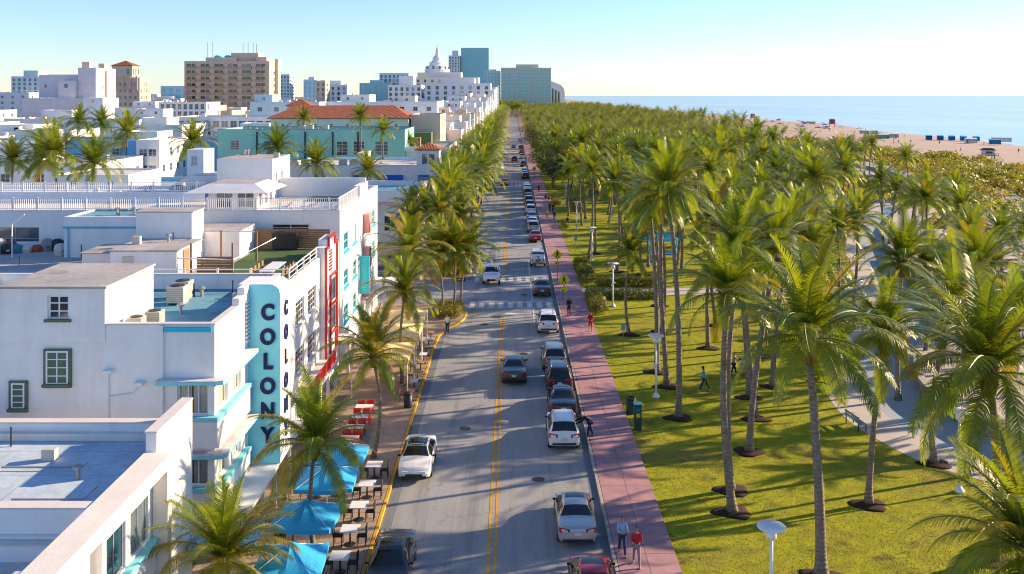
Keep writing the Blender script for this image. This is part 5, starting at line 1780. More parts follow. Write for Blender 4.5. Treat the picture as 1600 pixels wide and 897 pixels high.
# short turf blades near the camera
def turf():
    rs = np.random.default_rng(4)
    n = 60000
    y = 38 + 52 * rs.random(n) ** 1.5
    x = 7.5 + 18 * rs.random(n)
    px = np.interp(y, [p[1] for p in PW], [p[0] for p in PW])
    k = (x < px - .1)
    for p in PARK:
        k &= ((x - p[0]) ** 2 + (y - p[1]) ** 2) > .8
    x, y = x[k], y[k]
    n = len(x)
    a = rs.random(n) * 6.28
    h = .02 + .04 * rs.random(n)
    w = .018
    V = np.zeros((n, 3, 3))
    V[:, 0] = np.stack([x - w * np.cos(a), y - w * np.sin(a), np.full(n, .045)], 1)
    V[:, 1] = np.stack([x + w * np.cos(a), y + w * np.sin(a), np.full(n, .045)], 1)
    V[:, 2] = np.stack([x + .05 * rs.standard_normal(n), y + .05 * rs.standard_normal(n), .05 + h], 1)
    me = bpy.data.meshes.new('grass')
    me.vertices.add(3 * n)
    me.vertices.foreach_set('co', V.ravel())
    me.loops.add(3 * n)
    me.loops.foreach_set('vertex_index', np.arange(3 * n, dtype=np.int32))
    me.polygons.add(n)
    me.polygons.foreach_set('loop_start', np.arange(0, 3 * n, 3, dtype=np.int32))
    me.materials.append(mat('grass_blade', (.26, .25, .015), .7, .3, .5))
    me.update(calc_edges=True)
    stuff(tag(link('grass', me), 'short yellow-green turf blades on the near lawn', 'grass'))
turf()
# ------------------------------------------------------------------ cars
def paint(name, col, metal=.0, rough=.35):
    m = mat(name, col, rough, 0, spec=.5, metal=metal, coat=.8)
    return m
RUB = mat('tyre_rubber', (.018, .018, .018), .8, .2, 10)
RIM = mat('alloy_rim', (.45, .45, .46), .3, .1, 6, metal=.8)
CARGL = mat('car_glass', (.012, .014, .016), .04, 0, spec=.8)
TRIM = mat('black_trim', (.02, .02, .021), .5, .1, 8)
TAIL = mat('red_tail_lens', (.45, .012, .015), .15, 0, spec=.7)
HEAD = mat('head_lamp_lens', (.75, .76, .78), .08, 0, spec=.8)
PLATE = mat('licence_plate', (.62, .66, .62), .5, .2, 20)
# stations from rear (0) to front: x, zlow, half width, belt z, half top width, top z
SEDAN = [(0, .42, .74, .80, .62, .93), (.10, .30, .85, .90, .70, 1.02), (.45, .23, .905, .95, .73, 1.06), (.95, .21, .915, .96, .70, 1.10), (1.65, .21, .92, .95, .585, 1.41), (2.2, .21, .92, .94, .60, 1.455), (2.85, .21, .915, .93, .585, 1.42), (3.6, .21, .91, .92, .69, 1.03), (4.15, .23, .90, .84, .70, .91), (4.5, .26, .86, .72, .66, .80), (4.65, .32, .76, .60, .58, .68), (4.7, .40, .66, .55, .5, .60)]
SUV = [(0, .50, .78, .86, .66, 1.02), (.08, .36, .88, .98, .72, 1.12), (.30, .28, .92, 1.02, .69, 1.44), (.62, .27, .93, 1.03, .66, 1.66), (1.4, .27, .935, 1.02, .66, 1.71), (2.2, .27, .935, 1.01, .66, 1.70), (2.75, .27, .93, 1.01, .645, 1.63), (3.45, .27, .925, 1.0, .73, 1.14), (4.0, .29, .91, .96, .73, 1.04), (4.4, .32, .87, .86, .68, .94), (4.55, .38, .78, .74, .6, .80), (4.6, .46, .68, .68, .5, .72)]
BOXY = [(0, .52, .80, 1.0, .70, 1.25), (.05, .42, .88, 1.08, .76, 1.5), (.16, .38, .90, 1.1, .74, 1.82), (.5, .37, .905, 1.1, .74, 1.88), (1.4, .37, .905, 1.1, .74, 1.90), (2.2, .37, .905, 1.1, .74, 1.88), (2.62, .37, .905, 1.1, .73, 1.82), (2.95, .37, .90, 1.1, .78, 1.2), (3.7, .38, .89, 1.05, .78, 1.14), (4.1, .4, .88, .98, .74, 1.08), (4.2, .46, .84, .85, .66, .92), (4.25, .5, .78, .8, .6, .84)]
PICK = [(0, .58, .84, 1.0, .76, 1.1), (.06, .48, .92, 1.08, .78, 1.18), (.4, .42, .95, 1.1, .78, 1.2), (1.5, .4, .955, 1.1, .76, 1.22), (1.85, .4, .955, 1.1, .66, 1.80), (2.5, .4, .955, 1.1, .68, 1.86), (3.1, .4, .95, 1.1, .665, 1.78), (3.7, .4, .945, 1.1, .75, 1.2), (4.5, .42, .93, 1.04, .77, 1.1), (4.95, .46, .9, .94, .74, 1.02), (5.1, .52, .84, .84, .7, .92), (5.15, .58, .78, .78, .66, .86)]
SPEC = {  # stations, rear glass, side glass, windscreen (in metres from the rear), wheels, wheel radius
    'sedan': (SEDAN, (1.02, 1.58), (1.15, 3.35), (2.93, 3.52), (.92, 3.72), .33),
    'suv': (SUV, (.14, .54), (.55, 3.2), (2.84, 3.38), (.85, 3.62), .37),
    'boxy': (BOXY, (.075, .145), (.3, 2.7), (2.66, 2.92), (.75, 3.5), .40),
    'pickup': (PICK, (1.55, 1.80), (1.95, 3.5), (3.18, 3.64), (1.05, 4.15), .40),
}
def cr(P, t):
    n = len(P) - 1
    i = min(int(t), n - 1)
    f = t - i
    a, b, c, d = P[max(i - 1, 0)], P[i], P[i + 1], P[min(i + 2, n)]
    m1 = (c - a) * .5
    m2 = (d - b) * .5
    f2, f3 = f * f, f * f * f
    return (2 * f3 - 3 * f2 + 1) * b + (f3 - 2 * f2 + f) * m1 + (-2 * f3 + 3 * f2) * c + (f3 - f2) * m2
class CarSurf:
    def __init__(s, st):
        s.st = [np.array(q) for q in st]
        s.xs = [q[0] for q in st]
    def station(s, x):
        i = max(0, min(len(s.xs) - 2, int(np.searchsorted(s.xs, x, 'right')) - 1))
        t = (x - s.xs[i]) / (s.xs[i + 1] - s.xs[i])
        q = cr(s.st, i + t)
        return q
    def ring(s, x):
        _, zl, w, zb, wt, zt = s.station(x)
        hi = min(1, max(0, (zt - zb - .1) / .3))
        return [np.array(p) for p in ((0, zl), (w * .86, zl), (w * .98, zl + .13), (w, zl + (zb - zl) * .55), (w * .965, zb), (wt + .035 * (1 - hi) * 2, zt - .035 - .04 * hi), (wt * .78, zt - .004), (0, zt + .02))]
    def p(s, x, v, off=0.):
        """v: 0..7 round the half ring from underneath to the roof centre"""
        y, z = cr(s.ring(x), v)
        if off:
            e = .02
            a = np.array([*cr(s.ring(x), min(7, v + e))]) - np.array([*cr(s.ring(x), max(0, v - e))])
            a /= np.linalg.norm(a) + 1e-9
            ny, nz = a[1], -a[0]
            zx = (cr(s.ring(min(s.xs[-1], x + .03)), v) - cr(s.ring(max(0, x - .03)), v))
            nx = -(zx[0] * ny + zx[1] * nz) / .06
            L = math.sqrt(nx * nx + ny * ny + nz * nz)
            return (y + ny * off / L, x + nx * off / L, z + nz * off / L)
        return (y, x, z)
def patch(mb, sf, x0, x1, v0, v1, off, sides=(1, -1), nu=6, nv=5, wrap=False, shrink=0.):
    for sd in ((1,) if wrap else sides):
        g = []
        for i in range(nu + 1):
            x = x0 + (x1 - x0) * i / nu
            row = []
            if wrap:
                for j in range(-nv, nv + 1):
                    v = 7 - (7 - v0) * abs(j) / nv
                    a, b, c = sf.p(x, v, off)
                    row.append((a if j >= 0 else -a, b, c))
            else:
                for j in range(nv + 1):
                    a, b, c = sf.p(x, v0 + (v1 - v0) * j / nv, off)
                    row.append((a * sd, b, c))
            g.append(row)
        b0 = len(mb.v)
        m = len(g[0])
        for row in g:
            mb.v += row
        for i in range(nu):
            for j in range(m - 1):
                f = (b0 + i * m + j, b0 + i * m + j + 1, b0 + (i + 1) * m + j + 1, b0 + (i + 1) * m + j)
                mb.f.append(f if sd < 0 else f[::-1])
                mb.m.append(0)
    return mb
CARS = {}
def car_parts(kind):
    if kind in CARS:
        return CARS[kind]
    st, rg, sgl, ws, wh, wr = SPEC[kind]
    sf = CarSurf(st)
    L = st[-1][0]
    parts = []
    def add(name, mb, m, smooth=True, sub=None, slot=False):
        me = mb.mesh(name, m, smooth)
        parts.append((name, me, sub, slot))
    xs = sorted(set([0] + list(np.linspace(0, L, 40)) + [q[0] for q in st]))
    vs = list(np.linspace(0, 7, 29))
    rr = []
    for x in xs:
        half = [sf.p(x, v) for v in vs]
        rr.append(half + [(-a, b, c) for a, b, c in half[-2:0:-1]])
    # rounded ends
    def inset(r, k, dx):
        cz = sum(p[2] for p in r) / len(r)
        return [(p[0] * k, p[1] + dx, cz + (p[2] - cz) * k) for p in r]
    rr = [inset(rr[0], .5, -.05), inset(rr[0], .9, -.03)] + rr + [inset(rr[-1], .9, .03), inset(rr[-1], .5, .05)]
    add('body', MB().rings(rr), mat('car_body', (.5, .5, .5)), True, None, True)
    add('rear_window', patch(MB(), sf, rg[0], rg[1], 5.05 if kind != 'pickup' else 5.1, 7, .008, wrap=True, nu=5, nv=6), CARGL)
    add('windscreen', patch(MB(), sf, ws[0], ws[1], 5.1, 7, .008, wrap=True, nu=5, nv=6), CARGL)
    mid = (sgl[0] + sgl[1]) / 2 + .05
    for a, b in ((sgl[0], mid - .05), (mid + .03, sgl[1])):
        for sd in (1, -1):
            add('side_window', patch(MB(), sf, a, b, 4.12, 4.86, .008, (sd,)), CARGL)
    for sd in (1, -1):
        add('sill_trim', patch(MB(), sf, .25, L - .35, 1.05, 1.9, .006, (sd,), nu=18, nv=2), TRIM)
        mb = MB()
        for x in (mid - .55 if kind == 'pickup' else sgl[0] + .15, mid, sgl[1] + .05):
            patch(mb, sf, x - .008, x + .008, 2.0, 4.05, .004, (sd,), nu=1, nv=8)
        add('door_seam', mb, TRIM)
        mb = MB()
        for x in (mid - .22, mid + .85):
            mb.box(sd * sf.p(x, 3.75)[0] - .02, sd * sf.p(x, 3.75)[0] + .02, x, x + .16, sf.p(x, 3.75)[2], sf.p(x, 3.75)[2] + .03)
        add('door_handle', mb, RIM, False)
        x = sgl[1] - .12
        a = sf.p(x, 4.1)
        add('mirror', MB().rings([[(sd * (a[0] + o), x + dy, a[2] + .02 + dz) for dy, dz in ((-.045 * k, -.05 * k), (.045 * k, -.045 * k), (.045 * k, .05 * k), (-.045 * k, .055 * k))] for o, k in ((-.02, .3), (.03, .5), (.06, 1), (.15, .95), (.17, .6))]), TRIM, False)
        # lamps wrap the corners
        zb = st[1][3]
        w0 = st[0][2]
        if kind in ('sedan', 'suv'):
            hz = .14 if kind == 'sedan' else .2
            mb = MB()
            for i in range(3):
                xa, xb = sd * (w0 * .50 + i * (w0 * .5) / 2.4), sd * (w0 * .50 + (i + 1) * (w0 * .5) / 2.4)
                ya, yb = -.05 + .05 * max(0, i - .3), -.05 + .05 * max(0, i + .7)
                zc = zb - .04 + .02 * i
                mb.rings([[(xa, ya - .012, zc - hz * (.45 + .15 * i)), (xa, ya + .08, zc - hz * .5), (xa, ya + .08, zc + hz * .5), (xa, ya - .012, zc + hz * .45)], [(xb, yb - .012, zc - hz * (.45 + .15 * i)), (xb, yb + .08, zc - hz * .5), (xb, yb + .08, zc + hz * .5), (xb, yb - .012, zc + hz * .5)]])
            patch(mb, sf, .02, .26, 3.5, 4.1, .008, (sd,), nu=3, nv=2)
        else:
            mb = MB().box(sd * w0 * .84 - .07, sd * w0 * .84 + .07, -.065, .06, .72, .98)
        add('tail_light', mb, TAIL, False)
        fz = st[-3][3]
        mb = MB()
        patch(mb, sf, L - .48, L - .12, 3.55, 4.4, .010, (sd,), nu=5, nv=3)
        mb.box(sd * st[-1][2] * .72 - .16, sd * st[-1][2] * .72 + .16, L - .12, L + .035, st[-1][3] - .03, st[-1][3] + .10)
        add('headlight', mb, HEAD, False)
    zl = st[-1][1]
    add('grille', MB().box(-.46, .46, L - .05, L + .062, zl - .02, st[-1][3] - .04).box(-.66, .66, L - .1, L + .05, zl - .1, zl - .022), TRIM, False)
    add('rear_bumper', MB().box(-.7, .7, -.075, .1, st[0][1] - .06, st[0][1] + .04), TRIM, False)
    add('number_plate', MB().box(-.16, .16, -.075, 0, st[0][3] - .16, st[0][3] - .01), PLATE, False)
    if kind in ('suv', 'boxy'):
        for sd in (1, -1):
            add('roof_rail', MB().tube([(sd * .56, .7, st[4][5] + .0), (sd * .56, .8, st[4][5] + .05), (sd * .56, 2.4, st[4][5] + .05), (sd * .56, 2.55, st[4][5] - .02)], .022, 5), RIM)
    if kind == 'sedan':
        add('sunroof', patch(MB(), sf, 2.25, 2.72, 6.0, 7, .006, wrap=True, nu=2, nv=4), CARGL)
    if kind == 'boxy':
        add('spare_wheel_cover', MB().rings([[(.36 * k * math.cos(a), y, 1.02 + .36 * k * math.sin(a)) for a in np.linspace(0, 2 * math.pi, 20, endpoint=False)] for y, k in ((-.02, 1), (-.2, 1), (-.25, .9), (-.26, .2))]), RIM)
    if kind == 'pickup':
        add('load_bed', MB().box(-.68, .68, .12, 1.5, 1.19, 1.235), TRIM, False)
    # wheels
    def wheel(rad):
        ang = np.linspace(0, 2 * math.pi, 22, endpoint=False)
        ty = MB().rings([[(o, r * math.cos(a), r * math.sin(a)) for a in ang] for o, r in ((-.1, rad * .7), (-.11, rad * .95), (-.07, rad), (.07, rad), (.11, rad * .95), (.1, rad * .68))])
        ri = MB().rings([[(o, r * math.cos(a), r * math.sin(a)) for a in ang] for o, r in ((.095, rad * .7), (.105, rad * .66), (.06, rad * .58), (.05, rad * .2), (.085, rad * .15), (.09, rad * .05))])
        for k in range(5):
            a = k * 2 * math.pi / 5
            ri.rings([[(x, r * math.cos(a + d), r * math.sin(a + d)) for x, d in ((.06, -.16 * q), (.095, -.12 * q), (.095, .12 * q), (.06, .16 * q))] for r, q in ((rad * .16, 2), (rad * .66, .9))])
        arch = MB()
        arch.rings([[(o, r * math.cos(a), r * math.sin(a)) for a in np.linspace(-.15, math.pi + .15, 16)] for o, r in ((.06, rad * 1.0), (.075, rad * 1.19), (.0, rad * 1.2))], False, closed=False)
        return ty.mesh('tyre', RUB, True), ri.mesh('rim', RIM), arch.mesh('wheel_arch', TRIM)
    CARS[kind] = (parts, wheel(wr), wh, wr, st[2][2], L)
    return CARS[kind]
def car(kind, x, y, north, pm, label, group=None, roof=None, ref='rear_axle', yaw=0.):
    parts, (ty, ri, ar), wh, wr, hw, L = car_parts(kind)
    rz = (0 if north else math.pi) + yaw
    y0 = y - wh[0] if north else y + L
    o = thing('car', label, 'car', (x, y0, .012), rz, group)
    for name, me, sub, slot in parts:
        q = link(name, me, o)
        if slot:
            q.material_slots[0].link = 'OBJECT'
            q.material_slots[0].material = pm
    for wy in wh:
        for sd in (1, -1):
            w = link('wheel', ty, o, (sd * (hw - .085), wy, wr), 0 if sd > 0 else math.pi)
            link('rim', ri, w)
            link('wheel_arch', ar, w)
    if roof:
        sf = CarSurf(SPEC[kind][0])
        link('black_roof', patch(MB(), sf, 1.62, 2.9, 5.3, 7, .005, wrap=True, nu=6, nv=6).mesh('black_roof', roof), o)
    return o
P_W = paint('white_car_paint', (.78, .78, .78))
P_S = paint('silver_car_paint', (.50, .50, .50), .5)
P_K = paint('black_car_paint', (.012, .013, .015))
P_G = paint('dark_grey_car_paint', (.075, .08, .085), .3)
P_R = paint('red_car_paint', (.30, .010, .018), .2)
P_T = paint('tan_car_paint', (.40, .35, .30), .4)
P_B = paint('blue_car_paint', (.03, .07, .16), .3)
P_Y = paint('yellow_taxi_paint', (.70, .36, .02))
car('sedan', 3.35, 38.7, True, P_R, 'dark red sedan cut off by the bottom frame edge at the right kerb')
car('sedan', 3.02, 45.3, True, P_S, 'silver sedan with sunroof parked beside the walking couple')
car('suv', 3.05, 57.3, True, P_W, 'white crossover with a person leaning at its side')
car('sedan', 3.30, 63.0, True, P_K, 'black sedan parked just ahead of the white crossover')
car('suv', 3.32, 68.3, True, P_K, 'black crossover between the black sedan and the tan car')
car('suv', 3.22, 73.5, True, P_T, 'tan four-wheel drive parked ahead of the black crossover')
car('suv', 3.15, 85.0, True, P_W, 'white crossover parked alone before the crossing')
car('sedan', 3.1, 100.6, True, P_G, 'dark blue-grey sedan standing between the two crossings')
car('boxy', 3.1, 118, True, P_W, 'boxy white off-roader with spare wheel beyond the crossing')
car('sedan', 3.3, 137.5, True, P_R, 'red sedan in the kerb line beyond the boxy white off-roader')
far = [('suv', 147, P_S), ('sedan', 153, P_W), ('sedan', 159.5, P_S), ('suv', 169, P_W), ('suv', 176, P_G), ('suv', 184, P_K), ('sedan', 191, P_B), ('suv', 199, P_K), ('boxy', 206, P_W), ('sedan', 213.5, P_W), ('suv', 240, P_K), ('sedan', 248, P_W), ('sedan', 256, P_S), ('suv', 282, P_G), ('sedan', 290, P_W), ('suv', 318, P_W), ('sedan', 345, P_R), ('suv', 372, P_K), ('sedan', 392, P_W), ('suv', 410, P_S), ('sedan', 432, P_K)]
for i, (k, y, p) in enumerate(far):
    car(k, 3.2, y, True, p, p.name.replace('_car_paint', '').replace('_', ' ') + ' ' + {'suv': 'crossover', 'sedan': 'sedan', 'boxy': 'off-roader'}[k] + ' in the long kerb line, ' + ['nearest', 'second', 'third', 'fourth', 'fifth', 'sixth', 'seventh', 'eighth', 'ninth', 'tenth', 'eleventh', 'twelfth', 'thirteenth', 'fourteenth', 'fifteenth', 'sixteenth', 'seventeenth', 'eighteenth', 'nineteenth', 'twentieth', 'farthest'][i] + ' past the red sedan', 'cars parked along the park kerb')
car('sedan', .1, 70.3, True, P_G, 'dark grey sedan driving away beside the yellow centre line')
car('sedan', -5.35, 51.9, False, P_W, 'white sedan with black roof parked facing the camera at the yellow kerb', roof=CARGL)
car('sedan', -5.3, 39.6, False, P_K, 'black sedan at the yellow kerb cut off by the bottom frame edge')
car('pickup', -2.35, 105.8, False, P_W, 'white pickup driving towards the camera before the crossing')
car('sedan', -1.9, 223, False, P_Y, 'yellow taxi driving towards the camera in the distance')
car('sedan', -5.2, 212, False, P_B, 'blue sedan parked under the left palms in the distance')
car('suv', -5.3, 228, False, P_W, 'white crossover parked under the left palms behind the blue sedan')
car('pickup', .6, 300, True, P_K, 'dark pickup driving away in the distance')
car('suv', -2.6, 318, False, P_W, 'white crossover driving towards the camera in the distance')
car('sedan', .4, 380, True, P_B, 'blue sedan driving away far down the street')
car('suv', -2.5, 440, False, P_S, 'silver crossover driving towards the camera far down the street')
# ------------------------------------------------------------------ street furniture
LAMPW = mat('lamp_white_paint', (.80, .80, .80), .35, .06, 4)
LAMPM = {}
def lamp(x, y, label):
    o = thing('street_lamp', label, 'street lamp', (x, y, .05), 0, 'park lamps')
    if not LAMPM:
        LAMPM['base'] = MB().lathe([(.26, 0), (.26, .1), (.17, .2), (.11, .32)], 16).mesh('base', LAMPW, True)
        LAMPM['pole'] = MB().lathe([(.085, .3), (.075, 2), (.065, 3.8)], 12).mesh('pole', LAMPW, True)
        LAMPM['lamp_head'] = MB().lathe([(.07, 3.75), (.2, 3.85), (.21, 4.05), (.12, 4.12), (.12, 4.2)], 16).mesh('lamp_head', LAMPW, True)
        LAMPM['reflector_disc'] = MB().lathe([(.14, 4.18), (.52, 4.24), (.56, 4.29), (.52, 4.33), (.2, 4.36), (.03, 4.37)], 28).mesh('reflector_disc', LAMPW, True)
        LAMPM['fixing_plate'] = MB().box(.06, .3, -.03, .03, 2.3, 2.4).box(-.16, -.06, -.08, .08, 2.0, 2.25).mesh('fixing_plate', LAMPW)
    for k, me in LAMPM.items():
        link(k, me, o)
for i, (x, y, lb) in enumerate(((10.0, 37.1, 'white disc-topped lamp post nearest the camera, foot out of frame'), (9.95, 66.6, 'white disc-topped lamp post beside the two tall trunks'), (9.95, 95.2, 'white disc-topped lamp post behind the hedge corner'), (10, 121, 'white disc-topped lamp post past the cross path'), (10, 150, 'white disc-topped lamp post by the far walkers'), (10, 180, 'white disc-topped lamp post before the dark trees'), (23.6, 50.7, 'white disc-topped lamp post at the promenade edge on the right'), (31, 86, 'white disc-topped lamp post on the promenade behind the palms'))):
    lamp(x, y, lb)
SIGNY = mat('sign_yellow_green', (.62, .55, .01), .4, .04, 5)
SIGNK = mat('sign_black', (.01, .01, .01), .5, .0)
POLEM = mat('galvanised_post', (.10, .11, .11), .5, .15, 6, metal=.4)
def ped_sign(x, y, label):
    o = thing('crossing_sign', label, 'sign', (x, y, .14), 0, 'pedestrian crossing signs')
    link('post', MB().tube([(0, 0, 0), (0, 0, 3.5)], .035, 8).mesh('post', POLEM), o)
    d = .62
    p = MB()
    p.v = [(-d, -.05, 2.85), (0, -.05, 2.85 - d), (d, -.05, 2.85), (0, -.05, 2.85 + d), (-d, -.04, 2.85), (0, -.04, 2.85 - d), (d, -.04, 2.85), (0, -.04, 2.85 + d)]
    p.f = [(0, 1, 2, 3), (7, 6, 5, 4), (0, 4, 5, 1), (1, 5, 6, 2), (2, 6, 7, 3), (3, 7, 4, 0)]
    p.m = [0] * 6
    b = link('diamond_plate', p.mesh('diamond_plate', SIGNY), o)
    g = MB()
    def limb(a, c, w):
        a, c = Vector((a[0], 0, a[1])), Vector((c[0], 0, c[1]))
        t = (c - a).normalized()
        n = Vector((t.z, 0, -t.x)) * w
        g.q(*[(v.x, -.058, v.z + 2.85) for v in (a - n, c - n, c + n, a + n)][::-1])
    limb((0, .05), (.02, .26), .075)
    limb((.0, .08), (-.17, -.32), .045)
    limb((.02, .08), (.1, -.1), .045)
    limb((.1, -.1), (.17, -.32), .04)
    limb((.02, .22), (.17, .06), .03)
    limb((0, .22), (-.15, .08), .03)
    g.q(*[(.03 + .075 * math.cos(a), -.058, 2.85 + .36 + .075 * math.sin(a)) for a in np.linspace(0, 2 * math.pi, 12, endpoint=False)])
    link('walking_figure', g.mesh('walking_figure', SIGNK), b)
    q = link('arrow_plate', MB().box(-.33, .33, -.05, -.04, 1.75, 2.1).mesh('arrow_plate', SIGNY), o)
    a = MB().q((.2, -.056, 2.04), (.12, -.056, 1.97), (-.12, -.056, 1.84), (-.08, -.056, 1.9), (.1, -.056, 2.02)).q((-.22, -.056, 1.8), (-.05, -.056, 1.80), (-.13, -.056, 1.97))
    link('arrow', a.mesh('arrow', SIGNK), q)
ped_sign(5.0, 93.6, 'yellow diamond walking-figure sign nearest the camera')
ped_sign(5.05, 108.5, 'yellow diamond walking-figure sign past the first crossing')
ped_sign(5.3, 236, 'small yellow diamond walking-figure sign far down the pavement')
o = thing('one_way_sign', 'black one-way arrow sign at the corner planter', 'sign', (-5.2, 96.0, .14))
link('post', MB().tube([(0, 0, 0), (0, 0, 2.6)], .03, 6).mesh('post', POLEM), o)
p = link('plate', MB().box(-.5, .5, -.04, -.03, 2.25, 2.6).mesh('plate', SIGNK), o)
link('arrow', MB().q((-.38, -.046, 2.425), (-.2, -.046, 2.33), (-.2, -.046, 2.39), (.38, -.046, 2.39), (.38, -.046, 2.46), (-.2, -.046, 2.46), (-.2, -.046, 2.52)).mesh('arrow', MARKW), p)
KG = mat('dark_green_paint', (.015, .07, .055), .5, .15, 5)
o = thing('litter_bin', 'dark green litter bin on the grass beside the parking kiosk', 'litter bin', (7.78, 63.2, .05))
link('bin_body', MB().lathe([(.27, 0), (.3, .1), (.33, .85), (.33, .95)], 16).mesh('bin_body', KG, True), o)
link('lid', MB().lathe([(.35, .95), (.35, 1.0), (.22, 1.08), (.2, 1.02)], 16).mesh('lid', TRIM, True), o)
o = thing('parking_kiosk', 'tall teal parking pay kiosk at the lawn edge', 'parking kiosk', (7.85, 60.2, .05))
link('cabinet', MB().box(-.22, .22, -.18, .18, 0, 1.6).mesh('cabinet', KG), o)
link('solar_cap', MB().box(-.25, .25, -.22, .22, 1.6, 1.68).mesh('solar_cap', TURQL), o)
link('screen', MB().box(-.14, .14, -.192, -.18, 1.18, 1.4).mesh('screen', AWNB), o)
link('notice', MB().box(-.12, .12, -.19, -.18, .8, 1.05).mesh('notice', SIGNY), o)
for i, (x, y, lb) in enumerate(((9.1, 79.0, 'thin green-plated notice post on the lawn before the hedge'), (8.4, 128, 'thin green-plated notice post past the clipped hedge'))):
    o = thing('notice_post', lb, 'sign', (x, y, .05))
    link('post', MB().tube([(0, 0, 0), (0, 0, 2.1)], .03, 6).mesh('post', mat('sea_green_post', (.08, .30, .22), .5)), o)
    link('plate', MB().box(-.18, .18, -.035, -.03, 1.6, 2.2).mesh('plate', mat('sea_green_plate', (.10, .42, .30), .5)), o)
# bench on the promenade
o = thing('park_bench', 'slatted green bench at the lawn edge facing the promenade', 'bench', (21.7, 60.6, .07), R(98))
for k in range(3):
    link('seat_slat', MB().box(-.9, .9, -.24 + .16 * k, -.1 + .16 * k, .42, .46).mesh('seat_slat', mat('bench_paint', (.20, .30, .28), .6)), o)
for k in range(2):
    link('back_slat', MB().box(-.9, .9, .27, .31, .56 + .18 * k, .69 + .18 * k).mesh('back_slat', mat('bench_paint', (.20, .30, .28), .6)), o)
for x in (-.8, .8):
    link('leg', MB().box(x - .03, x + .03, -.24, -.19, 0, .42).box(x - .03, x + .03, .25, .3, 0, .88).mesh('leg', DARK), o)
# teal play shelter beyond the hedge path
o = thing('play_shelter', 'teal and blue play shelter between the palm trunks', 'shelter', (19, 122, .05))
for x in (-1.6, 1.6):
    for y in (-1.2, 1.2):
        link('post', MB().tube([(x, y, 0), (x, y, 2.6)], .08, 6).mesh('post', TURQL), o)
link('roof', MB().rings([[(-2.2, -1.8, 2.6), (2.2, -1.8, 2.6), (2.2, 1.8, 2.6), (-2.2, 1.8, 2.6)], [(-.2, -.2, 3.6), (.2, -.2, 3.6), (.2, .2, 3.6), (-.2, .2, 3.6)]]).mesh('roof', TURQ), o)
link('platform', MB().box(-1.5, 1.5, -1.1, 1.1, .8, .95).mesh('platform', AWNB), o)
# ------------------------------------------------------------------ pavement cafes
def umbrella(x, y, label, m, w=1.4, h=2.85, rz=0., group='cafe umbrellas'):
    o = thing('cafe_umbrella', label, 'umbrella', (x, y, .14), rz, group)
    link('pole', MB().tube([(0, 0, 0), (0, 0, h)], .035, 8).mesh('pole', STEELW), o)
    link('base', MB().lathe([(.3, 0), (.3, .06), (.08, .12)], 12).mesh('base', DARK), o)
    mb = MB()
    n = 8
    per = []
    for s in range(4):
        for k in range(n):
            t = -1 + 2 * k / n
            per.append([(t, -1), (1, t), (-t, 1), (-1, -t)][s])
    rr = []
    for f, dz in ((1.0, -.18), (1.0, 0), (.75, .16), (.5, .34), (.25, .52), (.03, .68)):
        rr.append([(a * w * f, b * w * f, h - .68 + dz - .07 * (1 - max(0, abs(abs(a) - abs(b)))) * 0 - .12 * math.sin(math.pi * min(1, f)) * (1 - abs(abs(a) - abs(b))) - .10 * f * (1 - min(abs(a), abs(b))) + .02 * math.sin(9 * a + 5 * b)) for a, b in per])
    mb.rings(rr, False)
    link('canopy', mb.mesh('canopy', m), o)
    for a, b in ((1, 1), (-1, 1), (1, -1), (-1, -1)):
        link('rib', MB().tube([(0, 0, h - .06), (a * w * .98, b * w * .98, h - .72)], .014, 4).mesh('rib', STEELW), o)
    return o
for i, (x, y) in enumerate(((-8.95, 38.7), (-9.1, 42.5), (-8.95, 46.3), (-9.05, 50.1), (-12.1, 40.6))):
    umbrella(x, y, ['square blue cafe umbrella nearest the camera', 'square blue cafe umbrella behind the nearest one', 'square blue cafe umbrella third from the camera', 'square blue cafe umbrella farthest, by the sign foot', 'square blue cafe umbrella against the short palm'][i], BLUEC, 1.36, 2.85 + .12 * (i % 3), (.05, -.07, .04, -.03, .08)[i])
TABM = {}
def table(x, y, label, group, m=STEELW, w=.42, d=.42):
    o = thing('cafe_table', label, 'table', (x, y, .14), 0, group)
    k = (m.name, w, d)
    if k not in TABM:
        TABM[k] = (MB().box(-w, w, -d, d, .71, .75).mesh('table_top', m), MB().lathe([(.05, .06), (.04, .4), (.05, .71)], 8).mesh('column', DARK), MB().lathe([(.26, 0), (.26, .03), (.06, .07)], 10).mesh('foot', DARK))
    for q, me in zip(('table_top', 'column', 'foot'), TABM[k]):
        link(q, me, o)
DARKCH = mat('dark_rattan', (.035, .03, .028), .8, .3, 9)
k = 0
for y in np.arange(36.8, 52.5, 2.6):
    table(-7.55, y, 'white square cafe table at the outer edge of the blue umbrellas', 'tables by the blue umbrellas')
    chair(-8.1, y, .14, R(90), 'dark chair at a cafe table beside the blue umbrellas', 'chairs by the blue umbrellas', DARKCH)
    chair(-7.0, y, .14, R(-90), 'dark chair at a cafe table beside the blue umbrellas', 'chairs by the blue umbrellas', DARKCH)
    table(-10.2, y, 'white square cafe table under the blue umbrellas', 'tables under the blue umbrellas')
    chair(-10.8, y + .1, .14, R(90), 'dark chair under the blue umbrellas', 'chairs under the blue umbrellas', DARKCH)
REDS = mat('red_chair_shell', (.62, .02, .02), .5, .1, 6)
for r, y in enumerate(np.arange(56.4, 63, 1.9)):
    for x in (-9.6,):
        table(x, y, 'white table among the red chairs on the left pavement', 'tables among the red chairs', STEELW, .55, .4)
        for dx in (-.3, .3):
            chair(x + dx, y - .62, .14, math.pi, 'red chair at the white tables on the left pavement', 'red pavement chairs', REDS)
            chair(x + dx, y + .62, .14, 0, 'red chair at the white tables on the left pavement', 'red pavement chairs', REDS)
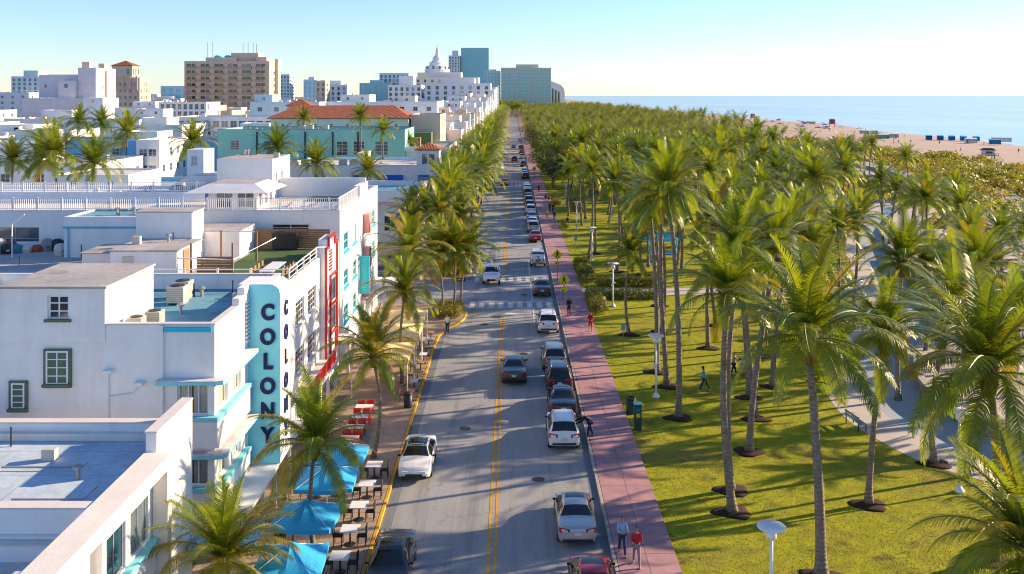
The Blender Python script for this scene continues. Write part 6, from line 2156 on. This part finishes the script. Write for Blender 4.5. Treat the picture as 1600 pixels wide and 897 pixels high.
def canopy(x0, x1, y0, y1, z, label):
    o = thing('shade_canopy', label, 'canopy', ((x0 + x1) / 2, (y0 + y1) / 2, .14))
    w, d = (x1 - x0) / 2, (y1 - y0) / 2
    mb, n = MB(), 8
    g = []
    for i in range(n + 1):
        for j in range(n + 1):
            u, v = -1 + 2 * i / n, -1 + 2 * j / n
            g.append((u * w, v * d, z + .75 * (1 - max(abs(u), abs(v))) - .2 * (1 - u * u) * (1 - v * v) - .10 * (1 - min(1, abs(abs(u) - abs(v)) * 0 + 1))))
    mb.v = g
    for i in range(n):
        for j in range(n):
            a = i * (n + 1) + j
            mb.f.append((a, a + n + 1, a + n + 2, a + 1))
            mb.m.append(0)
    link('fabric', mb.mesh('fabric', YELLOWC), o)
    val = MB()
    for a, b in (((-w, -d), (w, -d)), ((w, -d), (w, d)), ((w, d), (-w, d)), ((-w, d), (-w, -d))):
        val.q((*a, z), (*b, z), (*b, z - .28), (*a, z - .28))
    link('valance', val.mesh('valance', YELLOWC), o)
    for a in (-w, w):
        for b in (-d, d):
            link('post', MB().tube([(a * .97, b * .97, 0), (a * .97, b * .97, z)], .035, 6).mesh('post', STEELW), o)
canopy(-11.0, -7.1, 65.2, 69.8, 2.9, 'yellow peaked canopy nearest the red chairs')
canopy(-11.0, -7.0, 70.1, 75.1, 3.0, 'yellow peaked canopy behind the first, taller')
canopy(-11.0, -7.1, 75.4, 80.4, 2.9, 'yellow peaked canopy farthest from the red chairs')
for y in np.arange(65.5, 82, 2.3):
    table(-6.95, y, 'small table beside the yellow canopies at the kerb side', 'tables by the yellow canopies', [STEELW, WOOD][int(y * 10) % 2], .28, .4)
    chair(-7.5, y, .14, R(90), 'brown chair beside the yellow canopies', 'chairs by the yellow canopies', WOOD)
o = thing('litter_bin', 'dark slatted litter bin on the left pavement by the kerb', 'litter bin', (-7.0, 66.8 - 2.6, .14))
link('bin_body', MB().lathe([(.26, 0), (.28, .1), (.3, .9)], 14).mesh('bin_body', DARK, True), o)
link('lid', MB().lathe([(.33, .9), (.33, .96), (.15, 1.04)], 14).mesh('lid', DARK, True), o)
o = thing('valet_stand', 'dark podium stand at the kerb under the far left palms', 'podium', (-5.4, 137, .0))
link('cabinet', MB().box(-.5, .5, -.3, .3, 0, 1.15).mesh('cabinet', DARK), o)
link('top', MB().box(-.58, .58, -.38, .38, 1.15, 1.2).mesh('top', WOOD), o)
# ------------------------------------------------------------------ people
SKINM = mat('skin', (.42, .24, .16), .6, .08, 8)
SKIND = mat('dark_skin', (.16, .085, .055), .6, .08, 8)
def cloth(name, c):
    return mat('cloth_' + name, c, .85, .15, 6)
def skin_mesh(name, joints, edges, m, sub=2):
    names = list(joints)
    me = bpy.data.meshes.new('tmp')
    me.from_pydata([joints[n][0] for n in names], [(names.index(a), names.index(b)) for a, b in edges], [])
    ob = bpy.data.objects.new('tmp', me)
    ob.modifiers.new('skin', 'SKIN')
    for i, n in enumerate(names):
        r = joints[n][1]
        d = me.skin_vertices[0].data[i]
        d.radius = r if isinstance(r, tuple) else (r, r)
        d.use_root = (i == 0)
    s = ob.modifiers.new('sub', 'SUBSURF')
    s.levels = sub
    s.render_levels = sub
    out = evaluated(ob)
    out.name = name
    out.materials.clear()
    out.materials.append(m)
    out.polygons.foreach_set('use_smooth', [True] * len(out.polygons))
    return out
def pose(lean=.0, stride=.28, armf=.35, armb=.3, elbow=.25, head=.0, both=None):
    """joints of a 1.72 m figure that faces +y; lean bends the trunk forward"""
    J = {}
    hip = Vector((0, 0, .93))
    def up(d, y=0., x=0.):
        return hip + Vector((x, math.sin(lean) * d + y * math.cos(lean), math.cos(lean) * d - y * math.sin(lean)))
    J['hip'] = (hip, (.135, .105))
    J['waist'] = (up(.18), (.125, .09))
    J['chest'] = (up(.38), (.155, .105))
    J['neck'] = (up(.54), .058)
    J['head0'] = (up(.62, .015), .068)
    J['head1'] = (up(.70, .03 + head), (.078, .092))
    J['head2'] = (up(.79, .02 + head), (.05, .06))
    for s, nm, ph in ((-1, 'l', 1), (1, 'r', -1)):
        J['hipj' + nm] = (hip + Vector((.085 * s, 0, -.06)), .085)
        k = hip + Vector((.095 * s, ph * stride * .55 + .03, -.47))
        J['knee' + nm] = (k, .058)
        a = hip + Vector((.10 * s, ph * stride - (.05 if ph < 0 else 0), -.85 + (.03 if ph < 0 else 0)))
        J['ankle' + nm] = (a, .042)
        J['toe' + nm] = (a + Vector((.02 * s, .15, -.045)), .035)
        sh = up(.46, 0, .165 * s)
        J['sh' + nm] = (sh, .055)
        f = (-armb if ph > 0 else armf) if both is None else both
        e = sh + Vector((.05 * s, math.sin(f) * .28, -math.cos(f) * .28))
        J['el' + nm] = (e, .042)
        f2 = f + elbow
        w = e + Vector((.0, math.sin(f2) * .25, -math.cos(f2) * .25))
        J['wr' + nm] = (w, .030)
        J['hand' + nm] = (w + Vector((0, math.sin(f2) * .08, -math.cos(f2) * .08)), (.022, .036))
    return J
BE = [('hip', 'waist'), ('waist', 'chest'), ('chest', 'neck'), ('neck', 'head0'), ('head0', 'head1'), ('head1', 'head2')]
for nm in 'lr':
    BE += [('hip', 'hipj' + nm), ('hipj' + nm, 'knee' + nm), ('knee' + nm, 'ankle' + nm), ('ankle' + nm, 'toe' + nm), ('chest', 'sh' + nm), ('sh' + nm, 'el' + nm), ('el' + nm, 'wr' + nm), ('wr' + nm, 'hand' + nm)]
def grow(J, keys, k, add=0.):
    out = {}
    for n in keys:
        p, r = J[n]
        out[n] = (p, tuple(a * k + add for a in r) if isinstance(r, tuple) else r * k + add)
    return out
PCACHE = {}
def person(x, y, z, rz, label, poseargs, shirt, trousers, hair=None, sleeves=True, shorts=False, skinm=None, hat=None, group='people', shoes=None, scale=1., long_hair=False):
    key = (tuple(sorted(poseargs.items())), sleeves, shorts, long_hair)
    skinm = skinm or SKINM
    if key not in PCACHE:
        J = pose(**poseargs)
        body = skin_mesh('body', J, BE, SKINM)
        # fingers and face are merged into the body mesh
        ex = MB()
        for nm, s in (('l', -1), ('r', 1)):
            h, w = J['hand' + nm][0], J['wr' + nm][0]
            d = (h - w).normalized()
            for q in range(4):
                side = Vector((0, .022 - .015 * q, 0))
                L = (.075, .085, .08, .06)[q]
                b = h + side
                ex.tube([b, b + d * L * .55, b + (d * .85 + Vector((-s * .35, 0, 0))) * L], [.0085, .008, .005], 5)
            b = w + d * .03 + Vector((0, .028, 0))
            ex.tube([b, b + (d * .6 + Vector((0, .8, 0))) * .035, b + (d + Vector((0, .5, 0))) * .06], [.010, .009, .006], 5)
        hd = J['head1'][0]
        fwd = Vector((0, 1, 0))
        ex.tube([hd + fwd * .082 + Vector((0, 0, .02)), hd + fwd * .108 + Vector((0, 0, -.015)), hd + fwd * .088 + Vector((0, 0, -.025))], [.008, .014, .008], 5)
        for s in (-1, 1):
            ex.rings([[hd + Vector((s * (.074 + o), .0 + .022 * k * math.cos(a), .0 + .034 * k * math.sin(a))) for a in np.linspace(0, 6.28, 8, endpoint=False)] for o, k in ((0, .8), (.014, 1), (.018, .6))])
        v0 = [tuple(v.co) for v in body.vertices]
        f0 = [tuple(p.vertices) for p in body.polygons]
        mb = MB()
        mb.v, mb.f, mb.m = v0, f0, [0] * len(f0)
        mb.add(ex)
        body = mb.mesh('body', SKINM, True)
        eye = MB()
        for s in (-1, 1):
            c = hd + Vector((s * .032, .083, .012))
            eye.lathe([(.002, c.z - .01), (.011, c.z), (.002, c.z + .01)], 6, c.x, c.y)
        eye = eye.mesh('eyes', DARK)
        K = ['hip', 'waist', 'chest', 'shl', 'shr'] + (['ell', 'elr'] + (['wrl', 'wrr'] if sleeves else []))
        KE2 = [e for e in BE if e[0] in K and e[1] in K]
        sj = grow(J, K, 1.12, .012)
        sj['neckline'] = (J['chest'][0].lerp(J['neck'][0], .72), .075)
        sm = skin_mesh('shirt', sj, KE2 + [('chest', 'neckline')], SKINM)
        K = ['hip', 'hipjl', 'hipjr', 'kneel', 'kneer'] + ([] if shorts else ['anklel', 'ankler'])
        tm = skin_mesh('trousers', grow(J, K, 1.1, .008), [e for e in BE if e[0] in K and e[1] in K], SKINM)
        hj = {'a': (hd + Vector((0, -.02, .03)), (.085, .095)), 'b': (hd + Vector((0, -.01, .09)), (.07, .08))}
        he = [('a', 'b')]
        if long_hair:
            hj['c'] = (hd + Vector((0, -.08, -.08)), (.08, .04))
            hj['d'] = (hd + Vector((0, -.10, -.22)), (.06, .03))
            he += [('a', 'c'), ('c', 'd')]
        hm = skin_mesh('hair', hj, he, SKINM)
        fj = {}
        for nm in 'lr':
            fj['a' + nm] = (J['ankle' + nm][0] + Vector((0, -.03, -.05)), .042)
            fj['t' + nm] = (J['toe' + nm][0] + Vector((0, .02, -.005)), .036)
        fm = [skin_mesh('shoe', {'a': fj['a' + nm], 't': fj['t' + nm]}, [('a', 't')], SKINM, 1) for nm in 'lr']
        PCACHE[key] = (body, eye, sm, tm, hm, fm)
    body, eye, sm, tm, hm, fm = PCACHE[key]
    o = thing('person', label, 'person', (x, y, z), rz, group)
    o.scale = (scale,) * 3
    def part(n, me, m):
        q = link(n, me, o)
        q.material_slots[0].link = 'OBJECT'
        q.material_slots[0].material = m
        return q
    b = part('body', body, skinm)
    link('eyes', eye, b)
    part('shirt', sm, shirt)
    part('shorts' if shorts else 'trousers', tm, trousers)
    part('hat' if hat else 'hair', hm, hat or hair or HAIRK)
    for f in fm:
        part('shoe', f, shoes or SHOEK)
    return o
HAIRK = mat('dark_hair', (.02, .014, .01), .6, .2, 9)
HAIRB = mat('blond_hair', (.40, .26, .11), .6, .2, 9)
SHOEK = mat('dark_shoe', (.03, .03, .03), .6, .1, 9)
SHOEW = mat('white_shoe', (.7, .7, .7), .6, .1, 9)
c_red, c_blue, c_dk, c_wh = cloth('red', (.50, .02, .025)), cloth('light_blue', (.22, .42, .72)), cloth('black', (.018, .018, .022)), cloth('white', (.72, .72, .72))
c_grey, c_navy, c_pink, c_turq, c_tan, c_yel = cloth('grey', (.25, .25, .27)), cloth('navy', (.03, .04, .09)), cloth('pink', (.60, .25, .32)), cloth('turquoise', (.02, .48, .45)), cloth('tan', (.36, .26, .16)), cloth('yellow', (.65, .42, .05))
WALK = dict(stride=.24, armf=.25, armb=.2, elbow=.3)
HOLD = dict(stride=.24, both=.25, elbow=1.5)
person(4.98, 43.6, .14, math.pi, 'walker in light blue vest and cap coming along the pink pavement', HOLD, c_blue, c_navy, hat=HAIRK, sleeves=False, scale=1.02)
person(5.5, 42.6, .14, math.pi, 'walker in red jacket and grey leggings coming along the pink pavement', HOLD, c_red, c_grey, sleeves=True, shoes=SHOEW)
person(4.72, 58.6, .14, R(100), 'person in black bending over at the white crossover door', dict(lean=.95, stride=.16, both=.9, elbow=.4), c_dk, c_navy, scale=1.03)
person(6.85, 84.5, .14, 0, 'man in red shirt and red shorts walking away on the pavement', WALK, c_red, c_red, sleeves=False, shorts=True, shoes=SHOEW, scale=1.06)
person(5.35, 91, .14, 0, 'person in black standing under the yellow crossing sign', dict(stride=.1, armf=.1, armb=.1, elbow=.9), c_dk, c_dk, skinm=SKIND)
person(13.6, 68, .05, R(75), 'woman in turquoise jacket stepping across the lawn', dict(stride=.34, armf=.7, armb=.6, elbow=.6, lean=.15), c_turq, c_navy, shoes=SHOEW, long_hair=True)
person(16.55, 71.9, .05, R(-90), 'blond woman in dark clothes pushing a stroller on the lawn', dict(stride=.22, both=.75, elbow=.5, lean=.1), c_tan, c_dk, hair=HAIRB, long_hair=True)
person(-5.75, 84.6, 0.0, math.pi, 'person in white shirt and jeans stepping off the left kerb', WALK, c_wh, c_navy, sleeves=False, shoes=SHOEW)
far = [(5.6, 206, c_dk, c_dk, 0, 'walker in dark clothes farthest ahead of the far pavement group'), (6.4, 186, c_dk, c_pink, 0, 'walker in dark top and pink trousers in the far group'), (6.9, 184, c_navy, c_pink, math.pi, 'walker in navy beside the pink-trousered one'), (6.6, 171, c_dk, c_dk, 0, 'left walker in black of the far pair'), (7.15, 170, c_dk, c_navy, 0, 'right walker in navy trousers of the far pair'), (6.9, 159, c_dk, c_grey, math.pi, 'walker in black top and grey trousers nearest of the far group'), (5.75, 162, c_yel, c_tan, math.pi, 'walker in yellow top by the kerb in the far group'), (8.7, 152, c_navy, c_dk, 0, 'person standing on the grass edge beside the far group'), (-7.6, 141, c_wh, c_navy, 0, 'person in white top on the left pavement under the far palms'), (-8.6, 134, c_dk, c_dk, math.pi, 'person in dark clothes on the left pavement under the far palms'), (-10.4, 98.0, c_navy, c_tan, 1.5, 'person crossing the side road behind the planter palms'), (-11.6, 99.2, c_wh, c_navy, -1.5, 'person in white crossing the side road behind the planter palms')]
for x, y, a, b, rz, lb in far:
    person(x, y, .14, rz, lb, WALK, a, b, sleeves=False)
# stroller
o = thing('stroller', 'black stroller pushed by the blond woman', 'stroller', (17.45, 71.9, .05), R(-90))
link('seat', MB().rings([[(-.24, -.25, .45), (.24, -.25, .45), (.24, -.3, .95), (-.24, -.3, .95)], [(-.24, .3, .4), (.24, .3, .4), (.24, .15, .62), (-.24, .15, .62)]]).mesh('seat', c_dk), o)
link('hood', MB().rings([[(s * .26, -.3 + .42 * math.sin(a), .8 + .42 * math.cos(a)) for s in (-1, 1)] for a in np.linspace(-.9, 1.2, 7)], False, closed=False).mesh('hood', c_dk), o)
link('frame', MB().tube([(-.24, -.65, 1.02), (-.24, -.2, .7), (-.24, .45, .16)], .018, 5).tube([(.24, -.65, 1.02), (.24, -.2, .7), (.24, .45, .16)], .018, 5).tube([(-.24, -.65, 1.02), (.24, -.65, 1.02)], .02, 5).tube([(-.24, 0, .6), (-.24, -.4, .16)], .018, 5).tube([(.24, 0, .6), (.24, -.4, .16)], .018, 5).mesh('frame', ALU), o)
wm = MB().rings([[(xx, .15 * k * math.cos(a), .15 * k * math.sin(a)) for a in np.linspace(0, 6.28, 14, endpoint=False)] for xx, k in ((-.025, .8), (-.025, 1), (.025, 1), (.025, .8))]).mesh('wheel', RUB)
for sx in (-.26, .26):
    for sy in (-.42, .46):
        link('wheel', wm, o, (sx, sy, .15))
# ------------------------------------------------------------------ beach
def guard_tower(x, y, label, c1, c2, s=1.):
    o = thing('lifeguard_tower', label, 'lifeguard tower', (x, y, .1), R(-10))
    for a in (-1.6, 1.6):
        for b in (-1.4, 1.4):
            link('stilt', MB().box(a - .12, a + .12, b - .12, b + .12, -.6, 1.6 * s).mesh('stilt', c2), o)
    link('deck', MB().box(-2.6, 2.6, -2.2, 2.2, 1.6 * s, 1.8 * s).mesh('deck', c2), o)
    link('cabin', MB().box(-1.7, 1.7, -1.3, 1.3, 1.8 * s, 3.9 * s).mesh('cabin', c1), o)
    link('roof', MB().rings([[(-2.2, -1.9, 3.9 * s), (2.2, -1.9, 3.9 * s), (2.2, 1.9, 3.9 * s), (-2.2, 1.9, 3.9 * s)], [(-1.2, -.8, 4.7 * s), (1.2, -.8, 4.7 * s), (1.2, .8, 4.7 * s), (-1.2, .8, 4.7 * s)]]).mesh('roof', c2), o)
    link('ramp', MB().q((2.6, -.6, 1.7 * s), (5.4, -.6, -.3), (5.4, .6, -.3), (2.6, .6, 1.7 * s)).mesh('ramp', c1), o)
    link('window', MB().box(-1.0, 1.0, -1.36, -1.3, 2.6 * s, 3.4 * s).mesh('window', GLASS), o)
    mb = MB()
    for a in np.linspace(-2.5, 2.5, 6):
        mb.box(a - .05, a + .05, -2.18, -2.1, 1.8 * s, 2.7 * s)
    mb.box(-2.6, 2.6, -2.2, -2.1, 2.65 * s, 2.75 * s)
    link('railing', mb.mesh('railing', c2), o)
ORA = mat('orange_red_paint', (.70, .16, .10), .6, .1)
PUR = mat('purple_paint', (.20, .06, .30), .6, .1)
PNK = mat('pink_paint', (.75, .22, .26), .6, .1)
guard_tower(200, 800, 'orange-red lifeguard tower on the sand beyond the grove', ORA, PNK, 1.2)
guard_tower(208, 1060, 'turquoise lifeguard tower farthest along the beach', TURQ, TURQL, 1.4)
guard_tower(213, 640, 'purple and pink lifeguard tower by the water', PUR, PNK, 1.1)
guard_tower(154.5, 312, 'white lifeguard stand with dark screen roof nearest on the beach', STEELW, DARK, .8)
def cabana(x, y, label, m, w=2.4):
    o = thing('beach_cabana', label, 'cabana', (x, y, .0), R(-12), 'beach cabanas')
    link('back', MB().box(-w, w, 1.0, 1.08, 0, 2.2).mesh('back', m), o)
    link('roof', MB().rings([[(-w, -1.4, 1.9), (w, -1.4, 1.9), (w, 1.1, 2.2), (-w, 1.1, 2.2)], [(-w, -1.4, 2.0), (w, -1.4, 2.0), (w, 1.1, 2.35), (-w, 1.1, 2.35)]]).mesh('roof', m), o)
    for s in (-w, w):
        link('side', MB().q((s, -.9, 0), (s, 1.05, 0), (s, 1.05, 2.2), (s, -.9, 2.0)).mesh('side', m), o)
for i, (x, y, m, w, lb) in enumerate(((193, 520, STEELW, 4.5, 'large white beach tent left of the blue cabana row'), (187, 475, STEELW, 3.6, 'white beach tent just left of the blue cabana row'), (216, 700, STEELW, 4.5, 'white beach tent beside the purple tower'), (220, 432, STEELW, 4, 'white beach tent at the right frame edge'), (178, 462, mat('sea_green_canvas', (.35, .60, .52), .8), 3, 'pale green beach hut left of the blue cabana row'), (196, 452, BLUEC, 1.3, 'first cabana of the blue row on the sand'), (200, 449, BLUEC, 1.3, 'second cabana of the blue row on the sand'), (204, 446, BLUEC, 1.3, 'third cabana of the blue row on the sand'), (208, 443, BLUEC, 1.3, 'fourth cabana of the blue row on the sand'), (212, 439, BLUEC, 1.3, 'fifth cabana of the blue row on the sand'), (201, 421, STEELW, 2.4, 'small white tent right of the blue cabana row'), (206, 410, BLUEC, 2.2, 'lone blue cabana right of the small white tent'))):
    cabana(x, y, lb, m, w)
rs = random.Random(31)
for i in range(16):
    y = 560 + i * 14 + rs.uniform(-4, 4)
    umbrella(shore(y) - rs.uniform(18, 50), y, 'blue and white beach umbrella in the distant rows near the water', AWNB if i % 2 else c_wh, 1.6, 2.6, group='distant beach umbrellas').location.z = -.1
for i in range(34):
    y = rs.uniform(320, 620)
    person(shore(y) - rs.uniform(4, 60), y, .05, rs.uniform(0, 6), 'small figure out on the open beach sand', WALK, rs.choice([c_dk, c_wh, c_red, c_navy]), rs.choice([c_dk, c_navy, c_tan]), sleeves=False, group='people on the beach')
car('pickup', 196, 600, False, P_W, 'white patrol truck on the sand near the purple tower', yaw=.6)
